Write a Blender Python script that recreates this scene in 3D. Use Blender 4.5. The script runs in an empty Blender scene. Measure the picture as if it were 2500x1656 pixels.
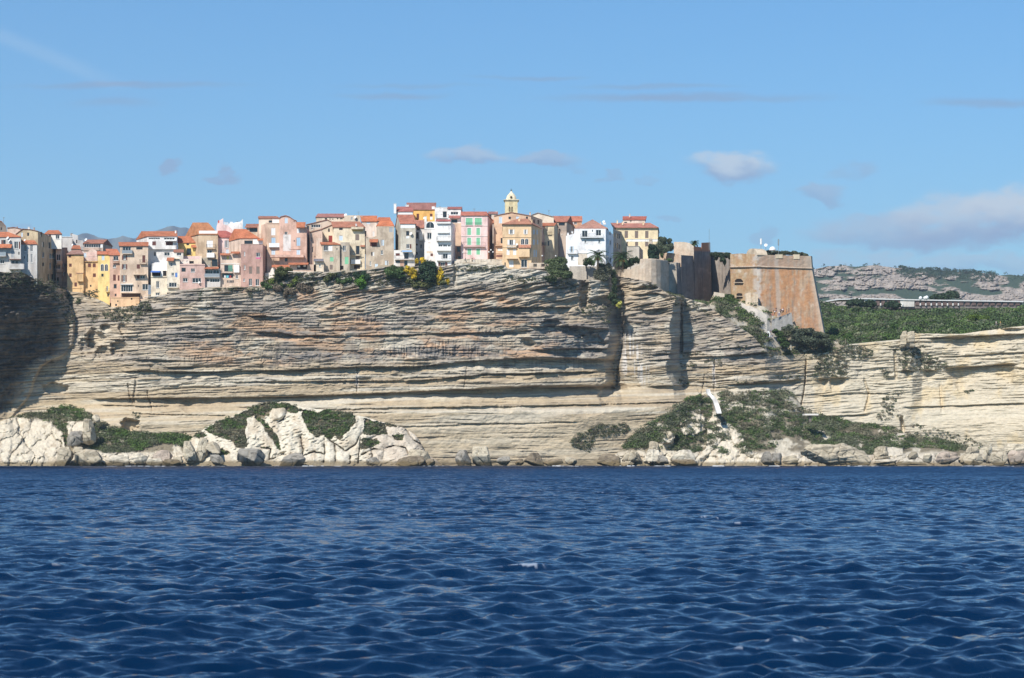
# Citadel town on limestone sea cliffs, built from the photograph.
import bpy, math, random
import numpy as np
from mathutils import Vector, Matrix, noise as mnoise
RNG = random.Random(11)
F, CX, YH, CH = 5180.0, 1250.0, 1104.0, 4.5      # focal length in photo pixels, principal column, horizon row, eye height (m)
COL = bpy.context.scene.collection
SC = bpy.context.scene

def P(px, py, Y):
    """world point seen at photo pixel (px, py) when it stands Y metres out"""
    return Vector(((px - CX) * Y / F, Y, CH + (YH - py) * Y / F))
CROPS = {'A': (0, 500, 5.6), 'B': (300, 500, 5.6), 'C': (600, 480, 5.6), 'D': (900, 440, 5.6), 'E': (1180, 440, 5.6), 'F': (1480, 500, 5.6),
         'G': (1700, 560, 5.226), 'H': (2000, 600, 3.92), 'I': (0, 650, 3.1357), 'J': (600, 650, 3.1357), 'K': (1250, 650, 3.1357), 'L': (1800, 750, 3.381), 'S': (0, 0, 1.0)}
def cx_(c, x): return CROPS[c][0] + x / CROPS[c][2]
def cy_(c, y): return CROPS[c][1] + y / CROPS[c][2]

# ---------------------------------------------------------------- noise
def _h(a, b, seed):
    n = (a * 374761393 + b * 668265263 + seed * 982451653) & 0xffffffff
    n = ((n ^ (n >> 13)) * 1274126177) & 0xffffffff
    return ((n ^ (n >> 16)) & 0xffff) / 65535.0
def vn(x, y, seed=0):
    xi = np.floor(x).astype(np.int64); yi = np.floor(y).astype(np.int64)
    u = x - xi; v = y - yi
    u = u * u * (3 - 2 * u); v = v * v * (3 - 2 * v)
    a = _h(xi, yi, seed); b = _h(xi + 1, yi, seed); c = _h(xi, yi + 1, seed); d = _h(xi + 1, yi + 1, seed)
    return (a + (b - a) * u) * (1 - v) + (c + (d - c) * u) * v
def fbm(x, y, seed=0, o=4):
    s = np.zeros_like(x); a = 0.5; t = 0
    for k in range(o):
        s += a * vn(x * 2 ** k, y * 2 ** k, seed + k * 17); t += a; a *= 0.5
    return s / t
def sst(a, b, x):
    t = np.clip((x - a) / (b - a), 0, 1); return t * t * (3 - 2 * t)
def poly(pts, x):
    p = np.array(pts, float); return np.interp(x, p[:, 0], p[:, 1])
def cells(x, y, seed, jit=0.9):
    """Voronoi: nearest distance, gap to second nearest, cell value"""
    xi = np.floor(x).astype(np.int64); yi = np.floor(y).astype(np.int64)
    f1 = np.full(x.shape, 9.0); f2 = np.full(x.shape, 9.0); cv = np.zeros(x.shape)
    for i in (-1, 0, 1):
        for j in (-1, 0, 1):
            a = xi + i; b = yi + j
            ox = a + 0.5 + jit * (_h(a, b, seed) - .5); oy = b + 0.5 + jit * (_h(a, b, seed + 5) - .5)
            d = np.hypot(x - ox, y - oy); c = _h(a, b, seed + 9)
            near = d < f1
            f2 = np.where(near, f1, np.minimum(f2, d)); cv = np.where(near, c, cv); f1 = np.where(near, d, f1)
    return f1, f2 - f1, cv
def in_poly(pts, x, y):
    r = np.zeros(x.shape, bool); n = len(pts)
    for i in range(n):
        x0, y0 = pts[i]; x1, y1 = pts[(i + 1) % n]
        if y0 == y1: continue
        c = ((y0 > y) != (y1 > y)) & (x < (x1 - x0) * (y - y0) / (y1 - y0) + x0)
        r ^= c
    return r

# ---------------------------------------------------------------- meshes
def link(o, parent=None):
    COL.objects.link(o)
    if parent is not None: o.parent = parent
    return o
def tag(o, label=None, cat=None, group=None, kind=None):
    if label: o['label'] = label
    if cat: o['category'] = cat
    if group: o['group'] = group
    if kind: o['kind'] = kind
    return o
def thing(name, label, cat, loc=(0, 0, 0), group=None):
    o = bpy.data.objects.new(name, None); o.location = loc; o.empty_display_size = .5
    link(o); return tag(o, label, cat, group)
def np_mesh(name, V, Q, mat, cols=None, smooth=True, parent=None, loc=None):
    """mesh object from numpy vertices and quads, with an optional point colour"""
    me = bpy.data.meshes.new(name)
    V = np.asarray(V, np.float32)
    if loc is not None: V = V - np.array(loc, np.float32)
    k = Q.shape[1]
    me.vertices.add(len(V)); me.vertices.foreach_set('co', V.ravel())
    me.loops.add(Q.size); me.loops.foreach_set('vertex_index', Q.ravel().astype(np.int32))
    me.polygons.add(len(Q)); me.polygons.foreach_set('loop_start', np.arange(0, Q.size, k, dtype=np.int32))
    me.polygons.foreach_set('use_smooth', np.full(len(Q), smooth))
    if cols is not None:
        a = me.color_attributes.new('Col', 'FLOAT_COLOR', 'POINT')
        c = np.ones((len(V), 4), np.float32); c[:, :3] = cols
        a.data.foreach_set('color', c.ravel())
    me.update(calc_edges=True); me.materials.append(mat)
    o = bpy.data.objects.new(name, me)
    if loc is not None and parent is None: o.location = loc
    return link(o, parent)
def grid_quads(nr, nc):
    i = np.arange(nr - 1)[:, None] * nc + np.arange(nc - 1)[None, :]
    return np.stack([i, i + 1, i + nc + 1, i + nc], -1).reshape(-1, 4)
def ray_pts(x, y, Y):
    return np.stack([(x - CX) * Y / F, Y + 0 * x, CH + (YH - y) * Y / F], -1).reshape(-1, 3)
class MB:
    def __init__(s): s.v = []; s.f = []; s.m = []
    def poly(s, pts, m=0):
        b = len(s.v); s.v += [tuple(p) for p in pts]; s.f.append(tuple(range(b, b + len(pts)))); s.m.append(m)
    def hexa(s, p, m=0):
        """8 points: bottom ring 0-3, top ring 4-7"""
        b = len(s.v); s.v += [tuple(q) for q in p]
        for f in ((0, 3, 2, 1), (4, 5, 6, 7), (0, 1, 5, 4), (1, 2, 6, 5), (2, 3, 7, 6), (3, 0, 4, 7)):
            s.f.append(tuple(b + i for i in f)); s.m.append(m)
    def box(s, a, c, m=0):
        x0, y0, z0 = a; x1, y1, z1 = c
        s.hexa([(x0, y0, z0), (x1, y0, z0), (x1, y1, z0), (x0, y1, z0), (x0, y0, z1), (x1, y0, z1), (x1, y1, z1), (x0, y1, z1)], m)
    def bar(s, a, c, r, n=5, r2=None, m=0, cap=True):
        a = Vector(a); c = Vector(c); d = (c - a)
        if d.length < 1e-6: return
        d.normalize(); u = d.orthogonal().normalized(); w = d.cross(u); b = len(s.v); r2 = r if r2 is None else r2
        for q, rr in ((a, r), (c, r2)):
            for i in range(n):
                t = 2 * math.pi * i / n; s.v.append(tuple(q + rr * (math.cos(t) * u + math.sin(t) * w)))
        for i in range(n):
            j = (i + 1) % n; s.f.append((b + i, b + j, b + n + j, b + n + i)); s.m.append(m)
        if cap:
            s.f.append(tuple(b + i for i in reversed(range(n)))); s.m.append(m)
            s.f.append(tuple(b + n + i for i in range(n))); s.m.append(m)
    def lathe(s, c, prof, n=12, m=0):
        b = len(s.v); k = len(prof)
        for (r, z) in prof:
            for i in range(n):
                t = 2 * math.pi * i / n; s.v.append((c[0] + r * math.cos(t), c[1] + r * math.sin(t), c[2] + z))
        for j in range(k - 1):
            for i in range(n):
                q = (i + 1) % n; s.f.append((b + j * n + i, b + j * n + q, b + (j + 1) * n + q, b + (j + 1) * n + i)); s.m.append(m)
        s.f.append(tuple(b + i for i in reversed(range(n)))); s.m.append(m)
        s.f.append(tuple(b + (k - 1) * n + i for i in range(n))); s.m.append(m)
    def build(s, name, mats, parent=None, org=(0, 0, 0), smooth=False):
        me = bpy.data.meshes.new(name); ox, oy, oz = org
        me.from_pydata([(x - ox, y - oy, z - oz) for x, y, z in s.v], [], s.f)
        for m in (mats if isinstance(mats, (list, tuple)) else [mats]): me.materials.append(m)
        me.polygons.foreach_set('material_index', s.m)
        if smooth: me.polygons.foreach_set('use_smooth', [True] * len(s.f))
        me.update()
        o = bpy.data.objects.new(name, me)
        return link(o, parent)
def copy_tree(o, parent=None):
    c = o.copy(); link(c, parent)
    for ch in list(o.children): copy_tree(ch, c)
    return c

# ---------------------------------------------------------------- materials
def mat(name):
    m = bpy.data.materials.new(name); m.use_nodes = True
    nt = m.node_tree; b = nt.nodes['Principled BSDF']
    return m, nt, b
def N(nt, t, **kw):
    n = nt.nodes.new(t)
    for k, v in kw.items():
        if k in n.inputs: n.inputs[k].default_value = v
        else: setattr(n, k, v)
    return n
def flat_mat(name, c, rough=.7, metal=0, spec=.3):
    m, nt, b = mat(name); b.inputs['Base Color'].default_value = (*c, 1); b.inputs['Roughness'].default_value = rough
    b.inputs['Metallic'].default_value = metal; b.inputs['Specular IOR Level'].default_value = spec
    return m
def mixc(nt, a, b, fac, mode='MIX'):
    n = nt.nodes.new('ShaderNodeMix'); n.data_type = 'RGBA'; n.blend_type = mode
    for s, v in ((n.inputs['Factor'], fac), (n.inputs['A'], a), (n.inputs['B'], b)):
        if isinstance(v, bpy.types.NodeSocket): nt.links.new(v, s)
        else: s.default_value = v if s.name == 'Factor' else (*v, 1)
    return n.outputs['Result']
def math_(nt, op, a, b=None, c=None, clamp=False):
    n = nt.nodes.new('ShaderNodeMath'); n.operation = op; n.use_clamp = clamp
    for i, v in enumerate((a, b, c)):
        if v is None: continue
        if isinstance(v, bpy.types.NodeSocket): nt.links.new(v, n.inputs[i])
        else: n.inputs[i].default_value = v
    return n.outputs[0]
def ramp(nt, fac, a, b):
    n = nt.nodes.new('ShaderNodeMapRange'); n.inputs['From Min'].default_value = a; n.inputs['From Max'].default_value = b
    n.interpolation_type = 'SMOOTHSTEP'; nt.links.new(fac, n.inputs['Value']); return n.outputs['Result']
def scaled_noise(nt, sx, sy, sz, detail=4, rough=.6, coord='pos', scale=1.0):
    if coord == 'pos': src = N(nt, 'ShaderNodeNewGeometry').outputs['Position']
    else: src = N(nt, 'ShaderNodeTexCoord').outputs['Object']
    mp = N(nt, 'ShaderNodeMapping'); mp.inputs['Scale'].default_value = (sx, sy, sz); nt.links.new(src, mp.inputs['Vector'])
    n = N(nt, 'ShaderNodeTexNoise', Scale=scale, Detail=detail, Roughness=rough); nt.links.new(mp.outputs[0], n.inputs['Vector'])
    return n.outputs['Fac']
def bump(nt, b, h, strength=.5, dist=.1):
    n = N(nt, 'ShaderNodeBump', Strength=strength, Distance=dist); nt.links.new(h, n.inputs['Height']); nt.links.new(n.outputs[0], b.inputs['Normal'])

def rock_mat(name, sz=3.0, bstr=.6, vary=.35):
    m, nt, b = mat(name); a = N(nt, 'ShaderNodeVertexColor', layer_name='Col')
    n1 = scaled_noise(nt, .5, .5, sz, 5, .65); n2 = scaled_noise(nt, 1.6, 1.6, 2.4, 4, .7)
    v = math_(nt, 'ADD', math_(nt, 'MULTIPLY', n1, vary * 1.4), 1 - vary * .7)
    v2 = math_(nt, 'ADD', math_(nt, 'MULTIPLY', n2, vary), 1 - vary * .5)
    c = N(nt, 'ShaderNodeVectorMath', operation='SCALE'); nt.links.new(a.outputs['Color'], c.inputs[0]); nt.links.new(math_(nt, 'MULTIPLY', v, v2), c.inputs['Scale'])
    nt.links.new(c.outputs[0], b.inputs['Base Color']); b.inputs['Roughness'].default_value = .95; b.inputs['Specular IOR Level'].default_value = .15
    bump(nt, b, math_(nt, 'ADD', n1, math_(nt, 'MULTIPLY', n2, .6)), bstr, .35)
    return m
def leaf_mat(name):
    m, nt, b = mat(name); a = N(nt, 'ShaderNodeVertexColor', layer_name='Col')
    nt.links.new(a.outputs['Color'], b.inputs['Base Color']); b.inputs['Roughness'].default_value = .6; b.inputs['Specular IOR Level'].default_value = .25
    return m
M_CLIFF = rock_mat('limestone_cliff'); M_ROCK = rock_mat('pale_boulder_rock', 1.5, .8, .3); M_SOIL = rock_mat('stony_soil', .6, .8, .4)
M_LEAF = leaf_mat('leaves'); M_HILL = rock_mat('granite_hillside', .4, .3, .25)

# ---------------------------------------------------------------- camera and daylight
cam = bpy.data.cameras.new('camera'); co = bpy.data.objects.new('camera', cam); link(co)
co.location = (0, 0, CH); co.rotation_euler = (math.pi / 2, 0, 0)
cam.sensor_width = 36; cam.lens = F / 2500 * 36; cam.shift_y = (YH - 828) / 2500; cam.clip_start = 1; cam.clip_end = 40000
cam.dof.use_dof = True; cam.dof.focus_distance = 640; cam.dof.aperture_fstop = 2.0
SC.camera = co
SUN_EL, SUN_AZ = math.radians(43), math.radians(29)      # azimuth: to the left of straight behind the camera
to_sun = Vector((-math.sin(SUN_AZ) * math.cos(SUN_EL), -math.cos(SUN_AZ) * math.cos(SUN_EL), math.sin(SUN_EL)))
sl = bpy.data.lights.new('sun', 'SUN'); sl.energy = 5.0; sl.angle = math.radians(.53); sl.color = (1, .94, .85)
so = bpy.data.objects.new('sun', sl); link(so); so.rotation_euler = to_sun.to_track_quat('Z', 'Y').to_euler(); so.location = (-200, -200, 300)

w = bpy.data.worlds.new('World'); SC.world = w; w.use_nodes = True; nt = w.node_tree
bg = nt.nodes['Background']; bg.inputs['Strength'].default_value = .085
sky = N(nt, 'ShaderNodeTexSky', sky_type='NISHITA', sun_disc=False); sky.sun_elevation = SUN_EL
sky.sun_rotation = math.atan2(to_sun.x, to_sun.y); sky.altitude = 0; sky.air_density = 1.0; sky.dust_density = .1; sky.ozone_density = 3.0
tc = N(nt, 'ShaderNodeTexCoord'); sp = N(nt, 'ShaderNodeSeparateXYZ'); nt.links.new(tc.outputs['Generated'], sp.inputs[0])
yy = math_(nt, 'MAXIMUM', sp.outputs['Y'], .05)
U = math_(nt, 'DIVIDE', sp.outputs['X'], yy); V_ = math_(nt, 'DIVIDE', sp.outputs['Z'], yy)
cb = N(nt, 'ShaderNodeCombineXYZ'); nt.links.new(U, cb.inputs[0]); nt.links.new(V_, cb.inputs[1])
def wn(sx, sy, detail, seed):
    mp = N(nt, 'ShaderNodeMapping'); mp.inputs['Scale'].default_value = (sx, sy, 1); mp.inputs['Location'].default_value = (seed, seed * .7, 0)
    nt.links.new(cb.outputs[0], mp.inputs[0]); n = N(nt, 'ShaderNodeTexNoise', Scale=1.0, Detail=detail, Roughness=.55); nt.links.new(mp.outputs[0], n.inputs[0]); return n
warp = wn(40, 70, 4, 3.3)
wv = N(nt, 'ShaderNodeVectorMath', operation='SUBTRACT'); nt.links.new(warp.outputs['Color'], wv.inputs[0]); wv.inputs[1].default_value = (.5, .5, .5)
ws = N(nt, 'ShaderNodeVectorMath', operation='SCALE'); nt.links.new(wv.outputs[0], ws.inputs[0]); ws.inputs['Scale'].default_value = .024
wa = N(nt, 'ShaderNodeVectorMath', operation='ADD'); nt.links.new(cb.outputs[0], wa.inputs[0]); nt.links.new(ws.outputs[0], wa.inputs[1])
WSEP = N(nt, 'ShaderNodeSeparateXYZ'); nt.links.new(wa.outputs[0], WSEP.inputs[0])
ws2 = N(nt, 'ShaderNodeVectorMath', operation='SCALE'); nt.links.new(wv.outputs[0], ws2.inputs[0]); ws2.inputs['Scale'].default_value = .006
wa2 = N(nt, 'ShaderNodeVectorMath', operation='ADD'); nt.links.new(cb.outputs[0], wa2.inputs[0]); nt.links.new(ws2.outputs[0], wa2.inputs[1])
def cloud(cx, cy, rx, ry, dens, white=0.0, st=0):
    u0, v0 = (cx - CX) / F, (YH - cy) / F
    s1 = N(nt, 'ShaderNodeVectorMath', operation='SUBTRACT'); nt.links.new((wa2 if st else wa).outputs[0], s1.inputs[0]); s1.inputs[1].default_value = (u0, v0, 0)
    s2 = N(nt, 'ShaderNodeVectorMath', operation='MULTIPLY'); nt.links.new(s1.outputs[0], s2.inputs[0]); s2.inputs[1].default_value = (F / rx, F / ry, 0)
    ln = N(nt, 'ShaderNodeVectorMath', operation='LENGTH'); nt.links.new(s2.outputs[0], ln.inputs[0])
    mr = N(nt, 'ShaderNodeMapRange', interpolation_type='SMOOTHSTEP'); nt.links.new(ln.outputs['Value'], mr.inputs['Value'])
    for k, v in (('From Min', 1.15 if st else 1.12), ('From Max', .15 if st else .62), ('To Min', 0), ('To Max', dens)): mr.inputs[k].default_value = v
    sv = N(nt, 'ShaderNodeSeparateXYZ'); nt.links.new(s2.outputs[0], sv.inputs[0])
    lit = math_(nt, 'MULTIPLY', ramp(nt, sv.outputs['Y'], -.75, .35), white)
    return mr.outputs[0], lit
soft = ramp(nt, wn(55, 95, 6, 1.7).outputs['Fac'], .28, .52)
strk = ramp(nt, wn(9, 75, 5, 8.1).outputs['Fac'], .3, .58)
hs = N(nt, 'ShaderNodeHueSaturation', Saturation=1.28, Value=1.02); nt.links.new(sky.outputs['Color'], hs.inputs['Color']); c = mixc(nt, hs.outputs['Color'], (.74, 1.13, 1.25), 1.0, 'MULTIPLY')
GREY, WHITE = (2.5, 4.0, 6.5), (7.0, 7.9, 8.6)
CLOUDS = [(1140, 385, 110, 30, .75, .5, 0), (1330, 392, 100, 24, .7, .35, 0), (1480, 425, 45, 10, .5, .1, 0), (1580, 420, 32, 13, .55, .1, 0), (1790, 402, 105, 40, .9, .85, 0), (2000, 465, 75, 26, .65, .3, 0), (2080, 415, 52, 20, .5, .15, 0),
          (418, 408, 30, 24, .8, .0, 0), (552, 421, 42, 17, .75, .0, 0), (2180, 560, 230, 50, .7, .5, 0), (2330, 535, 190, 70, .8, .9, 0), (2470, 515, 130, 80, .95, 1.0, 0), (2250, 640, 420, 34, .5, .6, 0), (1870, 570, 40, 22, .4, .05, 0), (1640, 530, 40, 10, .4, 0, 0), (65, 545, 26, 14, .4, 0, 0),
          (330, 208, 330, 11, .75, 0, 1), (950, 234, 170, 9, .7, 0, 1), (1000, 212, 230, 7, .6, 0, 1), (1290, 190, 180, 7, .6, 0, 1), (1700, 238, 420, 14, .85, 0, 1), (1600, 212, 240, 8, .55, 0, 1), (2420, 250, 190, 15, .75, 0, 1), (280, 252, 130, 16, .45, 0, 1)]
for (x, y, rx, ry, d, wh, st) in CLOUDS:
    a, lit = cloud(x, y, rx, ry, d, wh, st)
    fac = math_(nt, 'MULTIPLY', a, math_(nt, 'ADD', math_(nt, 'MULTIPLY', strk if st else soft, .65), .35))
    c = mixc(nt, c, mixc(nt, (2.25, 3.5, 5.7) if st else GREY, WHITE, lit), fac)
# faint condensation trail
tl = math_(nt, 'ADD', math_(nt, 'SUBTRACT', V_, (YH - 95) / F), math_(nt, 'MULTIPLY', math_(nt, 'SUBTRACT', U, (20 - CX) / F), .42))
tr = math_(nt, 'MULTIPLY', ramp(nt, math_(nt, 'ABSOLUTE', tl), .006, .0005), ramp(nt, U, (370 - CX) / F, (150 - CX) / F))
c = mixc(nt, c, WHITE, math_(nt, 'MULTIPLY', tr, .13))
nt.links.new(c, bg.inputs['Color'])
vs = SC.view_settings; vs.view_transform = 'Standard'; vs.look = 'None'; vs.exposure = .38; vs.gamma = 1
SC.render.engine = 'CYCLES'; SC.cycles.max_bounces = 6; SC.cycles.use_denoising = True; SC.cycles.volume_bounces = 0

# ---------------------------------------------------------------- sea
def make_sea():
    Ys = [18.0]
    while Ys[-1] < 735: Ys.append(Ys[-1] + max(.10, min(.45 if Ys[-1] < 350 else .9, Ys[-1] * .0036)))
    Ys = np.array(Ys); nc = 900
    a = np.linspace(-.31, .31, nc)
    ek = 150 * (np.arange(1, 61) / 60.) ** 1.7; ex = np.concatenate([-ek[::-1], np.zeros(nc), ek]); a = np.concatenate([np.full(60, a[0]), a, np.full(60, a[-1])]); nc += 120
    Y = np.repeat(Ys[:, None], nc, 1); X = Y * a[None, :] + ex[None, :]
    dY = np.gradient(Ys)[:, None]; dX = np.gradient(X, axis=1)
    rs = np.random.RandomState(5); dx = np.zeros_like(X); dy = np.zeros_like(X); dz = np.zeros_like(X)
    n = 104; GR = [.5 + 1.0 * vn(X / (7 + 5 * q) + q * 3.1, Y / (7 + 5 * q) + q, q) for q in range(6)]
    for i in range(n):
        lam = .36 * (6.5 / .36) ** ((i + rs.rand()) / n)
        th = math.radians(-66) + rs.randn() * .85
        k = 2 * math.pi / lam; kx, ky = k * math.cos(th), k * math.sin(th)
        s = .060 if lam < 1.4 else (.034 if lam < 2.6 else (.026 if lam < 4.4 else .019)); A = s / k
        wgt = np.clip((lam / np.maximum(dY, dX * .7) - 2.0) / 2.0, 0, 1)
        ph = kx * X + ky * Y + rs.rand() * 6.283
        grp = GR[min(5, i * 6 // n)]
        sn, cs = np.sin(ph), np.cos(ph)
        dz += wgt * A * grp * cs; dx -= wgt * A * grp * sn * math.cos(th) * .5; dy -= wgt * A * grp * sn * math.sin(th) * .5
    V = np.stack([X + dx, Y + dy, dz], -1).reshape(-1, 3)
    m, nt, b = mat('sea_water')
    b.inputs['Base Color'].default_value = (.0009, .0135, .043, 1); b.inputs['Roughness'].default_value = .07; b.inputs['IOR'].default_value = 1.33; b.inputs['Specular IOR Level'].default_value = .34
    g = N(nt, 'ShaderNodeNewGeometry'); tot = g.outputs['Normal']
    for (sx, sy, kk) in ((1.1, 1.7, .30), (4.0, 6.0, .36), (11, 15, .22), (.06, .09, .10)):
        mp = N(nt, 'ShaderNodeMapping'); mp.inputs['Scale'].default_value = (sx, sy, 1); nt.links.new(g.outputs['Position'], mp.inputs['Vector'])
        nn = N(nt, 'ShaderNodeTexNoise', Scale=1.0, Detail=3.0, Roughness=.6); nt.links.new(mp.outputs[0], nn.inputs['Vector'])
        sb = N(nt, 'ShaderNodeVectorMath', operation='SUBTRACT'); nt.links.new(nn.outputs['Color'], sb.inputs[0]); sb.inputs[1].default_value = (.5, .5, .5)
        ml = N(nt, 'ShaderNodeVectorMath', operation='MULTIPLY'); nt.links.new(sb.outputs[0], ml.inputs[0]); ml.inputs[1].default_value = (kk, kk, 0)
        ad = N(nt, 'ShaderNodeVectorMath', operation='ADD'); nt.links.new(tot, ad.inputs[0]); nt.links.new(ml.outputs[0], ad.inputs[1]); tot = ad.outputs[0]
    ad = N(nt, 'ShaderNodeVectorMath', operation='ADD'); nt.links.new(tot, ad.inputs[0]); ps_ = N(nt, 'ShaderNodeSeparateXYZ'); nt.links.new(g.outputs['Position'], ps_.inputs[0]); cy_t = N(nt, 'ShaderNodeCombineXYZ'); nt.links.new(math_(nt, 'MULTIPLY_ADD', ramp(nt, ps_.outputs['Y'], 120, 560), -.15, -.06), cy_t.inputs[1]); nt.links.new(cy_t.outputs[0], ad.inputs[1]); tot = ad.outputs[0]      # the lee faces that show over the crests
    nz = N(nt, 'ShaderNodeVectorMath', operation='NORMALIZE'); nt.links.new(tot, nz.inputs[0]); nt.links.new(nz.outputs[0], b.inputs['Normal'])
    sg = dz.std(); fo = sst(1.55, 2.3, dz / sg + .9 * (fbm(X / 1.1, Y / 1.6, 77, 3) - .5)) * sst(.70, .76, fbm(X / 7, Y / 12, 78, 3)) * sst(.56, .66, fbm(X / .22, Y / .3, 79, 2)) * .55
    vc = N(nt, 'ShaderNodeVertexColor', layer_name='Col'); nt.links.new(mixc(nt, (.0009, .0135, .043), (.55, .60, .66), vc.outputs['Color']), b.inputs['Base Color'])
    o = np_mesh('sea', V, grid_quads(len(Ys), nc)[:, ::-1], m, np.repeat(fo.reshape(-1, 1), 3, 1)); tag(o, kind='structure')
    # the rest of the water, a still sheet just below, out to the sides and behind the boat
    q = MB(); q.poly([(-3000, -1500, -.6), (3000, -1500, -.6), (3000, 760, -.6), (-3000, 760, -.6)]); tag(q.build('sea', m), kind='structure')
make_sea()
# ---------------------------------------------------------------- the limestone cliff
TOP = [(-260, 668), (0, 664), (60, 668), (100, 690), (150, 706), (172, 714), (200, 716), (236, 730), (275, 750), (335, 748), (345, 736), (375, 725), (420, 716), (440, 709), (510, 703), (640, 701), (650, 684), (680, 672), (715, 666), (800, 664), (890, 661), (930, 653), (1020, 650), (1060, 651), (1104, 648), (1112, 642), (1230, 648),
       (1240, 656), (1320, 660), (1335, 664), (1350, 676), (1420, 684), (1480, 684), (1500, 672), (1590, 690), (1636, 720), (1660, 724), (1720, 742), (1760, 770), (1800, 795), (1840, 822), (1878, 866), (1900, 869), (2010, 862), (2100, 838), (2200, 832), (2212, 812), (2224, 808), (2240, 815), (2350, 815), (2500, 795), (2760, 770)]
BASE_UP = [(-260, 704), (160, 716), (200, 712), (260, 706), (330, 702), (500, 699), (900, 697), (1250, 697), (1330, 698), (1400, 702), (1450, 706), (1482, 710), (1506, 720), (1512, 720), (1528, 715), (1560, 712), (1640, 711), (1652, 715), (1668, 723), (1700, 723), (1800, 721), (1870, 724), (1900, 732), (1960, 737), (2100, 739), (2215, 737), (2240, 741), (2360, 738), (2500, 728), (2760, 712)]
BASE_LO = [(-260, 704), (60, 706), (200, 702), (300, 697), (500, 694), (900, 693), (1400, 694), (1600, 700), (1800, 716), (1900, 727), (2100, 734), (2300, 734), (2500, 724), (2760, 708)]
XE = [(690, 150), (705, 160), (750, 176), (787, 184), (840, 180), (867, 160), (882, 122), (895, 104), (930, 86), (965, 76), (1010, 40), (1040, 15), (1150, -30)]
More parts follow.
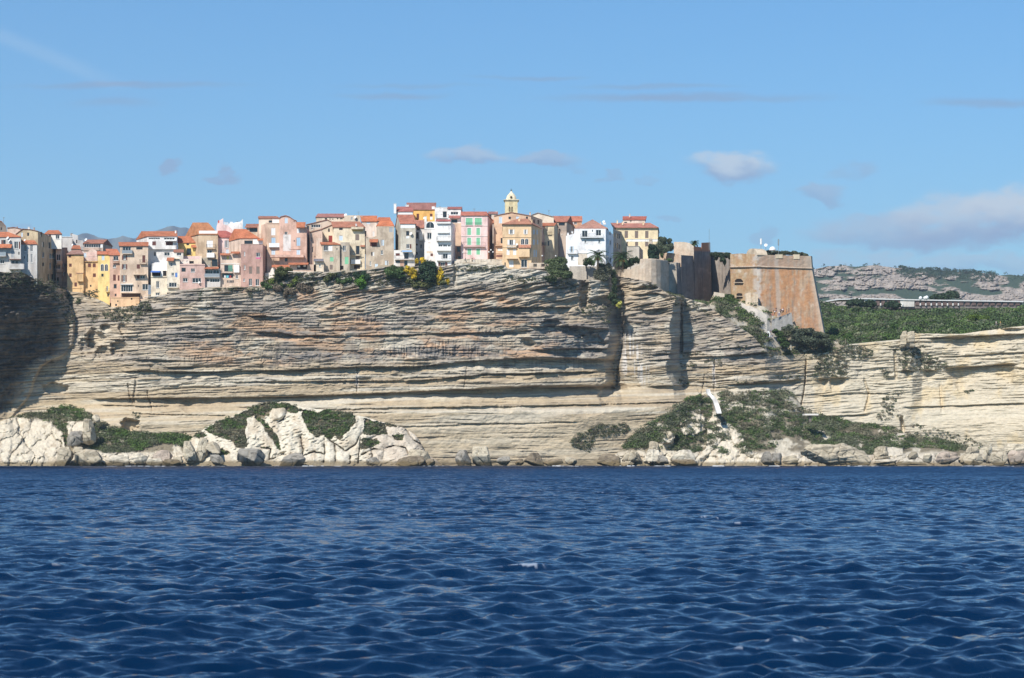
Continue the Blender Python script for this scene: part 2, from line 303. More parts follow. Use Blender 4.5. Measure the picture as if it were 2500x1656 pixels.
# overhung ledges: (points x, y of the roof line), thickness px, depth m
BANDS = [([(290, 906), (480, 909), (700, 905), (830, 898), (1020, 896), (1150, 882), (1300, 876), (1500, 880)], [(290, 4), (400, 11), (700, 10), (900, 8), (1150, 12), (1260, 22), (1440, 24), (1505, 16)], 3.0),
         ([(560, 933), (860, 930), (1020, 930), (1180, 915), (1300, 912), (1460, 908)], [(560, 4), (900, 5), (1180, 9), (1300, 11), (1460, 12)], 1.4),
         ([(225, 974), (480, 973), (700, 969), (900, 962), (1150, 952), (1300, 946), (1510, 948)], [(225, 8), (400, 12), (460, 20), (560, 10), (700, 14), (900, 12), (1140, 16), (1200, 30), (1470, 36), (1512, 18)], 3.4),
         ([(760, 1003), (920, 996), (1100, 994), (1300, 991), (1500, 987), (1670, 981)], [(760, 3), (920, 4), (1300, 7), (1500, 7), (1670, 4)], 1.3),
         ([(830, 1006), (960, 1007)], [(830, 3), (960, 3)], .6),
         ([(596, 771), (640, 773), (695, 775)], [(596, 3), (640, 8), (695, 3)], 1.8), ([(765, 770), (800, 770), (860, 766)], [(765, 2), (800, 7), (860, 3)], 1.5), ([(960, 764), (1000, 763), (1020, 765)], [(960, 2), (1000, 7), (1020, 2)], 1.2),
         ([(780, 715), (900, 712), (1000, 706)], [(780, 3), (900, 5), (1000, 3)], 1.0), ([(980, 724), (1100, 722), (1210, 722)], [(980, 3), (1100, 6), (1210, 4)], 1.4), ([(1150, 756), (1230, 752), (1310, 750), (1400, 752)], [(1150, 3), (1230, 9), (1310, 12), (1400, 10)], 1.7),
         ([(445, 826), (520, 818), (580, 812)], [(445, 3), (520, 9), (580, 5)], 1.6), ([(625, 812), (680, 812), (720, 820), (830, 820), (1040, 816)], [(625, 6), (680, 14), (730, 5), (830, 4), (1040, 4)], 1.4), ([(310, 830), (380, 831), (450, 829)], [(310, 3), (380, 5), (450, 3)], 1.3),
         ([(318, 879), (380, 879), (440, 880)], [(318, 3), (380, 5), (440, 3)], 1.1), ([(1010, 815), (1100, 815), (1250, 810), (1310, 806)], [(1010, 3), (1100, 6), (1250, 9), (1310, 4)], 1.1), ([(1290, 855), (1380, 853), (1500, 852)], [(1290, 6), (1380, 14), (1500, 12)], 2.0), ([(1300, 800), (1380, 796), (1490, 806)], [(1300, 6), (1380, 16), (1490, 18)], 2.0),
         ([(1535, 758), (1580, 757), (1640, 752)], [(1535, 4), (1580, 9), (1640, 8)], 2.2), ([(1540, 720), (1600, 716), (1630, 722)], [(1540, 3), (1600, 6), (1630, 4)], 1.2), ([(1580, 868), (1620, 864), (1660, 866)], [(1580, 3), (1620, 6), (1660, 7)], 1.6), ([(1575, 880), (1640, 878)], [(1575, 3), (1640, 5)], 1.0), ([(1575, 944), (1630, 942), (1685, 940)], [(1575, 3), (1630, 11), (1685, 9)], 2.6),
         ([(1500, 700), (1560, 704), (1610, 698)], [(1500, 4), (1560, 6), (1610, 5)], 1.3), ([(1668, 873), (1760, 870), (1880, 862)], [(1668, 4), (1760, 6), (1880, 11)], 2.0), ([(1700, 858), (1780, 850), (1870, 845)], [(1700, 2), (1780, 3), (1870, 4)], .8),
         ([(1778, 940), (1880, 934), (1962, 926)], [(1778, 8), (1880, 12), (1962, 9)], 2.4), ([(2262, 826), (2380, 822), (2520, 815), (2760, 800)], [(2262, 6), (2330, 20), (2450, 18), (2520, 8), (2760, 6)], 3.0), ([(2300, 900), (2400, 895), (2486, 889)], [(2300, 8), (2340, 28), (2400, 20), (2470, 22), (2488, 3)], 3.0),
         ([(2190, 908), (2215, 905), (2240, 908)], [(2190, 4), (2215, 16), (2240, 4)], 2.2), ([(2244, 906), (2270, 904), (2290, 908)], [(2244, 4), (2265, 16), (2290, 6)], 2.2), ([(1988, 927), (2030, 924), (2075, 923)], [(1988, 6), (2012, 15), (2024, 4), (2030, 16), (2075, 12)], 2.4), ([(2168, 924), (2185, 920), (2190, 915)], [(2168, 4), (2182, 18), (2190, 8)], 2.0),
         ([(1985, 966), (2100, 960), (2180, 959)], [(1985, 3), (2100, 4), (2180, 4)], .9), ([(2010, 1016), (2125, 1012)], [(2010, 4), (2125, 5)], 1.0), ([(2200, 994), (2350, 990), (2520, 983), (2760, 975)], [(2200, 3), (2350, 5), (2520, 5), (2760, 5)], 1.0), ([(2200, 805), (2350, 802), (2500, 803)], [(2200, 3), (2390, 9), (2500, 7)], 1.6),
         ([(2290, 872), (2400, 866), (2520, 858)], [(2290, 2), (2400, 4), (2520, 4)], .7), ([(2450, 1090), (2520, 1086), (2700, 1080)], [(2450, 3), (2520, 5), (2700, 5)], .8), ([(330, 1010), (420, 1012), (560, 1014)], [(330, 2), (420, 4), (560, 3)], .7), ([(240, 988), (330, 992), (420, 991)], [(240, 4), (330, 7), (420, 5)], 1.0), ([(900, 1045), (1150, 1036), (1420, 1030)], [(900, 3), (1150, 4), (1420, 3)], .5)]
CAVES = [(232, 828, 26, 26, 3.4), (258, 800, 16, 12, 3.0), (290, 852, 20, 26, 3.6), (215, 846, 22, 26, 2.2), (300, 806, 12, 16, 2.2), (248, 860, 20, 18, 2.5), (135, 948, 36, 14, 2.6), (318, 1038, 26, 18, 5), (1425, 716, 16, 40, 5), (1470, 735, 34, 14, 3.4), (1485, 960, 30, 30, 3), (1440, 840, 46, 30, 2.6), (1400, 815, 30, 20, 2.0), (1290, 838, 22, 12, 1.8), (1345, 790, 30, 14, 2), (1525, 985, 0.1, 0.1, 0)]
CRACKS = [([(1521, 780), (1519, 850), (1510, 890), (1505, 940)], 3, 2.0), ([(1661, 740), (1664, 860)], 5, 2.5), ([(1968, 884), (1966, 922), (1961, 965), (1952, 1005)], 2.4, 2.4), ([(873, 903), (871, 955)], 2.0, .9), ([(1745, 880), (1743, 950)], 2.2, 1.0), ([(1112, 640), (1110, 690)], 5, 1.2), ([(2110, 930), (2122, 965), (2112, 1000)], 4, 1.2), ([(2185, 860), (2188, 920)], 5, 1.5), ([(1140, 900), (1133, 945)], 2, .6), ([(2201, 1024), (2205, 1050)], 6, 3.0), ([(2295, 940), (2300, 1000)], 4, .8), ([(1720, 920), (1713, 960), (1700, 985)], 2.4, .8), ([(360, 960), (372, 1000)], 3, .8), ([(450, 1060), (440, 1110)], 2, .8), ([(312, 940), (318, 975)], 3, 1.0), ([(332, 925), (325, 985)], 4, 1.0)]
FRINGE = [(590, 825, 862, 26, .8), (890, 1225, 852, 26, .9), (1135, 1260, 806, 22, .8), (840, 1020, 772, 22, .6), (330, 600, 868, 20, .4), (1530, 1600, 845, 50, .5), (1040, 1150, 836, 18, .6)]

def base_depth(x, y):
    x = x + (14 * (fbm(x / 60, y / 22, 43, 4) - .5) + 34 * (fbm(x / 120, y / 75, 44, 2) - .5)) * sst(1300, 1400, x)
    up = poly(BASE_UP, x); lo = poly(BASE_LO, x)
    k = sst(950, 1010, y + 0.03 * (x - 1300))
    k = np.where(x > 1700, sst(930, 1060, y), k)
    Y = up + (lo - up) * k
    Y = Y - .012 * np.clip(1010 - y, 0, 400) * sst(250, 420, x) * sst(1420, 1300, x)            # the crown leans out over the sea
    xe = poly(XE, y)
    e = np.clip(xe - x + 10 * (fbm(x / 30, y / 30, 41) - .5), 0, 190)
    cap = np.clip((884 - .84 * y - x) / 17.0, 0, 50)
    Y = Y - np.minimum(2.1 * e / 7.4, cap) - np.minimum(e, 6) * .25
    return Y

def bed_lines(x, y, s=None, tilt=None, tm=None):
    """thin weathered joints between beds, long and broken"""
    if s is None: s = y + .035 * (x - 900) + 7 * (fbm(x / 120, y / 80, 8, 3) - .5) + 10 * np.sin(x / 310.); tilt = y + .21 * (x - 900) + 6 * (fbm(x / 60, y / 60, 9, 3) - .5); tm = .5 * sst(800, 730, y)
    o = np.zeros_like(x)
    for per, ln, sd, w_, q in ((7.3, 70., 701, .30, s), (12.1, 130., 703, .24, s), (5.6, 44., 705, .34, tilt)):
        q = q + 1.6 * (fbm(x / 22, y / 14, sd + 50, 3) - .5) + 900; i = np.floor(q / per); f = q / per - i
        lo_ = .51 + .17 * sst(930, 1010, y) + .10 * sst(1900, 2000, x) + .16 * (fbm(x / 120, y / 50, sd + 9, 2) - .45); on = sst(lo_, lo_ + .12, vn(x / ln + i * 7.7, i * 3.3, sd)) * (.45 + .55 * _h(np.floor(x / 47 + i * .37).astype(np.int64), i.astype(np.int64), sd))
        k = sst(0, .10, f) * sst(w_ + .1, w_, f) * on
        o = np.maximum(o, k * (tm if per == 5.6 else 1 - tm * .8))
    return o
def cliff_disp(x, y):
    d = np.zeros_like(x)
    d += 2.6 * (fbm(x / 170, y / 120, 3, 3) - .5) + 1.1 * (fbm(x / 40, y / 30, 4, 3) - .5)
    s = y + .035 * (x - 900) + 7 * (fbm(x / 120, y / 80, 8, 3) - .5) + 10 * np.sin(x / 310.)
    tilt = y + .21 * (x - 900) + 6 * (fbm(x / 60, y / 60, 9, 3) - .5)
    tm = sst(790, 730, y + 26 * (fbm(x / 90, y / 60, 12, 2) - .5)) * sst(520, 800, x) * sst(1520, 1380, x)
    tm = np.maximum(tm, .85 * sst(1500, 1520, x) * sst(1690, 1660, x) * sst(800, 760, y))
    tm = np.maximum(tm, .8 * sst(1660, 1690, x) * sst(1950, 1880, x) * sst(880, 830, y))
    amp = .12 + .42 * sst(.40, .62, fbm(x / 130, y / 45, 21, 3)) * sst(1000, 930, y) + .12 * sst(1010, 900, y)
    amp = amp + .35 * sst(800, 700, y) * sst(300, 420, x)
    amp = np.where(x > 1900, .12 + .30 * sst(.42, .6, fbm(x / 100, y / 40, 22, 3)), amp)
    amp *= 1 - .55 * sst(1100, 1112, x) * sst(1345, 1330, x) * sst(694, 684, y)
    sm = sst(938, 944, y + .025 * (x - 900)) * sst(966, 958, y + .025 * (x - 900)) * sst(560, 700, x) * sst(1520, 1400, x)
    amp *= (1 - .75 * sm) * (1 - .4 * sst(925, 960, y) * sst(1700, 1600, x))
    def strata(q, seed, ax):
        a = np.tanh(5.5 * (vn(x / ax, q / 4.0, seed) - .5)) + .75 * np.tanh(5 * (vn(x / (ax * .6), q / 2.3, seed + 1) - .5)) + .55 * np.tanh(6 * (vn(x / (ax * 1.7), q / 11., seed + 2) - .5))
        return a
    amp = amp * (1 - .45 * sst(755, 790, y) * sst(885, 850, y) * sst(500, 640, x) * sst(1330, 1250, x))
    d += .5 * (fbm(x / 26, y / 13, 63, 4) - .5) * sst(755, 790, y) * sst(900, 860, y)
    d += amp * .58 * (strata(s, 31, 42.) * (1 - tm) + 1.05 * strata(tilt, 51, 34.) * tm)
    d += .22 * (fbm(x / 7., y / 5., 61, 3) - .5) * (1 + sst(.45, .6, fbm(x / 60, y / 60, 77, 2)))
    hd = sst(0, 40, poly(XE, y) - x); d += hd * (3.0 * (fbm(x / 34., y / 26., 81, 4) - .5) + 2.0 * (fbm(x / 9., y / 7., 83, 3) - .5)) + hd * 2.2 * (sst(800, 770, y + 14 * (fbm(x / 30, y / 30, 85) - .5)) - .5)
    d -= .55 * bed_lines(x, y, s, tilt, tm)
    # blocky joints
    f1, gap, cv = cells(x / 34. + .3 * vn(x / 20, y / 20, 5), s / 9., 71)
    d += (cv - .5) * .55 * sst(1000, 900, y) - .25 * sst(.10, 0, gap) * sst(1020, 900, y)
    gx = 6 * (fbm(x / 18., y / 9., 90, 3) - .5)
    for pts, th, dep in BANDS:
        p = np.array(pts, float); x0, x1 = p[0, 0], p[-1, 0]
        yt = np.interp(x, p[:, 0], p[:, 1]) + gx * .45; t = np.interp(x, [a for a, _ in th], [b for _, b in th]) * (.7 + .6 * vn(x / 23., 0 * x + dep, int(x0)))
        k = sst(x0 - 6, x0 + 26, x) * sst(x1 + 6, x1 - 26, x)
        v = (y - yt) / np.maximum(t, 1)
        prof = np.where(v < 0, sst(-.16, 0, v), np.clip(1 - v * .55, 0, 1) ** .7)
        d -= k * prof * np.minimum(dep * 1.5, t / 7.4 * 1.7 + .3)
        d += .55 * k * np.where((v < 0) & (v > -1.2), (1 + v / 1.2), 0) * min(dep, 1.4) * .5
    for cx, cy, rx, ry, dep in CAVES:
        r = np.hypot((x - cx) / rx, (y - cy) / ry) + 1.1 * (fbm(x / 16, y / 10, 19, 4) - .5)
        d -= dep * sst(1.0, .5, r)
    for pts, wd, dep in CRACKS:
        p = np.array(pts, float); o = np.argsort(p[:, 1]); xc = np.interp(y, p[o, 1], p[o, 0]) + 3 * (fbm(y / 8, x * 0, 23, 2) - .5)
        k = sst(p[:, 1].min() - 12, p[:, 1].min() + 4, y) * sst(p[:, 1].max() + 12, p[:, 1].max() - 4, y)
        d -= dep * k * sst(wd, wd * .3, np.abs(x - xc))
    for x0, x1, yc, h, a in FRINGE:
        k = sst(x0, x0 + 40, x) * sst(x1, x1 - 40, x) * sst(yc - h * .5, yc, y) * sst(yc + h, yc + h * .5, y)
        k = k * sst(.3, .6, fbm(x / 40, y / 20, 37, 3)); d += .4 * a * k * (np.tanh(5 * (vn(x / 3.1 + .8 * vn(x / 9, y / 9, 39), y / 26., 33) - .52)) + .5 * sst(yc + h * .2, yc - h * .2, y))
    return d

def cliff_color(x, y):
    def C(r, g, b): return np.array([r, g, b])
    cream, white, ochre, grey, orange, dark = C(.45, .375, .265), C(.52, .47, .38), C(.41, .32, .21), C(.25, .23, .215), C(.47, .305, .19), C(.10, .095, .09)
    def mx(a, b, k): return a + (b - a) * k[..., None]
    c = np.ones(x.shape + (3,)) * cream
    lay = fbm(x / 240, (y + .03 * x) / 11., 101, 3)
    c = mx(c, white, sst(.45, .66, lay) * .8); c = mx(c, ochre, sst(.52, .36, lay) * .75)
    up = sst(905, 870, y + 12 * (fbm(x / 60, y / 30, 103, 2) - .5)) * sst(1960, 1880, x)
    c = mx(c, C(.45, .365, .27), up * .6)
    gm = sst(.42, .62, fbm(x / 90, y / 34, 105, 4)) * up
    c = mx(c, grey, gm * .62)
    om = sst(.44, .62, fbm(x / 75, y / 24, 107, 4)) * up * sst(330, 520, x) * sst(1480, 1320, x) * sst(695, 715, y)
    c = mx(c, orange, om * .9)
    wm = sst(.56, .72, fbm(x / 50, y / 26, 109, 4)) * up; c = mx(c, white, wm * .8)
    # dark lichen threads run down the hanging rims
    th = sst(.54, .70, vn(x / 3.0, y / 45., 111)) * sst(.45, .65, fbm(x / 80, y / 22, 113, 3)) * sst(790, 830, y) * sst(935, 900, y) * sst(1500, 1400, x)
    c = mx(c, dark, th * .38)
    bl = sst(.56, .68, fbm(x / 44, (y + .03 * x) / 4.5, 117, 3)) * sst(1010, 900, y); c = mx(c, C(.16, .15, .14), bl * .5)
    tb = sst(.54, .66, fbm(x / 200, (y + .035 * x) / 6., 131, 3)); c = mx(c, C(.30, .24, .17), tb * .35)
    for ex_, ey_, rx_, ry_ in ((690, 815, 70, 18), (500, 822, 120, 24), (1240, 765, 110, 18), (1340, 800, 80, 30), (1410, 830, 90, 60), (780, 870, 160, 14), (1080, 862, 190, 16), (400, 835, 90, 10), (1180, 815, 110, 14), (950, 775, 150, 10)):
        k = sst(1.1, .4, np.hypot((x - ex_) / rx_, (y - ey_) / ry_) + .9 * (fbm(x / 18, y / 7, 133, 4) - .5)) * sst(.36, .56, fbm(x / 9, y / 4, 135, 3)); c = mx(c, C(.17, .16, .155), k * .75)  # dark patches on undercut beds: weathering and shade put into the colour
    # mineral streaks
    for xs_, w_, y0, y1 in ((1535, 26, 800, 930), (1570, 20, 880, 950), (872, 5, 905, 960), (1744, 7, 880, 955), (1545, 30, 830, 890)):
        k = sst(w_, w_ * .3, np.abs(x - xs_)) * sst(y0, y0 + 15, y) * sst(y1, y1 - 30, y) * sst(.4, .6, vn(x / 3.2, y / 60, 119)); c = mx(c, C(.56, .53, .5), k * .8)
    lo = sst(1000, 1050, y); c = mx(c, C(.47, .39, .275), lo * .6 * sst(1900, 1800, x))
    c = mx(c, C(.15, .13, .115), bed_lines(x, y) * .55)
    hd = sst(10, 60, poly(XE, y) - x); c = mx(c, C(.17, .15, .13), hd * .45); c = c * (1 - .60 * hd * (.6 + .8 * fbm(x / 22, y / 12, 141, 4)))[..., None]  # headland darkened inside its shadow line; the shade is put into the colour
    c = mx(c, C(.56, .51, .42), .75 * sst(1100, 1112, x) * sst(1345, 1330, x) * sst(694, 682, y + 8 * (fbm(x / 20, y / 10, 143) - .5)))
    rt = sst(1900, 2050, x); c = mx(c, C(.53, .47, .36), rt * .8)
    ye = sst(.55, .7, fbm(x / 40, y / 60, 121, 3)) * rt; c = mx(c, C(.55, .43, .25), ye * .5)
    wet = sst(1118, 1130, y + 6 * (fbm(x / 20, y / 9, 123, 2) - .5)); c = mx(c, C(.22, .17, .10), wet * .75)
    g = .88 + .24 * fbm(x / 6, y / 4, 127, 3)
    return np.clip(c * g[..., None], 0, 1)

def make_cliff():
    xs = np.arange(-250, 2750, 1.5); nr = 440
    top = poly(TOP, xs) + 3.0 * (fbm(xs / 22., xs * 0, 2, 3) - .5)
    t = np.linspace(0, 1, nr)[:, None]
    y = 1158 + (top[None, :] - 1158) * t; x = np.repeat(xs[None, :], nr, 0)
    d = cliff_disp(x, y) * sst(-.02, .03, 1.02 - t)
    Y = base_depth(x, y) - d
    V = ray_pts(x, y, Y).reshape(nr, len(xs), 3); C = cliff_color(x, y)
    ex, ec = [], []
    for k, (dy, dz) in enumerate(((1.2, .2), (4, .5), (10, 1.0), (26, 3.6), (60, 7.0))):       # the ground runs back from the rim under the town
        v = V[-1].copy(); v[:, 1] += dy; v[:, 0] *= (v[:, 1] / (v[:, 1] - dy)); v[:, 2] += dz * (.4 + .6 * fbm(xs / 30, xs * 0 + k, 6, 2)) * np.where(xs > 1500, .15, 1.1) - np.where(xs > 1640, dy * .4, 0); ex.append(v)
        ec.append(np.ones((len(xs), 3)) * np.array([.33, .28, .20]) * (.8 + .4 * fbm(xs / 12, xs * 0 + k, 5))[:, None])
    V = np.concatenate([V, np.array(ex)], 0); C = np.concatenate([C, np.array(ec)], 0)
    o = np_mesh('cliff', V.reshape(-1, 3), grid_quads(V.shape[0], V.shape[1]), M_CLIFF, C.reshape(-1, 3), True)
    tag(o, kind='structure'); return o
make_cliff()
# ---------------------------------------------------------------- building materials
_PL = {}
def plaster(c, stain=1.0):
    g_ = sum(c) / 3; c = tuple(min(.84, (v * .90 + g_ * .10) * 1.17) for v in c); key = (c, stain)
    if key in _PL: return _PL[key]
    m, nt, b = mat('plaster')
    n1 = scaled_noise(nt, .35, .35, .22, 5, .65); n2 = scaled_noise(nt, 1.6, 1.6, .16, 4, .6); n3 = scaled_noise(nt, 3, 3, 3, 4, .7)
    dk = tuple(v * f for v, f in zip(c, (.70, .68, .67))); lt = tuple(min(.86, v * 1.12 + .02) for v in c)
    q = mixc(nt, dk, c, ramp(nt, n1, .36 - .1 * (1 - stain), .56)); q = mixc(nt, q, lt, math_(nt, 'MULTIPLY', ramp(nt, n1, .55, .72), .7))
    q = mixc(nt, q, tuple(v * .62 for v in c), math_(nt, 'MULTIPLY', ramp(nt, n2, .56, .74), .75 * stain))
    q = mixc(nt, q, dk, math_(nt, 'MULTIPLY', ramp(nt, n3, .52, .7), .35 * stain))
    nt.links.new(q, b.inputs['Base Color']); b.inputs['Roughness'].default_value = .92; b.inputs['Specular IOR Level'].default_value = .15
    bump(nt, b, n3, .35, .05); _PL[key] = m; return m
_TL = {}
def tile(c=(.50, .145, .065)):
    if c not in (OR_, BR_, RED_): c = tc_(c)
    if c in _TL: return _TL[c]
    m, nt, b = mat('terracotta_tiles')
    n1 = scaled_noise(nt, .5, .5, .5, 4, .6); n2 = scaled_noise(nt, 4.5, 1.2, 1.2, 3, .7)
    q = mixc(nt, tuple(v * .7 for v in c), c, ramp(nt, n1, .35, .6)); q = mixc(nt, q, (min(1, c[0] * 1.25), c[1] * 1.6, c[2] * 1.9), math_(nt, 'MULTIPLY', ramp(nt, n2, .5, .7), .6))
    q = mixc(nt, q, tuple(v * .45 for v in c), math_(nt, 'MULTIPLY', ramp(nt, n2, .48, .3), .6))
    nt.links.new(q, b.inputs['Base Color']); b.inputs['Roughness'].default_value = .85; b.inputs['Specular IOR Level'].default_value = .2
    wv = N(nt, 'ShaderNodeTexWave', Scale=.95); wv.bands_direction = 'X'; nt.links.new(N(nt, 'ShaderNodeNewGeometry').outputs['Position'], wv.inputs[0])
    bump(nt, b, math_(nt, 'ADD', wv.outputs['Fac'], n2), .6, .12); _TL[c] = m; return m
OR_, BR_, RED_ = (.46, .165, .085), (.36, .16, .105), (.40, .13, .08)
def tc_(c): return (c[0] * .94, c[1] * 1.18, c[2] * 1.45)
M_GLASS = flat_mat('window_glass', (.018, .022, .028), .12, 0, .5)
M_DARK = flat_mat('dark_interior', (.022, .018, .016), .9); M_WHITE = flat_mat('white_paint', (.74, .73, .70), .5); M_IRON = flat_mat('wrought_iron', (.06, .06, .065), .5)
M_DISH = flat_mat('dish_paint', (.72, .72, .71), .4); M_GREYP = flat_mat('grey_metal', (.34, .35, .36), .4, .6)
PAINT = {k: flat_mat(k + '_shutter_paint', v, .6) for k, v in dict(brown=(.12, .042, .032), white=(.74, .74, .73), green=(.20, .50, .30), blue=(.36, .50, .62), grey=(.34, .36, .38), red=(.27, .04, .03), taupe=(.20, .155, .13), cobalt=(.10, .22, .52), pale=(.52, .62, .70)).items()}
CLOTH = {k: flat_mat(k + '_canvas', v, .9) for k, v in dict(blue=(.08, .16, .42), sky=(.22, .38, .58), white=(.7, .7, .68), tan=(.5, .4, .3), brown=(.16, .07, .05)).items()}

def solid_sheet(mb, polys, t=.16, m=0, mside=None):
    """polygons sharing corners -> a slab of thickness t hanging below them"""
    idx = {}; vs = []
    def k(p):
        q = tuple(round(c, 3) for c in p)
        if q not in idx: idx[q] = len(vs); vs.append(q)
        return idx[q]
    fs = [tuple(k(p) for p in f) for f in polys]; ed = {}
    for f in fs:
        for i in range(len(f)):
            a, b = f[i], f[(i + 1) % len(f)]
            if (b, a) in ed: del ed[(b, a)]
            else: ed[(a, b)] = 1
    b0 = len(mb.v); n = len(vs)
    mb.v += vs + [(x, y, z - t) for x, y, z in vs]
    for f in fs:
        mb.f.append(tuple(b0 + i for i in f)); mb.m.append(m)
        mb.f.append(tuple(b0 + n + i for i in reversed(f))); mb.m.append(m)
    for (a, b) in ed:
        mb.f.append((b0 + a, b0 + n + a, b0 + n + b, b0 + b)); mb.m.append(m if mside is None else mside)

class Plane:
    """an upright facade between two photo columns; pt gives a point on it (or d metres in front of it)"""
    def __init__(s, x0, Y0, x1, Y1):
        s.x0, s.Y0, s.x1, s.Y1 = x0, Y0, x1, Y1
        a, b = P(x0, 0, Y0), P(x1, 0, Y1); d = (b - a); d.z = 0; d.normalize(); s.t = d; s.n = Vector((d.y, -d.x, 0))
    def Y(s, x): return s.Y0 + (s.Y1 - s.Y0) * (x - s.x0) / (s.x1 - s.x0)
    def pt(s, x, y, d=0): return P(x, y, s.Y(x)) + s.n * d
def facade(mb, pl, prof, yb, holes, depth=.24):
    xs = sorted(set([pl.x0, pl.x1] + [p[0] for p in prof] + [v for h in holes for v in (h[0], h[2])])); xs = [x for x in xs if pl.x0 - .01 <= x <= pl.x1 + .01]
    px, py = [p[0] for p in prof], [p[1] for p in prof]
    def top(x, left):
        for i in range(len(prof) - 1):
            a, b = prof[i], prof[i + 1]
            if a[0] <= x <= b[0] and b[0] > a[0]:
                if left and x == a[0] or (not left and x == b[0]) or a[0] < x < b[0]: return a[1] + (b[1] - a[1]) * (x - a[0]) / (b[0] - a[0])
        return float(np.interp(x, px, py))
    for a, b in zip(xs, xs[1:]):
        if b - a < 1e-4: continue
        mid = (a + b) / 2; hs = sorted([h for h in holes if h[0] <= mid <= h[2]], key=lambda h: h[1])
        ya, yb_ = top(a, True), top(b, False); first = True
        for h in hs + [None]:
            lo = yb if h is None else h[1]
            if first or lo - ya > 1e-3: mb.poly([pl.pt(a, lo), pl.pt(b, lo), pl.pt(b, yb_), pl.pt(a, ya)])
            if h is not None: ya = yb_ = h[3]; first = False
    for x0, y0, x1, y1 in holes:
        c = [pl.pt(x0, y0), pl.pt(x1, y0), pl.pt(x1, y1), pl.pt(x0, y1)]; e = [q - pl.n * depth for q in c]
        for i in range(4):
            j = (i + 1) % 4; mb.poly([c[i], c[j], e[j], e[i]])

def slab_on(mb, pl, x0, y0, x1, y1, d0, d1, m=0):
    """box standing on a facade between depths d0 (behind) and d1 (in front)"""
    mb.hexa([pl.pt(x0, y1, d1), pl.pt(x1, y1, d1), pl.pt(x1, y1, d0), pl.pt(x0, y1, d0), pl.pt(x0, y0, d1), pl.pt(x1, y0, d1), pl.pt(x1, y0, d0), pl.pt(x0, y0, d0)], m)

def railing(parent, org, pl, x0, x1, ytop, ybot, dep, solid=None, name='railing'):
    mb = MB()
    if solid is not None:
        slab_on(mb, pl, x0, ytop, x1, ybot, dep - .12, dep); slab_on(mb, pl, x0, ytop, x0 + .6, ybot, 0.01, dep - .121); slab_on(mb, pl, x1 - .6, ytop, x1, ybot, 0.01, dep - .121)
        return mb.build(name, solid, parent, org)
    A, B = pl.pt(x0, ytop, dep), pl.pt(x1, ytop, dep); A0, B0 = pl.pt(x0, ytop, 0), pl.pt(x1, ytop, 0); h = (pl.pt(x0, ybot, dep) - A).z
    for a, b in ((A, B), (A, A0), (B, B0)):
        mb.bar(a, b, .035, 4); dn = Vector((0, 0, h + .08)); mb.bar(a + dn, b + dn, .03, 4); n = max(1, int((b - a).length / .24))
        for i in range(n + 1):
            q = a + (b - a) * (i / n); mb.bar(q, q + Vector((0, 0, h)), .014, 3, cap=False)
    return mb.build(name, M_IRON, parent, org)

def arch_pts(x0, y0, x1, y1, n=8):
    r = (x1 - x0) / 2; xc = (x0 + x1) / 2; yc = y0 + r
    return [(x0, y1), (x1, y1)] + [(xc + r * math.cos(t), yc - r * math.sin(t)) for t in [math.pi * i / n for i in range(n + 1)]]

def window(root, org, pl, kind, x0, y0, x1, y1, arg=None):
    """one window of a facade: recessed panes and frame, shutters as its parts"""
    D = -.2; wd = (pl.pt(x1, y0) - pl.pt(x0, y0)).length; f = .11 / wd * (x1 - x0); fy = f
    fm = PAINT['taupe'] if kind in 'dD' else M_WHITE
    mb = MB()
    if kind == 'a':
        pts = arch_pts(x0, y0, x1, y1); mb.poly([pl.pt(x, y, .03) for x, y in pts], 1)
        o2 = arch_pts(x0 - f, y0 - f, x1 + f, y1 + f * .4)
        for i in range(len(pts)):
            j = (i + 1) % len(pts); mb.poly([pl.pt(*pts[i], .05), pl.pt(*pts[j], .05), pl.pt(*o2[j], .05), pl.pt(*o2[i], .05)], 0)
        xm = (x0 + x1) / 2; slab_on(mb, pl, xm - f * .35, y0 + f, xm + f * .35, y1, .03, .06, 0)
        return mb.build('window', [fm, M_GLASS], root, org)
    if kind == 'c': pass
    else:
        mb.poly([pl.pt(x0, y1, D), pl.pt(x1, y1, D), pl.pt(x1, y0, D), pl.pt(x0, y0, D)], 1)
        if kind != 'D':
            a, b = D + .01, D + .06; slab_on(mb, pl, x0, y0, x1, y0 + fy, a, b); slab_on(mb, pl, x0, y1 - fy, x1, y1, a, b)
            slab_on(mb, pl, x0, y0 + fy, x0 + f, y1 - fy, a, b); slab_on(mb, pl, x1 - f, y0 + fy, x1, y1 - fy, a, b)
            n = max(2, round(wd / .85)) if kind in 'wsg' else 1
            for i in range(1, n): xm = x0 + (x1 - x0) * i / n; slab_on(mb, pl, xm - f * .4, y0 + fy, xm + f * .4, y1 - fy, a, b)
        if kind in 'ws': slab_on(mb, pl, x0 - f * .6, y1 + .01, x1 + f * .6, y1 + .7, .005, .14)
        win = mb.build('window', [fm, M_GLASS], root, org)
    if kind == 's':
        w2 = (x1 - x0) * .52
        for sx in (x0 - w2 - .1, x1 + .1): q = MB(); slab_on(q, pl, sx, y0, sx + w2, y1, .02, .07); q.build('shutter', PAINT[arg], win, org)
        return win
    if kind == 'c':
        xm = (x0 + x1) / 2; first = None
        mb = MB(); slab_on(mb, pl, x0, y0, xm - .12, y1, -.13, -.07); a = mb.build('shutter', PAINT[arg], root, org)
        mb = MB(); slab_on(mb, pl, xm + .12, y0, x1, y1, -.13, -.07); mb.build('shutter', PAINT[arg], root, org)
        return a
    return win

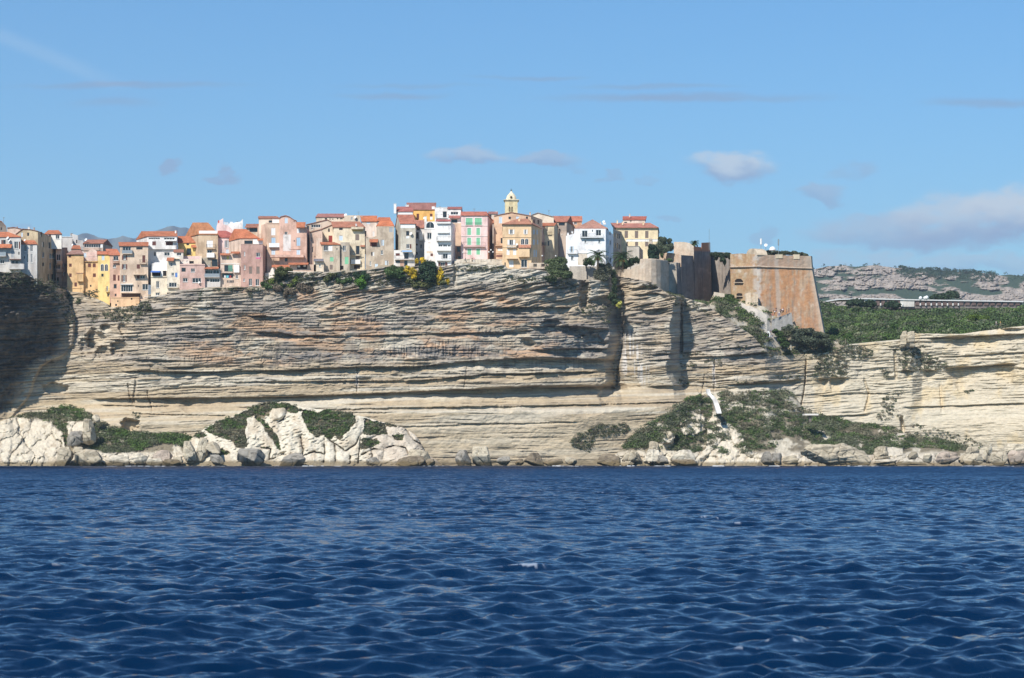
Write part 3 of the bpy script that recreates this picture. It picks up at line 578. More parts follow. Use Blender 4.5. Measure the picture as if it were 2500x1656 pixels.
def spec(s, crop):
    out = []
    for it in (s or '').split(';'):
        t = it.split()
        if t: out.append(t)
    return out
HOUSES = {}
def house(name, label, crop, Y, x0, x1, yt, yb, col, roof=None, D=9.0, L=None, R=None, dY=0, prof=None, win='', rwin='', lwin='', cat='house', ov=.3, stain=1.0, RD=None, tilec=OR_, rc=None):
    X = lambda v: cx_(crop, v); YY = lambda v: cy_(crop, v)
    x0, x1, yb_ = X(x0), X(x1), YY(yb) + (4 + max(0, Y - 708) * .8 if crop != 'A' or Y > 722 else 1); pr = [(X(a), YY(b)) for a, b in prof] if prof else [(x0, YY(yt)), (x1, YY(yt))]
    pr[0] = (x0, pr[0][1]); pr[-1] = (x1, pr[-1][1])
    pl = Plane(x0, Y, x1, Y + dY); org = P((x0 + x1) / 2, yb_, Y)
    root = thing(name, label, cat, org); HOUSES[label] = root
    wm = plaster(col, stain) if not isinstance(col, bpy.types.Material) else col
    RD = D if RD is None else RD
    xl = X(L) if L is not None else x0 + 1.2; xr = X(R) if R is not None else x1 - 1.2
    # ---- openings
    holes, extra = [], []
    for t in spec(win, crop):
        k = t[0]
        if k[0] in 'dDwscag' and k.split(':')[0] in ('d', 'D', 'w', 's', 'c', 'a', 'g'):
            v = [float(q) for q in t[1:5]]; r = (X(v[0]), YY(v[1]), X(v[2]), YY(v[3])); kk, _, arg = k.partition(':')
            if kk != 'a': holes.append(r)
            extra.append((kk, r, arg or None))
        else: extra.append((k, t[1:], None))
    mb = MB(); facade(mb, pl, pr, yb_, holes)
    ztop = lambda p: pl.pt(*p).z
    BL = P(xl, yb_, Y + D); BR = P(xr, yb_, Y + dY + RD)
    FL, FR = pl.pt(x0, yb_), pl.pt(x1, yb_); zl, zr = ztop(pr[0]), ztop(pr[-1])
    up = lambda p, z: Vector((p.x, p.y, z))
    lpl = Plane(xl, Y + D, x0, Y); rpl = Plane(x1, Y + dY, xr, Y + dY + RD)
    rh = []; rx = []
    for t in spec(rwin, crop):
        kk, _, arg = t[0].partition(':'); v = [float(q) for q in t[1:5]]; r = (X(v[0]), YY(v[1]), X(v[2]), YY(v[3])); rh.append(r); rx.append((kk, r, arg or None))
    lh = []; lx = []
    for t in spec(lwin, crop):
        kk, _, arg = t[0].partition(':'); v = [float(q) for q in t[1:5]]; r = (X(v[0]), YY(v[1]), X(v[2]), YY(v[3])); lh.append(r); lx.append((kk, r, arg or None))
    ytop_at = lambda p, z: YH - (z - CH) * F / p.y
    botz = FL.z
    ybr = lambda p: ytop_at(p, botz)
    if rh: facade(mb, rpl, [(x1, ytop_at(FR, zr)), (xr, ytop_at(BR, zr))], yb_, rh)
    else: mb.poly([FR, up(BR, botz), up(BR, zr), up(FR, zr)])
    if lh: facade(mb, lpl, [(xl, ytop_at(BL, zl)), (x0, ytop_at(FL, zl))], yb_, lh)
    else: mb.poly([up(BL, botz), FL, up(FL, zl), up(BL, zl)])
    mb.poly([up(BR, botz), up(BL, botz), up(BL, zl), up(BR, zr)])
    def backp(p):
        f_ = (p[0] - x0) / (x1 - x0); q = BL + (BR - BL) * f_; return up(q, ztop(p))
    rm = MB(); rkind = roof[0] if roof else None
    if rkind in (None, 'p'):
        tl = []
        for a, b in zip(pr, pr[1:]):
            A, B = pl.pt(*a), pl.pt(*b); A2, B2 = backp(a), backp(b)
            if abs(b[0] - a[0]) < .6: mb.poly([A, B, B2, A2]); continue
            if rkind == 'p' and abs(a[1] - b[1]) > .3:
                o = pl.n * ov; dz = Vector((0, 0, .17)); tl.append([A + o + dz, B + o + dz, B2 + dz, A2 + dz])
            mb.poly([A, B, B2, A2])
        if tl: solid_sheet(rm, tl, .16)
    if rkind == 't':
        ry = YY(roof[1]); ra = X(roof[2]) if len(roof) > 2 and roof[2] is not None else None; rb = X(roof[3]) if len(roof) > 3 and roof[3] is not None else None
        full = len(roof) > 4 and roof[4]          # single pitch rising to the back wall
        fr = .98 if full else .5
        cl = FL + (BL - FL) * fr; cr = FR + (BR - FR) * fr; zrdg = CH + (YH - ry) * ((cl.y + cr.y) / 2) / F
        o = pl.n * ov; tt = pl.t * .22; dz = Vector((0, 0, .14))
        E0 = up(FL, zl) + o - tt + dz; E1 = up(FR, zr) + o + tt + dz
        B0 = up(BL, zl) - o * .5 - tt + dz; B1 = up(BR, zr) - o * .5 + tt + dz
        gl = ra is None; gr = rb is None
        R0 = up(cl, zrdg) - tt if gl else Vector((P(ra, ry, cl.y).x, cl.y, zrdg)); R1 = up(cr, zrdg) + tt if gr else Vector((P(rb, ry, cr.y).x, cr.y, zrdg))
        ps = [[E0, E1, R1, R0]]
        if not full: ps.append([B1, B0, R0, R1])
        if not gl:
            ps.append([B0, E0, R0] if not full else [B0, E0, R0])
        if not gr: ps.append([E1, B1, R1])
        solid_sheet(rm, ps, .17)
        if gl: mb.poly([up(BL, zl), up(FL, zl), up(cl, zrdg)] if not full else [up(BL, zl), up(FL, zl), up(BL, zrdg)])
        if gr: mb.poly([up(FR, zr), up(BR, zr), up(cr, zrdg)] if not full else [up(FR, zr), up(BR, zr), up(BR, zrdg)])
        mb.poly([up(FL, zl), up(FR, zr), up(BR, zr), up(BL, zl)])
    wall = mb.build('wall', wm, root, org)
    rf = rm.build('roof', tile(tilec), root, org) if rm.v else None
    for kk, r, arg in extra:
        if kk in ('d', 'D', 'w', 's', 'c', 'a', 'g'): window(root, org, pl, kk, *r, arg)
        else: fixture(root, org, pl, kk, r, X, YY, wm, rf, tilec)
    for kk, r, arg in rx: window(root, org, rpl, kk, *r, arg)
    for kk, r, arg in lx: window(root, org, lpl, kk, *r, arg)
    return root

def fixture(root, org, pl, kk, r, X, YY, wm, rf, tilec):
    kk, _, arg = kk.partition(':')
    v = [float(q) for q in r]
    if kk in ('b', 'B', 'G'):            # balcony: x0 x1 slab_y rail_y [depth]; B has a masonry parapet, G a glass one
        x0, x1, ys, yr = X(v[0]), X(v[1]), YY(v[2]), YY(v[3]); dep = v[4] if len(v) > 4 else 1.0
        mb = MB(); slab_on(mb, pl, x0, ys, x1, ys + 1.3, .005, dep); b = mb.build('balcony', wm if arg != 'white' else M_WHITE, root, org)
        railing(b, org, pl, x0, x1, yr, ys - .05, dep - .04, None if kk == 'b' else (M_WHITE if arg == 'white' else (M_GREYP if kk == 'G' else wm)), 'railing' if kk == 'b' else 'parapet')
    elif kk == 'l':                      # lean-to tile roof: x0 x1 ridge_y eave_y [depth]
        x0, x1, y0, y1 = X(v[0]), X(v[1]), YY(v[2]), YY(v[3]); dep = v[4] if len(v) > 4 else 1.3
        mb = MB(); solid_sheet(mb, [[pl.pt(x0, y1, dep), pl.pt(x1, y1, dep), pl.pt(x1, y0, .01), pl.pt(x0, y0, .01)]], .15); mb.build('canopy_roof', tile(tilec), root, org)
    elif kk == 'v':                      # fabric awning
        x0, x1, y0, y1 = X(v[0]), X(v[1]), YY(v[2]), YY(v[3])
        mb = MB(); solid_sheet(mb, [[pl.pt(x0, y1, 1.7), pl.pt(x1, y1, 1.7), pl.pt(x1, y0, .01), pl.pt(x0, y0, .01)]], .05); mb.build('awning', CLOTH[arg or 'white'], root, org)
    elif kk == 'k':                      # chimney: x y w h (top-left), standing in the roof
        x, y, w_, h = X(v[0]), YY(v[1]), v[2] / 5.6, v[3] / 5.6; d0 = v[4] if len(v) > 4 else -3.2
        mb = MB(); slab_on(mb, pl, x, y, x + w_, y + h, d0 - .55, d0); slab_on(mb, pl, x - .5, y - .8, x + w_ + .5, y - .05, d0 - .65, d0 + .1); mb.build('chimney', wm if arg != 'white' else M_WHITE, rf or root, org)
    elif kk == 'S':                      # satellite dish: x y r
        c = pl.pt(X(v[0]), YY(v[1]), .55); rr = v[2] / 5.6 / 7.3; mb = MB(); ax = (Vector((-.5, -.75, .45))).normalized(); u = ax.orthogonal().normalized(); w_ = ax.cross(u); n = 14; b = len(mb.v)
        for q, (rad, dd) in enumerate(((rr, .22 * rr), (rr * .55, .05 * rr))):
            for i in range(n): t = 6.2832 * i / n; mb.v.append(tuple(c + ax * dd + rad * (u * math.cos(t) + w_ * math.sin(t))))
        for i in range(n): j = (i + 1) % n; mb.f.append((i, j, n + j, n + i)); mb.m.append(0)
        mb.f.append(tuple(n + i for i in range(n))); mb.m.append(0); mb.bar(c - ax * .05, pl.pt(X(v[0]), YY(v[1]) + 3, 0), .04, 4); mb.bar(c, c + ax * rr * .9, .025, 4)
        mb.build('satellite_dish', M_DISH, root, org)
    elif kk == 'o':                      # closed bay: x0 y0 x1 y1 [depth]
        mb = MB(); slab_on(mb, pl, X(v[0]), YY(v[1]), X(v[2]), YY(v[3]), .004, v[4] if len(v) > 4 else .8); mb.build('bay', wm if arg != 'white' else M_WHITE, root, org)
    elif kk == 't':                      # string course / ledge: y x0 x1
        mb = MB(); slab_on(mb, pl, X(v[1]), YY(v[0]), X(v[2]), YY(v[0]) + (v[3] / 5.6 if len(v) > 3 else .9), .003, .16); mb.build('string_course', wm if arg != 'white' else M_WHITE, root, org)
    elif kk == 'q':                      # painted or plastered band flush on the wall: x0 y0 x1 y1
        mb = MB(); slab_on(mb, pl, X(v[0]), YY(v[1]), X(v[2]), YY(v[3]), .002, .03); mb.build('rendered_panel', plaster(eval(arg)) if arg and arg[0] == '(' else M_WHITE, root, org)
    elif kk == 'm':                      # aerial mast: x y_top y_bot
        a, b = pl.pt(X(v[0]), YY(v[2]), -4), pl.pt(X(v[0]), YY(v[1]), -4); mb = MB(); mb.bar(a, b, .06, 5)
        for i, hh in enumerate((.96, .88, .8)): q = a + (b - a) * hh; mb.bar(q - Vector((.55 - .1 * i, 0, 0)), q + Vector((.55 - .1 * i, 0, 0)), .03, 4)
        mb.build('aerial', M_GREYP, rf or root, org)
    elif kk == 'X':                      # flat dark panel on the wall, painted for the shade inside a veranda: x0 y0 x1 y1
        mb = MB(); slab_on(mb, pl, X(v[0]), YY(v[1]), X(v[2]), YY(v[3]), .002, .02); mb.build('opening', M_DARK, root, org)
# ---------------------------------------------------------------- the town, house by house (coordinates read off enlarged crops of the photograph)
GREYW, TAN, BRN, PEACH, CREAM, PINK, ROSE, WHT, OCH, YEL, TERRA, GTAN = (.47, .45, .42), (.47, .36, .23), (.34, .26, .19), (.60, .42, .29), (.64, .53, .38), (.63, .45, .42), (.44, .265, .215), (.74, .72, .69), (.62, .41, .20), (.72, .54, .20), (.55, .35, .25), (.42, .36, .28)
G = 'houses along the cliff edge'
def H(*a, **k):
    r = house(*a, **k); r['group'] = G if r['category'] == 'house' else r['category'] + 's of the town'; return r
# --- crop A
H('old_house', 'dark slate grey gabled building cut by the photo edge, highest above the headland', 'A', 722, -60, 95, 300, 620, (.20, .17, .15), ('p',), prof=[(-60, 250), (-10, 225), (25, 232), (85, 300), (95, 360)], win='d 8 310 30 350; m 12 150 240')
H('terraced_house', 'grey plastered house with orange roof and pink balcony wall above the headland scrub', 'A', 696, -70, 285, 445, 960, GREYW, ('t', 372, -40, 110), tilec=(.55, .15, .06), win='c:brown 18 482 40 545; d 42 482 78 545; w 194 505 248 604; c:brown 257 506 276 604; c:grey 154 630 190 724; d 250 645 268 685; w 0 756 60 808; d 164 768 192 820; d 216 768 246 822; G -60 95 705 655 1.6; v:brown 128 300 742 754; B 130 338 878 812 1.4; l -70 168 538 592 1.6; S 112 458 20; S 134 490 22')
H('narrow_house', 'pale grey house with a small orange lean-to roof and four tall windows', 'A', 699, 286, 508, 542, 1090, (.50, .48, .45), ('t', 486, 270, 470), D=5, win='w 329 550 365 640; w 414 550 450 640; w 361 672 388 791; w 420 672 446 795; d 328 700 342 740; S 345 488 16')
H('tenement', 'tall ochre tenement with one long brown side in shade above the headland', 'A', 703, 217, 520, 350, 1090, (.50, .40, .25), ('p',), prof=[(217, 405), (312, 335), (420, 342), (520, 366)], D=26, R=768, win='d 371 382 398 430; c:pale 288 380 312 440',
  rwin='d 552 372 578 440; d 574 512 600 582; d 664 515 692 598; d 722 538 740 582; w 575 650 603 722; w 676 668 705 735; w 712 668 745 735; d 578 792 602 842; w 676 792 700 878; D 650 952 670 1036; D 704 952 734 1030; d 738 830 752 866', tilec=BR_, stain=1.3)
H('rooftop_house', 'white rooftop room with orange tiles, perched behind the tall ochre tenement', 'A', 722, 615, 842, 404, 600, (.66, .63, .57), ('t', 348, 660, 800), D=7, win='d 670 404 698 452; w 762 416 815 470')
H('narrow_house', 'slim tan house stacked with white framed windows in the shadowed lane', 'A', 724, 765, 846, 470, 1150, (.52, .40, .31), None, dY=2, R=852, win='d 786 545 830 604; w 776 676 830 764; w 766 816 828 880; d 776 990 810 1050; B 766 842 800 770 .5; B 762 842 916 885 .6; b 776 874 1112 1062 1.4; t 470 765 846')
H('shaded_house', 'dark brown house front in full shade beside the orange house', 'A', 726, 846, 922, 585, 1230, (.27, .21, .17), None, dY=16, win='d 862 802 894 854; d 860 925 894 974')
H('block', 'light grey flat roofed block low on the skyline behind the shaded lane', 'A', 750, 843, 992, 436, 720, (.48, .45, .42), None, D=8, win='t 440 843 992 6; S 996 552 16; k 945 392 12 30 -2')
H('block', 'second grey skyline block, set back, with two narrow windows', 'A', 758, 985, 1140, 404, 720, (.44, .42, .40), None, D=8, prof=[(985, 398), (1066, 420), (1068, 484), (1140, 490)], win='d 985 470 1000 522; d 1040 480 1058 528; k 960 385 14 34 -2')
H('old_house', 'pink skyline house with flat top, chimneys and no windows above grey house', 'A', 740, 100, 330, 330, 600, (.58, .42, .33), ('p',), prof=[(100, 320), (195, 312), (330, 345)], D=7, tilec=BR_, win='k 194 292 14 26; k 430 305 14 30; k:white 352 296 26 36')
H('veranda_house', 'house with wide dark red glazed veranda under a brown roof, dish on its ridge', 'A', 742, 1142, 1408, 532, 760, (.50, .38, .30), ('t', 476, 1200, 1470), D=11, R=1535, tilec=(.40, .14, .075), win='g 1150 538 1404 586; t:white 628 1100 1372 5; b 1104 1370 626 588 2.0; S 1180 482 22; k 1395 500 14 40; q:white 1376 536 1406 588')
H('cottage', 'small house with one orange roof slope tucked under the veranda house', 'A', 734, 984, 1100, 606, 780, (.55, .42, .32), ('t', 556, 1000, 1090), D=8)
H('arched_house', 'pale pink wall with a blind arch and railed terrace', 'A', 727, 1096, 1330, 640, 900, (.63, .49, .41), None, D=8, prof=[(1096, 640), (1200, 640), (1235, 612), (1290, 612), (1330, 640)], win='c:pale 1142 660 1180 722; q:(.64,.46,.40) 1206 650 1318 755')
H('apricot_house', 'apricot house with brown shutters, brown hipped roof and a hanging bay', 'A', 718, 920, 1142, 682, 1290, OCH, ('t', 622, 985, 1108), tilec=(.36, .16, .10), win='c:brown 936 682 974 724; c:brown 945 806 980 850; c:brown 945 941 980 990; c:brown 1018 1064 1052 1120; o 1062 936 1146 1052 1.1; D 1110 946 1130 972; l 1050 1150 930 940 1.2; t 1136 905 1120 8', ov=.5)
H('apricot_house', 'apricot flat roofed wing with a railed terrace between apricot house and yellow tower', 'A', 719, 1143, 1338, 772, 1290, OCH, None, win='c:brown 1203 804 1244 855; c:brown 1268 804 1309 855; c:brown 1270 940 1311 990; D 1230 1096 1250 1124; b 1130 1334 772 712 .5; t 772 1125 1338 8')
H('yellow_house', 'narrow bright yellow tower house with twin arched windows', 'A', 714, 1338, 1500, 682, 1400, YEL, ('t', 636, 1325, 1480), win='c:pale 1390 696 1428 760; a 1380 815 1418 905; a 1435 815 1474 905; d 1385 944 1417 985; w 1455 1112 1478 1182; b 1450 1506 1190 1145 .8; d 1466 1216 1490 1258', tilec=(.58, .16, .07), ov=.4, stain=.6)
H('salmon_house', 'narrow salmon house between the yellow tower and the peach house', 'A', 711, 1501, 1646, 692, 1340, TERRA, ('t', 604, 1440, 1600), win='w 1550 705 1620 764; b 1544 1626 792 752 .7; w 1544 820 1586 864; c:brown 1546 956 1584 1040; c:brown 1610 966 1634 1040; d 1555 1086 1595 1146; d 1568 1216 1594 1254; t 1264 1501 1646', tilec=(.52, .15, .07))
H('peach_house', 'broad peach house with brown shutters, glazed veranda and slatted pergola', 'A', 709, 1640, 2025, 567, 1330, (.58, .44, .32), ('t', 510, 1618, None), win='g 1676 576 1790 640; G 1674 1816 670 626 1.0; d 1862 582 1950 614; s:brown 1686 692 1720 755; s:brown 1686 815 1720 880; c:brown 1946 692 1986 792; b 1914 2004 806 752 .9; c:brown 1870 816 1914 876; c:brown 1660 964 1678 1054; w 1680 964 1712 1054; c:brown 1714 964 1732 1054; v:tan 1820 1996 946 962; c:brown 1872 968 1908 1012; g 1912 966 1982 1012; g 1656 1096 1814 1190; o:white 1652 1084 1818 1094 .6; d 1884 1096 1898 1126; w 1946 1084 2024 1166; q:(.10,.07,.06) 1660 1214 1915 1264; v:tan 1655 1920 1206 1214', ov=.4)
H('base_house', 'windowless orange base storey projecting under the peach house onto the rock', 'A', 706, 1520, 1905, 1268, 1470, (.66, .42, .23), None, D=5, prof=[(1520, 1268), (1905, 1262)], win='t 1266 1510 1905 8; D 1602 1310 1618 1330; D 1575 1356 1598 1386; D 1570 1408 1598 1426; D 1788 1274 1810 1300', stain=.7)
# --- crop B
H('white_house', 'large white house with a pergola terrace and long orange roof', 'B', 716, 332, 738, 434, 1000, (.68, .66, .63), ('t', 362, 255, None), L=185, D=12, win='g 352 452 508 476; g 562 450 710 480; v:white 570 740 484 500; c:brown 402 502 452 580; c:brown 586 508 684 582; B 340 735 604 560 .8; w 418 640 460 704; w 565 650 642 700; k 690 342 20 52; t 604 332 738 6')
H('white_house', 'plain white flat block stepping down below the pergola terrace', 'B', 711, 388, 606, 800, 1080, (.72, .70, .67), None, D=5, prof=[(388, 800), (430, 800), (430, 790), (606, 790)], win='t:white 896 388 606 6')
H('cream_house', 'cream house under a blue awning on its open terrace', 'B', 708, 384, 603, 905, 1260, (.62, .53, .40), None, D=5, prof=[(384, 905), (603, 905)], win='X 398 915 520 978; X 545 902 594 976; v:blue 386 516 902 930; q:white 515 912 548 980; w 455 1046 497 1140; w 448 1206 502 1240; t 1190 450 505 12; B 384 603 985 976 .25')
H('cream_house', 'pale cream house with one blue shutter and a small tiled porch', 'B', 707, 603, 778, 728, 1180, (.64, .57, .45), None, D=6, win='l 603 702 722 768; w 648 790 680 845; w 664 930 702 976; c:cobalt 714 930 746 992; w 630 1066 736 1126; b 608 765 1134 1090 .9; o 776 740 700 742')
H('rooftop_room', 'small rooftop room with brown lean roof above the cream house', 'B', 713, 700, 826, 652, 820, (.60, .55, .48), ('t', 612), D=5, win='w 735 655 800 698', tilec=BR_)
H('yellow_house', 'bright yellow house with orange roof half hidden behind the tan tall house', 'B', 722, 755, 1052, 524, 800, (.74, .53, .17), ('t', 430, None, 925), D=9, win='d 868 526 906 556; d 872 596 935 692; b 866 942 694 646 .8; c:grey 1006 600 1030 634; l 936 1048 548 584 1.2', stain=.6)
H('terrace_house', 'low pinkish cream terrace wall with one window under the yellow house', 'B', 716, 800, 1078, 702, 860, (.62, .50, .38), None, D=4, win='d 912 770 970 806; q:(.62,.44,.40) 820 706 1050 744')
H('rose_block', 'square dusty rose block with flat parapet and wide lower window', 'B', 706, 778, 1122, 812, 1170, (.50, .33, .28), None, D=7, win='d 800 862 860 918; w 930 872 986 922; w 820 1003 886 1056; w 950 1003 1070 1068; S 1045 1066 16; t 826 778 1122 4')
H('block', 'little white block with two tiny windows on top of the rose block', 'B', 710, 782, 908, 742, 860, (.66, .56, .48), None, D=4, win='w 812 764 828 792; w 870 764 888 792')
H('tall_house', 'tall tan house with steep orange roof and white shuttered balcony doors', 'B', 719, 1036, 1300, 408, 900, (.50, .37, .24), ('t', 244, 955, 1165), L=845, D=13, win='q:white 1040 356 1290 402; c:pale 1062 364 1124 396; c:pale 1186 364 1252 396; c:white 1146 490 1230 584; b 1144 1266 600 545 .9; w 1150 620 1216 700; B:white 1150 1256 718 660 .9; d 1214 745 1296 846; b 1205 1300 850 790 .8; q:(.36,.33,.26) 1062 724 1206 850', tilec=(.50, .17, .065))
H('veranda_house', 'small grey house of stacked glazed verandas beside the rose block', 'B', 707, 1124, 1332, 880, 1160, (.46, .43, .40), None, D=6, win='l 1122 1316 852 878 1.5; g 1132 892 1226 950; g 1232 892 1316 950; G 1122 1328 990 945 1.1; g 1190 1012 1320 1062; d 1140 1020 1176 1050; k:(.5) 1160 822 28 34 -.3'.replace('k:(.5)', 'k'))
H('pink_house', 'pale pink house with grey shutters under a low red roof', 'B', 721, 1300, 1612, 452, 760, (.66, .49, .45), ('t', 355, 1300, 1410), D=10, win='s:grey 1404 488 1432 586; c:pale 1410 612 1446 668; d 1570 505 1582 545', tilec=(.46, .11, .07))
H('pink_house', 'pink gable wall standing up behind the low red roof', 'B', 729, 1280, 1540, 300, 560, (.66, .50, .47), None, D=8, prof=[(1280, 300), (1302, 225), (1370, 186), (1378, 270), (1440, 290), (1540, 380)], win='q:(.45,.08,.06) 1300 215 1318 250')
H('block', 'white parapets of a cluttered roof terrace on the skyline', 'B', 742, 1385, 1640, 280, 420, (.66, .63, .60), None, D=8, prof=[(1385, 235), (1440, 235), (1440, 270), (1462, 270), (1462, 235), (1505, 235), (1505, 268), (1570, 268), (1640, 195)], win='c:pale 1396 236 1436 270; m 1545 205 290; m 1300 205 300')
H('terrace_house', 'peach terraced house with laundry deck and green glazed veranda', 'B', 708, 1334, 1612, 690, 1110, (.61, .47, .37), None, D=7, prof=[(1334, 690), (1470, 690), (1612, 640)], win='l 1330 1470 664 690; l 1480 1600 640 668; d 1386 825 1500 915; q:(.10,.24,.18) 1440 826 1500 914; b 1345 1506 930 880 1.0; o:white 1520 822 1596 930 .7; D 1360 938 1506 1000; w 1540 962 1576 1012; t:white 804 1340 1600 6; q:(.56,.50,.10) 1420 705 1450 745; k 1358 656 26 22 -.4')
H('rose_house', 'large dusky rose house with white framed lower windows, dark side lane', 'B', 706, 1612, 1912, 545, 1150, ROSE, None, R=2010, D=15, win='w 1654 642 1672 702; w 1824 656 1876 716; q:(.70,.08,.28) 1820 716 1880 738; w 1655 826 1675 890; c:taupe 1725 846 1768 945; c:taupe 1826 846 1870 945; w 1646 1010 1670 1050; w 1722 1012 1766 1108; w 1814 1016 1864 1108; t 538 1612 1912; m 1640 620 780', stain=1.0)
H('attic_house', 'peach attic with broad orange roof rising over the rose house', 'B', 711, 1598, 1860, 462, 640, (.58, .44, .34), ('t', 332, 1520, 1680), D=11, L=1440, win='d 1660 490 1776 540; q:white 1780 470 1912 540; d 1868 500 1884 530; l 1840 1920 462 488 1.0', tilec=(.56, .15, .06))
H('terrace_house', 'peach top storey with brown roof and a wide dark loggia', 'B', 728, 1690, 1900, 312, 580, (.62, .47, .34), ('t', 262, None, None), D=8, win='d 1730 320 1842 376; l 1668 1896 292 312 .8', tilec=BR_)
# --- crop C
H('tan_house', 'tan pink house with white shuttered balcony and quoined corner', 'C', 712, 290, 460, 366, 1050, (.56, .39, .28), None, L=160, D=10, win='c:white 348 430 404 530; c:blue 350 562 406 650; B:white 320 466 690 640 1.0; c:pale 350 735 402 800; t 366 290 460')
H('attic_house', 'pale attic with brown roof on top of the tan pink house', 'C', 718, 178, 462, 302, 520, (.64, .52, .40), ('t', 268, None, 420), D=8, win='d 314 326 362 360; q:white 364 304 455 362; k 402 258 16 30', tilec=BR_)
H('gabled_house', 'weathered pink house with curved gable and a long jutting terrace', 'C', 711, 460, 832, 420, 1000, (.60, .375, .285), ('p',), R=876, D=14, prof=[(460, 300), (478, 280), (545, 264), (600, 282), (660, 324), (692, 334), (694, 425), (832, 428)], win='c:pale 533 292 574 366; w 530 484 572 556; d 532 626 572 655; q:(.62,.56,.52) 512 520 618 745; c:white 698 436 742 500; c:blue 695 562 746 674; D 655 338 668 350; D 655 600 670 616; c:pale 694 732 744 800; l 696 820 350 426 1.5; B 345 800 832 805 2.4; d 534 838 572 890; t 715 590 760', tilec=OR_, stain=1.3)
H('tavern', 'low peach house with dark veranda at the foot of the pink gable', 'C', 708, 590, 960, 930, 1045, (.60, .44, .34), None, D=5, win='X 700 934 838 992; l 585 860 904 934 1.6; q:white 708 938 744 968; q:white 790 934 822 962')
H('cottage', 'white walled cottage porch with orange tiles under the tan pink house', 'C', 709, 262, 402, 1000, 1120, (.68, .62, .56), None, D=4, prof=[(262, 1046), (330, 1040), (350, 985), (402, 950)], win='l 360 615 935 968 1.5')
H('old_house', 'rough pinkish old house with sloping brown roof edge beside the dark slit', 'C', 714, 877, 1048, 520, 1000, (.53, .37, .28), ('p',), D=9, prof=[(877, 492), (962, 470), (1048, 450)], win='d 892 560 902 612; d 906 690 922 762; d 985 680 1000 750; D 966 812 984 840; D 940 812 952 834; q:(.56,.43,.34) 962 570 1046 860', tilec=BR_, stain=1.4)
H('gabled_house', 'cream gabled house with a dark red door onto a railed roof', 'C', 721, 960, 1222, 430, 720, CREAM, ('p',), D=9, prof=[(960, 480), (1192, 386), (1222, 400)], win='d 1126 438 1150 485; c:red 1132 535 1184 626; b 1000 1134 628 586 .8', tilec=BR_)
H('cream_house', 'tall cream house with three white balconies and plant filled roof terrace', 'C', 715, 1200, 1628, 424, 1060, (.62, .53, .38), ('t', 342, 1165, 1560), D=12, win='d 1276 430 1326 460; c:pale 1276 535 1326 602; c:taupe 1498 516 1552 600; d 1506 675 1556 790; b 1440 1570 802 750 1.0; c:taupe 1506 812 1556 862; B:white 1440 1570 918 866 1.0; X 1480 938 1562 990; B 1446 1612 444 420 1.4; q:(.55,.42,.15) 1456 456 1600 478; l 1566 1628 664 684 .6; D 1596 706 1610 722; D 1596 824 1610 842; k:white 1500 380 20 22 .2', stain=1.2, tilec=(.48, .16, .08))
H('tower_house', 'narrow grey tower house with a green lower shutter and open window', 'C', 711, 1294, 1420, 626, 1060, GTAN, None, D=5, win='w 1326 672 1370 746; c:green 1354 826 1404 926; q:(.50,.44,.36) 1346 818 1352 934; X 1294 946 1336 1000', stain=1.4)
H('brown_house', 'stained brown house with one green shutter and white banded window', 'C', 710, 1046, 1286, 660, 1070, (.45, .37, .28), ('t', 624, 1010, 1212), D=6, R=1296, win='w 1066 674 1126 744; c:white 1130 674 1184 744; c:green 1150 830 1200 888; c:taupe 1148 936 1190 1000; D 1240 706 1254 726', stain=1.5)
H('cottage', 'low cream annex with a single window and dark lean roof', 'C', 708, 930, 1068, 880, 1050, (.60, .50, .38), None, D=5, win='l 930 1066 852 884 1.0; w 1000 926 1028 964', tilec=(.22, .16, .14))
H('long_house', 'long cream house with brown red roof on the skyline, two dishes beside it', 'C', 752, 962, 1346, 284, 480, (.64, .53, .40), ('t', 234, 985, None), D=9, win='d 1082 296 1112 318; d 1144 302 1160 318; d 1180 302 1198 318; d 1246 294 1266 314; d 1286 298 1326 314; S 1368 258 26; k 950 262 22 30', tilec=(.42, .15, .10))
H('gabled_house', 'beige lean gabled house with a white mullioned studio window', 'C', 727, 822, 1168, 400, 640, (.52, .42, .32), ('p',), D=10, prof=[(822, 390), (1116, 320), (1168, 350)], win='g 894 384 1022 424; g 892 430 920 452; d 834 404 866 462', tilec=BR_)
H('block', 'beige skyline block with aerial mast and one grey window', 'C', 748, 1346, 1566, 258, 480, (.55, .45, .34), None, D=9, win='c:grey 1436 280 1462 320; S 1500 288 22; m 1530 190 262')
H('cream_house', 'pale cream upper house with bright orange roof slope', 'C', 729, 1590, 1792, 344, 640, (.66, .55, .46), ('t', 262, 1565, None), D=9, win='c:pale 1650 346 1700 376; c:white 1734 476 1760 546; k 1572 262 18 30; d 1622 470 1650 552', tilec=(.56, .145, .055))
H('grey_house', 'big weathered grey tan house front with double orange roof and few windows', 'D', 713, -40, 345, 640, 1250, (.44, .36, .27), ('p',), D=9, prof=[(-40, 786), (108, 786), (109, 632), (345, 632)], win='c:grey 282 646 330 712; c:grey 164 816 184 896; c:pale 188 816 210 896; w 166 960 198 1020; d 34 984 54 1036; c:white 56 984 76 1036; c:pale 224 1100 246 1168; w 250 1100 274 1168; w 14 1110 36 1172; c:pale 84 1144 126 1200; l 14 130 806 850 1.4; c:brown 20 852 112 906', stain=1.5)
H('roof_house', 'paired stepped orange roofs topping the weathered grey tan house', 'D', 717, 112, 345, 632, 760, (.46, .38, .29), ('t', 560, 150, 318), D=5, tilec=(.60, .155, .06))
H('roof_house', 'second, higher step of plain orange roof behind the stepped pair', 'D', 725, 120, 300, 562, 700, (.46, .38, .29), ('t', 508, 130, 292), D=6, tilec=(.56, .14, .055))
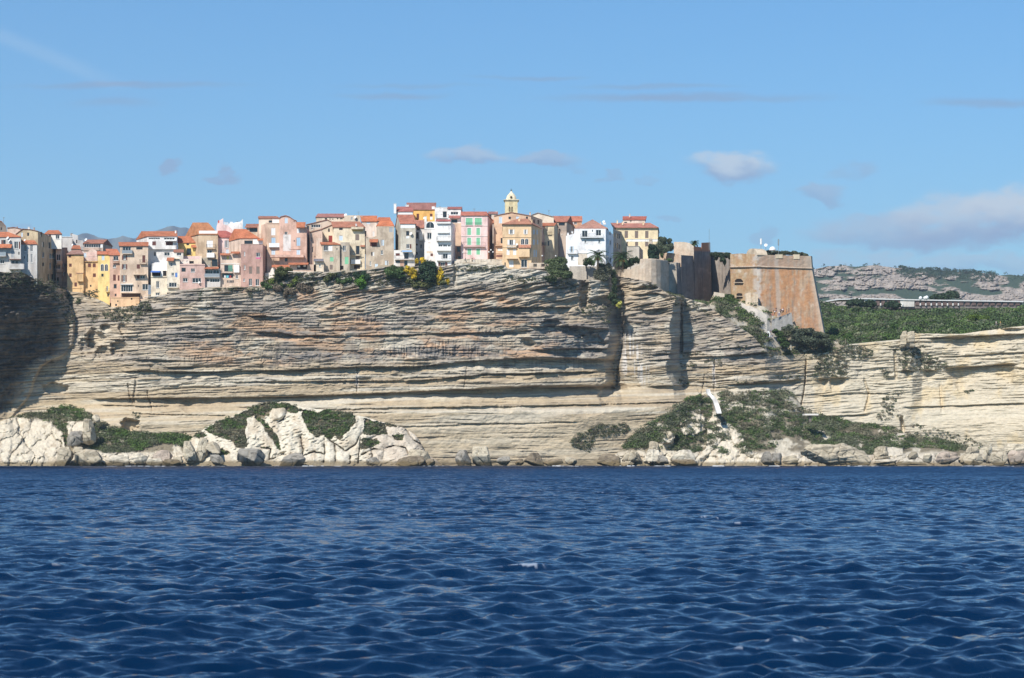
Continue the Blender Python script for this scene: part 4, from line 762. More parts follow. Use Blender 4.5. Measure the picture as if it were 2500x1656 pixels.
# --- crop D
H('stucco_house', 'white edged grey stucco house with steep orange roof and white dish', 'D', 711, 437, 642, 600, 1000, (.44, .40, .32), ('t', 472, None, 612), L=365, D=11, win='q:white 437 602 634 656; d 490 606 522 652; c:pale 526 616 572 650; d 512 696 556 760; c:white 512 762 556 796; S 582 736 22; w 514 876 560 936; c:brown 562 876 584 936', tilec=(.46, .14, .075))
H('white_house', 'little white house with blue awning and iron balcony at the garden edge', 'D', 708, 345, 630, 955, 1260, (.68, .64, .59), None, D=5, prof=[(345, 960), (442, 955), (443, 985), (630, 985)], win='c:brown 370 1000 426 1036; v:sky 455 592 962 986; d 486 990 546 1078; b 356 626 1084 1030 1.1; d 366 1096 470 1130; d 486 1096 532 1186; q:(.55,.34,.24) 430 1092 482 1186')
H('orange_house', 'saturated orange house under a long brown red roof, the highest on the skyline', 'D', 737, 560, 908, 408, 700, (.72, .40, .10), ('t', 308, 515, 925), D=12, win='c:brown 655 460 690 542; c:brown 838 460 874 496; c:white 838 498 874 542; S 768 520 22; k:white 506 345 44 80 .6; q:white 864 360 902 404', tilec=(.36, .13, .085), stain=.6)
H('white_house', 'white gable walled house with brown red roof beside the orange house', 'D', 729, 380, 606, 432, 620, (.70, .67, .63), ('t', 362, 385, 590), D=8, tilec=(.42, .12, .08), win='q:white 383 436 600 470; k:white 346 330 34 130 1.0')
H('shaded_house', 'greyish house sunk in shade under a plain brown roof', 'D', 720, 640, 770, 658, 1080, (.54, .51, .48), ('t', 546, 640, 752), D=10, win='d 660 658 700 690; d 650 712 682 800; o:white 694 720 748 830 1.0; d 706 880 730 932; d 646 870 672 894; D 650 986 672 1020', tilec=(.44, .15, .085))
H('white_house', 'plain white house with a round opening in its roof terrace wall', 'D', 716, 762, 916, 566, 1090, (.71, .68, .65), None, D=9, prof=[(762, 568), (905, 568), (906, 580), (916, 580)], win='a 788 572 894 654; w 800 720 862 808; t:white 666 762 912 8; t 852 800 862 4; c:brown 846 1004 880 1042; k:white 762 500 30 66 -.2; q:(.60,.48,.38) 790 970 880 1000')
H('apartment_house', 'tall white apartment house with banded balconies and glazed middle floor', 'D', 710, 916, 1128, 570, 1260, (.70, .69, .67), None, D=11, R=1186, win='l 918 1122 538 564 .7; c:white 944 610 1006 672; c:white 1024 610 1082 672; o:white 932 576 1122 596 .6; o:white 940 708 1100 726 .6; c:white 944 732 1014 816; c:white 1024 732 1084 816; b 930 1128 828 776 1.2; g 954 880 1010 940; g 1016 880 1074 944; g 1080 880 1124 940; B:white 930 1128 962 912 1.2; w 1014 1004 1082 1076; b 1000 1106 1088 1040 .8; o:white 930 1090 1128 1104 1.0; s:brown 984 1124 1044 1200; b 960 1080 1206 1160 .5', tilec=(.42, .11, .08))
H('white_house', 'white box upper storey with dark balcony door on the skyline', 'D', 734, 905, 1080, 372, 700, (.72, .71, .69), None, D=9, win='d 1014 428 1068 512; b 920 1096 518 474 1.1; t:white 372 905 1080 6; m 968 340 372')
H('white_house', 'white storey with brown lean roofs and two dark strip windows', 'D', 733, 1082, 1262, 398, 600, (.68, .66, .63), ('t', 364, None, None), D=8, R=1276, win='g 1122 434 1226 474; l 1098 1254 484 520 1.2; d 1130 534 1214 584; q:(.62,.44,.28) 1120 590 1256 640', tilec=(.40, .12, .08))
H('tan_house', 'tan house with one brown shutter in the shadow of the white apartments', 'D', 727, 1126, 1266, 588, 1130, (.55, .40, .28), None, D=6, win='c:brown 1148 650 1190 716; d 1130 775 1176 815; d 1210 910 1250 985; D 1220 1045 1258 1075')
H('pink_house', 'neat pink house with pairs of mint green shutters', 'D', 717, 1264, 1626, 486, 1200, (.67, .475, .445), ('t', 430, None, 1615), R=1692, D=16, win=';'.join('c:green %d %d %d %d; q:white %d %d %d %d; q:white %d %d %d %d; q:white %d %d %d %d' % (a, b, c, d, a - 9, b - 10, a - .5, d + 4, c + .5, b - 10, c + 9, d + 4, a, b - 10, c, b - .5) for a, b, c, d in ((1330, 520, 1420, 614), (1453, 520, 1545, 614), (1350, 656, 1400, 752), (1474, 656, 1523, 752), (1350, 790, 1400, 888), (1474, 790, 1523, 888), (1352, 940, 1402, 1020), (1474, 940, 1523, 1020))) + '; b 1296 1590 906 852 1.1; b 1326 1424 616 580 .3; b 1450 1548 616 580 .3; t:white 622 1264 1626 4; t:white 766 1264 1626 4; t:white 486 1264 1626 5; m 1440 370 430', tilec=(.55, .15, .08), stain=.5, ov=.4)
H('cottage', 'small beige house with brown roof seen in the gap beside the pink house', 'D', 748, 1640, 1762, 462, 620, (.58, .47, .38), ('t', 430, None, None), D=8, win='d 1646 476 1680 516; k:white 1736 415 24 60', tilec=(.42, .16, .11))
H('cottage', 'sliver of orange roof deep in the alley by the pink house', 'D', 740, 1650, 1716, 590, 1140, (.40, .31, .25), ('t', 536, 1655, 1705), D=6, win='d 1668 600 1690 650')
# --- crop E
H('gabled_house', 'wide peach gabled house standing behind the orange beige villa', 'E', 722, 145, 652, 500, 1200, (.61, .42, .28), ('p',), D=13, R=808, prof=[(145, 492), (382, 444), (652, 492)], win='c:pale 214 500 258 590; d 344 500 378 536; c:pale 448 496 490 532; d 582 500 612 540; D 258 622 270 700; d 238 792 268 866; b 164 268 896 850 .9; c:white 196 930 268 966; q:(.20,.10,.08) 176 1022 268 1052; k 632 428 16 50; t 1000 150 268', rwin='d 680 540 705 600; d 740 545 765 600', tilec=(.40, .17, .10), stain=.8)
H('villa', 'orange beige villa with hipped roof, white shutters and arched loggia pair', 'E', 710, 262, 656, 606, 1260, (.64, .45, .26), ('t', 528, 470, 600), D=14, R=795, win='s:white 366 676 404 738; s:white 564 676 590 738; s:white 358 816 408 890; b:white 320 450 914 880 .9; a 516 802 558 878; a 572 802 612 878; q:white 510 876 616 882; S 458 884 18; o 482 930 632 1054 1.0; l 480 650 884 928 1.3; c:white 318 946 358 1024; c:white 406 946 450 1024; c:white 352 1092 412 1190; w 516 1086 600 1192; t 778 262 656 4; t 918 262 480 4; D 290 1126 306 1190; v:tan 318 470 1070 1080; k 478 508 26 56; k 655 530 16 40', rwin='c:pale 684 678 704 742; c:pale 728 680 746 742; c:pale 680 812 704 886; c:pale 736 816 752 880; c:pale 688 952 706 1050; c:pale 714 956 734 1050', ov=.7, tilec=(.50, .18, .09), stain=.6)
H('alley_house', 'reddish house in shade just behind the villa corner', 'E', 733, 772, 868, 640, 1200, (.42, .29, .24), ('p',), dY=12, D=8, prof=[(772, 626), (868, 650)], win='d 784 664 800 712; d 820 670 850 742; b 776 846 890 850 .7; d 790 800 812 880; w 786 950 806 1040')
H('alley_house', 'cream house with orange roof catching sun above the dark alley', 'E', 741, 806, 968, 626, 1200, (.62, .52, .34), ('t', 584, None, None), D=8, win='d 862 640 880 700; d 880 830 900 900; t 742 866 968; b 866 930 740 700 .5; d 940 680 1010 730'.replace('; d 940 680 1010 730', ''), R=1022)
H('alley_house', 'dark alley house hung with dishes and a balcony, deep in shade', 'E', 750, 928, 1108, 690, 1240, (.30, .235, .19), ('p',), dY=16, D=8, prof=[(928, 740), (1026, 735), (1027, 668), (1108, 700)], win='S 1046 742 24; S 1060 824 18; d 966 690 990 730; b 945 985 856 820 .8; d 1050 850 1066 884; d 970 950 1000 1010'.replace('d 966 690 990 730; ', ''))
H('gabled_house', 'cream gable with aerial on the skyline near the church', 'E', 757, 655, 962, 480, 700, (.66, .54, .41), ('p',), D=10, prof=[(655, 482), (746, 450), (962, 505)], win='m 900 390 500', tilec=(.50, .30, .2))
H('old_house', 'brown house with orange roof, dark loggia and shaded gable side', 'E', 760, 985, 1138, 574, 900, (.50, .39, .30), ('t', 490, 940, 1195), R=1228, D=12, win='d 1030 578 1116 624; q:(.44,.36,.29) 1026 630 1136 690; k 1122 524 18 36', tilec=(.48, .15, .08))
H('terrace_house', 'orange roofed house with a white framed window behind the brown one', 'E', 772, 1200, 1346, 566, 760, (.60, .33, .20), ('t', 492, None, None), D=9, win='g 1242 530 1280 582'.replace('530 1280 582', '575 1280 610') + '; q:white 1210 570 1236 612; k 1338 500 16 36', tilec=(.55, .16, .08))
H('white_house', 'bright white corner house with wavy balcony under a broad brown roof', 'E', 718, 1130, 1672, 700, 1240, (.78, .77, .75), None, D=18, R=1772, prof=[(1130, 762), (1242, 730), (1243, 666), (1672, 666)], win='g 1350 690 1426 778; g 1540 680 1612 760; D 1486 680 1500 706; B:white 1326 1636 786 780 1.0; b 1326 1636 786 738 1.02; s:white 1384 820 1410 866; s:white 1574 815 1602 866; c:white 1180 780 1212 830; s:pale 1194 906 1224 986; b 1150 1286 1002 955 1.0; s:white 1200 1036 1234 1096; c:white 1382 940 1410 980; t 996 1130 1430 4; q:(.58,.50,.40) 1292 1004 1420 1160; k 1205 700 24 26 -.5; k 1146 722 24 30 -.5', rwin='c:pale 1688 690 1712 740; d 1724 700 1740 750; c:pale 1690 815 1714 880; d 1726 825 1744 885; c:pale 1694 950 1716 1020; d 1730 1060 1748 1120', stain=.35)
H('roof_house', 'broad brown hipped roof on low walls over the bright white corner house', 'E', 722, 1262, 1690, 664, 740, (.60, .45, .34), ('t', 540, 1488, 1500), L=1240, R=1720, D=17, win='k:white 1640 568 40 26; S 1646 572 20; k 1606 560 8 40', tilec=(.47, .19, .11), ov=.6)
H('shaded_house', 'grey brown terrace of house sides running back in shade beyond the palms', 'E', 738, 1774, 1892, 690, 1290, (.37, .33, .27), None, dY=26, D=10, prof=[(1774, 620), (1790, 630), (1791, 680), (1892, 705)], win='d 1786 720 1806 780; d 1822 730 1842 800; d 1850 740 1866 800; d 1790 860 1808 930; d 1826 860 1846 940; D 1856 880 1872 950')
# --- crop F
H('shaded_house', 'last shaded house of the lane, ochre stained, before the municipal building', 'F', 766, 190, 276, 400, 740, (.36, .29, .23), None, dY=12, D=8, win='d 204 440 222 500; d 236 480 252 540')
H('municipal_building', 'yellow and white three storey municipal building with grey shutters and cornice', 'F', 768, 132, 706, 318, 800, (.70, .57, .35), ('t', 248, 60, 600), R=722, D=18, win='c:taupe 252 360 298 456; c:taupe 392 360 438 458; c:taupe 532 360 578 458; t 464 270 706 6; c:taupe 274 510 298 566; c:taupe 394 510 438 572; c:taupe 532 510 578 572; t 312 132 706 14; q:(.74,.72,.66) 272 470 704 505; k 150 204 16 44; k 222 224 14 40; k 505 232 20 36', tilec=(.50, .17, .10), ov=.8, stain=.5, cat='building')
H('attic_house', 'attic storey with red tiles and chimney crowning the municipal building', 'F', 776, 230, 532, 208, 340, (.62, .52, .42), ('t', 158, None, 556), D=9, win='D 246 234 286 250; d 330 210 345 240; k 316 128 14 40 -1', tilec=(.46, .11, .06))
H('annex', 'grey flat annex wall with dark end behind the palm', 'F', 742, 284, 452, 566, 790, (.47, .42, .35), None, R=502, D=16, win='t 566 284 452 5', cat='building')
H('stone_tower', 'slim square stone tower with capped top beside the dark trees', 'F', 746, 586, 626, 460, 790, (.45, .37, .28), None, D=4, prof=[(586, 470), (592, 456), (620, 456), (626, 466)], R=632, win='t 476 586 626 5', cat='tower')
# ---------------------------------------------------------------- fortifications
M_MASON = rock_mat('old_masonry', .35, .18, .28)
def strip_wall(name, label, cat, cols, colfn, back=6.0, ny=40, step=1.6, group=None, rough=.10, seed=0, root=None, part=None, smooth=False):
    """a wall whose face runs through columns of (px, py, Y) points from top to foot; it is solid behind"""
    cols = [np.array(c, float) for c in cols]; xs = [c[0, 0] for c in cols]; us = np.concatenate([[0], np.cumsum([max(.8, math.hypot(b[0, 0] - a[0, 0], (b[0, 2] - a[0, 2]) * 3)) for a, b in zip(cols, cols[1:])])])
    n = max(2, int(us[-1] / step)); u = np.unique(np.concatenate([np.linspace(0, us[-1], n), us]))
    K = np.array(cols)                                      # col, k, 3
    S = np.stack([[np.interp(u, us, K[:, k, j]) for j in range(3)] for k in range(K.shape[1])])   # k,3,n
    kk = np.linspace(0, K.shape[1] - 1, ny); i0 = np.clip(np.floor(kk).astype(int), 0, K.shape[1] - 2); f = (kk - i0)[:, None]
    pt = [S[i0, j] * (1 - f) + S[i0 + 1, j] * f for j in range(3)]
    x, y, Y = pt
    dn = rough * (fbm(x / 9 + seed, y / 7, 201 + seed, 4) - .5) * 2; Y = Y - dn
    V = ray_pts(x, y, Y).reshape(ny, len(u), 3); C = colfn(x, y)
    top = V[0].copy(); bk = top.copy(); bk[:, 1] += back; bk[:, 0] *= bk[:, 1] / top[:, 1]
    b2 = V[-1].copy(); b2[:, 1] += back + 2; b2[:, 0] *= b2[:, 1] / V[-1][:, 1]
    V = np.concatenate([b2[None], bk[None], V]); C = np.concatenate([C[-1:], C[:1], C])
    nr, nc = V.shape[:2]; Q = grid_quads(nr, nc)
    base = V[2:].reshape(nr - 2, nc, 3)
    org = V[-1, nc // 2] if root is None else np.array(root.location)
    if root is None: root = thing(name, label, cat, tuple(org), group)
    Vf = V.reshape(-1, 3); side = []
    for c in (0, nc - 1):
        for r in range(2, nr - 1):
            pass
    o = np_mesh(part or 'wall', Vf, Q[:, ::-1], M_MASON, C.reshape(-1, 3), smooth, root, org)
    # end caps
    mb = MB()
    for c in (0, nc - 1): mb.poly([V[0, c], V[1, c]] + [V[r, c] for r in range(2, nr)])
    mb.build('wall_end', plaster(tuple(C[nr // 2, nc // 2])), root, tuple(org))
    return root
def mixa(a, b, k): return a + (np.array(b) - a) * k[..., None]
def fort_col(base, streak=.5, orange=0, white=0, dark=0, sd=0):
    def f(x, y):
        c = np.ones(x.shape + (3,)) * np.array(base)
        c = mixa(c, np.array(base) * .62, sst(.45, .7, fbm(x / 4.0, y / 60., 301 + sd, 3)) * streak)
        c = mixa(c, (.60, .55, .47), sst(.55, .75, fbm(x / 14, y / 12, 303 + sd, 4)) * white)
        c = mixa(c, (.43, .205, .09), sst(.36, .60, .55 * fbm(x / 5., y / 13., 305 + sd, 4) + .45 * fbm(x / 22, y / 40, 306 + sd, 2)) * orange)
        c = mixa(c, (.16, .145, .14), sst(.5, .72, fbm(x / 5, y / 70, 307 + sd, 3)) * dark)
        return np.clip(c * (.82 + .36 * fbm(x / 2.2, y / 1.6, 309 + sd, 2))[..., None], 0, 1)
    return f
# round stone tower on the rock
strip_wall('round_tower', 'rounded pale tower wall of rendered stone standing on the layered rock', 'tower',
    [[(1500, 659, 726), (1503, 712, 725)], [(1520, 658.5, 722), (1522, 712, 721)], [(1542, 657, 718.6), (1542, 712, 718)], [(1552, 650, 717.4), (1552, 712, 717)], [(1561, 646, 716.6), (1561, 712, 716)], [(1563, 633, 716.5), (1563, 714, 716)], [(1576, 631.5, 716), (1576, 716, 715.4)], [(1590, 631.5, 716.2), (1590, 720, 715.6)], [(1602, 632.5, 717.4), (1603, 726, 716.8)], [(1613, 634, 719.6), (1614, 730, 719)], [(1622, 635, 723), (1623, 732, 722.4)], [(1629, 636.5, 728), (1630, 736, 727.5)], [(1634, 638, 736), (1635, 738, 736)]],
    fort_col((.50, .42, .33), .35, .12, .35, 0, 1), back=9, smooth=True)
strip_wall('curtain_wall', 'short grey rubble wall between the round tower and the dark rampart', 'wall', [[(1630, 641, 735), (1632, 748, 734)], [(1656, 641, 735.5), (1657, 748, 735)]], fort_col((.42, .38, .32), .2, 0, .3, .2, 2), back=5)
dk = fort_col((.165, .16, .158), .6, .08, .15, .45, 3)  # base darkened to paint in this wall's shade; the dark streaks are its own
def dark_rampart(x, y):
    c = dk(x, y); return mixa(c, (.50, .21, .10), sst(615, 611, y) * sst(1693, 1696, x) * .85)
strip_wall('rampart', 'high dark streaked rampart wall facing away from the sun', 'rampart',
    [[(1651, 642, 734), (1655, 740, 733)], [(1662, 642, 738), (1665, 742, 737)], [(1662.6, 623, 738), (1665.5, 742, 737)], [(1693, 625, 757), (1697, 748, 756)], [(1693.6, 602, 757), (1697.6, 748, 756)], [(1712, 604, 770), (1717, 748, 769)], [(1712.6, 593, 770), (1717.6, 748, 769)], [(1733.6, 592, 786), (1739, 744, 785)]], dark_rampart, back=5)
strip_wall('parapet_wall', 'pale parapet with a pinkish end beside the cypress, lit by the sun', 'wall', [[(1609, 616, 752), (1609, 652, 751)], [(1640, 618, 744), (1640, 652, 743)], [(1663, 622, 737.5), (1663, 652, 737)]], fort_col((.54, .44, .34), .2, .25, .4, 0, 4), back=4)
strip_wall('parapet_wall', 'upper beige parapet with a curved falling top above the dark rampart', 'wall', [[(1645, 591, 764), (1645, 640, 763)], [(1670, 591, 762), (1670, 640, 761)], [(1684, 594, 760), (1684, 640, 759)], [(1694, 602, 757), (1694, 640, 756)]], fort_col((.52, .43, .33), .2, .15, .4, 0, 5), back=4)
strip_wall('curtain_wall', 'grey recessed curtain wall under hanging ivy by the great bastion', 'wall', [[(1728, 616, 793), (1730, 752, 792)], [(1760, 616, 783), (1762, 752, 782)], [(1786, 618, 771), (1788, 752, 770)]], fort_col((.40, .36, .32), .5, .12, .2, .1, 6), back=8)
# the great bastion
gl = fort_col((.53, .39, .24), .3, .45, .75, 0, 7); gr = fort_col((.42, .295, .195), .75, .75, .3, .25, 8)  # each face has its stains; the sun on the left one is also painted in, lighter
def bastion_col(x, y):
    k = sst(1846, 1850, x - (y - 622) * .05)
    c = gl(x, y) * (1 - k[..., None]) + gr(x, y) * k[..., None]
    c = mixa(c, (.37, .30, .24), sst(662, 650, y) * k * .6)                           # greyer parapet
    c = mixa(c, (.40, .36, .31), sst(7, 3, np.abs(x - 1896 - (y - 650) * .05)) * .6)      # old grey wash line
    c = mixa(c, (.50, .42, .33), sst(1965, 1985, x - (y - 650) * .17) * .7)
    c = mixa(c, (.55, .50, .44), sst(14, 5, np.abs(x - 1847 - (y - 622) * .03)) * sst(.35, .6, fbm(x / 10, y / 9, 331, 3)) * .8)
    return c
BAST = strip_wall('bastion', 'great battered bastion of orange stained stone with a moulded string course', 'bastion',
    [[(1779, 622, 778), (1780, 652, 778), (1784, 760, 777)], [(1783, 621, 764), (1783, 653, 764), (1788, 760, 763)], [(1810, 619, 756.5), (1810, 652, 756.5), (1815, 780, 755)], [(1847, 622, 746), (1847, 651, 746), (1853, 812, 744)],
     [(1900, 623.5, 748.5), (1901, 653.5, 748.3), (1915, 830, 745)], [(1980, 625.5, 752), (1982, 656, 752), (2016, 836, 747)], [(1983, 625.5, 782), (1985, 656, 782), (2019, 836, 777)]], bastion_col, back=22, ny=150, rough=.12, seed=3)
borg = tuple(BAST.location)
mb = MB()
for a, b in (((1783, 652.5, 763.6), (1847, 651.0, 745.6)), ((1847, 651.0, 745.6), (1981.5, 655.5, 751.6)), ((1981.5, 655.5, 751.6), (1985, 656, 782))): mb.bar(P(*a), P(*b), .27, 8)
mb.build('string_course', plaster((.47, .36, .26)), BAST, borg)
def embrasure(x0, y0, x1, y1, arch, Y):
    mb = MB(); xm = (x0 + x1) / 2
    pts = [(x0, y1), (x1, y1), (x1 + .6, y0 + arch), (xm + (x1 - xm) * .5, y0), (xm - (x1 - xm) * .5, y0), (x0 - .6, y0 + arch)]
    pl = Plane(1783, 764, 1847, 746); mb.poly([pl.pt(x, y, .22) for x, y in pts]); a = mb.build('embrasure', M_DARK, BAST, borg)
    mb = MB(); slab_on(mb, pl, x0 - 1.5, y1, x1 + 1.5, y1 + 1.6, 0, .6); mb.build('sill', plaster((.52, .43, .32)), a, borg)
embrasure(1796, 681, 1814, 689.5, 4, 757); embrasure(1800, 716, 1812.5, 723, 1.2, 756)
mb = MB(); pl = Plane(1847, 746, 1980, 752)
for x0, x1, y1 in ((1894, 1910.5, 631), (1937.5, 1951.5, 633)): q = MB(); slab_on(q, pl, x0, 621.6, x1, y1, -.6, .22); q.build('merlon_block', plaster((.58, .47, .32)), BAST, borg)
# rounded end of the parapet at the corner
q = MB(); b0 = P(1822, 622, 753); e0 = P(1849, 622, 746.5); n = 14; rr = 13.5
pl2 = Plane(1822, 753.3, 1849, 745.7); o1 = [(1835.5 + rr * math.cos(math.pi * i / n), 623 - 16 * math.sin(math.pi * i / n)) for i in range(n + 1)]
q.poly([pl2.pt(x, y, 0) for x, y in reversed(o1)]); q.poly([pl2.pt(x, y, -4) for x, y in o1])
for i in range(n): q.poly([pl2.pt(*o1[i]), pl2.pt(*o1[i + 1]), pl2.pt(*o1[i + 1], -4), pl2.pt(*o1[i], -4)])
q.build('rounded_merlon', plaster((.52, .42, .30)), BAST, borg)
# masts and dishes on the bastion
def mast(label, px, y0, y1, r, m, Y=756):
    a, b = P(px, y1, Y), P(px, y0, Y); t = thing('antenna', label, 'antenna', a, 'antennas on the bastion'); q = MB(); q.bar(a - Vector((0, 0, 1.5)), b, .07, 6); q.build('mast', M_GREYP, t, tuple(a))
    q = MB(); c = a + (b - a) * .45; q.bar(c, b, r, 8); q.build('panel', m, t, tuple(a)); return t
mast('white panel antenna standing on the planted bastion roof', 1858, 583, 609, .34, M_WHITE); mast('dark slim antenna mast beside the white dome', 1900.5, 584, 612, .24, M_GREYP)
def dish(label, px, py, rad, Y, ypost):
    c = P(px, py, Y); t = thing('satellite_dish', label, 'satellite dish', P(px, ypost, Y)); og = tuple(t.location); q = MB(); ax = Vector((-.25, -.9, .3)).normalized(); u = ax.orthogonal().normalized(); w_ = ax.cross(u); n = 18
    for rr_, dd in ((rad, .25 * rad), (rad * .6, .07 * rad)):
        for i in range(n): a = 6.2832 * i / n; q.v.append(tuple(c + ax * dd + rr_ * (u * math.cos(a) + w_ * math.sin(a))))
    for i in range(n): j = (i + 1) % n; q.f.append((i, j, n + j, n + i)); q.m.append(0)
    q.f.append(tuple(range(n, 2 * n))); q.m.append(0); q.build('reflector', M_DISH, t, og)
    q = MB(); q.bar(P(px, ypost, Y) - Vector((0, 0, 1)), c - ax * .05, .09, 6); q.bar(c, c + ax * rad * 1.1, .04, 4); q.build('post', M_GREYP, t, og)
dish('white dish on a post next to the panel antenna', 1869.8, 599, .6, 755, 610)
a = P(1886, 612, 755); q = MB(); q.lathe(tuple(a), [(1.25 * math.cos(t), 1.45 * math.sin(t)) for t in np.linspace(0, 1.5, 8)], 18); tag(q.build('radar_dome', M_DISH, None, tuple(a), True), 'white dome resting on the planted bastion roof', 'dome').location = a
# gate ruins, ramp, walls and shrine by the saddle
strip_wall('ruined_gate', 'broken pale masonry of a gateway at the foot of the bastion', 'ruin', [[(1820, 716, 745), (1820, 752, 744)], [(1833, 714, 744), (1833, 752, 743)], [(1834, 724, 744), (1834, 752, 743)], [(1839, 724, 743), (1839, 752, 742)], [(1840, 716, 743), (1840, 752, 742)], [(1850, 718, 742), (1851, 752, 741)]], fort_col((.52, .44, .33), .2, .1, .4, .3, 9), back=1.6)
strip_wall('stone_hut', 'little pale stone block in the scrub below the curtain wall', 'hut', [[(1742.5, 713, 750), (1742.5, 736, 749)], [(1769, 717, 750), (1769, 736, 749)]], fort_col((.50, .43, .34), .2, 0, .4, .1, 10), back=3)
strip_wall('ramp_wall', 'grey sloping ramp wall carrying the walkers up to the bastion', 'wall', [[(1883.7, 781, 737), (1883.7, 808, 736)], [(1932.5, 763, 741), (1937, 806, 740)]], fort_col((.36, .34, .31), .3, 0, .15, .25, 11), back=3.2)
strip_wall('end_wall', 'tan wall with a rounded top beside the white shrine', 'wall', [[(1846, 826, 731.5), (1846, 852, 731)], [(1855, 822.5, 731.5), (1855, 852, 731)], [(1866, 822, 731.5), (1866, 856, 731)], [(1877, 825, 731.5), (1877, 862, 731)]], fort_col((.50, .37, .22), .2, .1, .1, 0, 12), back=1.0)
strip_wall('boundary_wall', 'long low peach wall along the cliff edge below the path', 'wall', [[(1877, 849, 734), (1877, 876, 733)], [(1930, 851.5, 737), (1930, 876, 736)], [(1998, 853.5, 740), (1998, 870, 739)]], fort_col((.56, .44, .33), .2, .1, .4, 0, 13), back=.6)
strip_wall('boundary_wall', 'grey stone wall climbing along the rim towards the rock outcrop', 'wall', [[(2010, 848, 741), (2010, 860, 740)], [(2060, 842, 743), (2060, 853, 742)], [(2130, 835, 744), (2130, 846, 743)], [(2197, 829, 742), (2197, 838, 741)]], fort_col((.44, .40, .32), .2, 0, .3, .1, 14), back=.6)
strip_wall('retaining_wall', 'rubble stone retaining wall under the villa terrace', 'wall', [[(1268, 655, 708), (1268, 690, 707)], [(1323, 655, 708), (1322, 682, 707)]], fort_col((.54, .47, .37), .15, .05, .5, .1, 15), back=5)
strip_wall('retaining_wall', 'grey stone retaining wall in front of the white corner house', 'wall', [[(1390, 650, 716), (1390, 690, 715)], [(1420, 650, 716), (1420, 690, 715)], [(1421, 650, 716), (1421, 692, 715)], [(1432, 650, 715), (1432, 692, 714)], [(1433, 650, 716), (1433, 690, 715)], [(1500, 652, 719), (1500, 700, 718)]], fort_col((.40, .36, .31), .3, 0, .2, .2, 16), back=4)
strip_wall('retaining_wall', 'low pale rock faced wall below the pink house terrace', 'wall', [[(1110, 634, 712), (1110, 652, 711)], [(1142, 632, 712), (1142, 654, 711)], [(1188, 633, 712), (1188, 655, 711)], [(1228, 633, 713), (1228, 655, 712)]], fort_col((.52, .46, .37), .15, .05, .5, .3, 17), back=5, rough=.35)
mb = MB(); pl = Plane(1266, 705, 1342, 705.5); og = tuple(P(1300, 656, 705))
t = thing('terrace', 'beige terrace with two openings in its parapet beside the villa', 'terrace', og)
mbw = MB()
pl = Plane(1290.5, 704.6, 1341, 705.2); facade(mbw, pl, [(1290.5, 642), (1341, 642)], 655.2, [(1302, 644, 1311, 651.5), (1321, 644, 1330, 651.5)], .3); slab_on(mbw, pl, 1290.5, 642, 1341, 643.2, -.35, -.002); mbw.build('parapet', plaster((.55, .44, .33)), t, og)
pl = Plane(1267, 704.6, 1341, 705.2); mbw = MB(); slab_on(mbw, pl, 1267, 655.2, 1341, 657, -5, .15); mbw.build('slab', plaster((.42, .34, .27)), t, og)
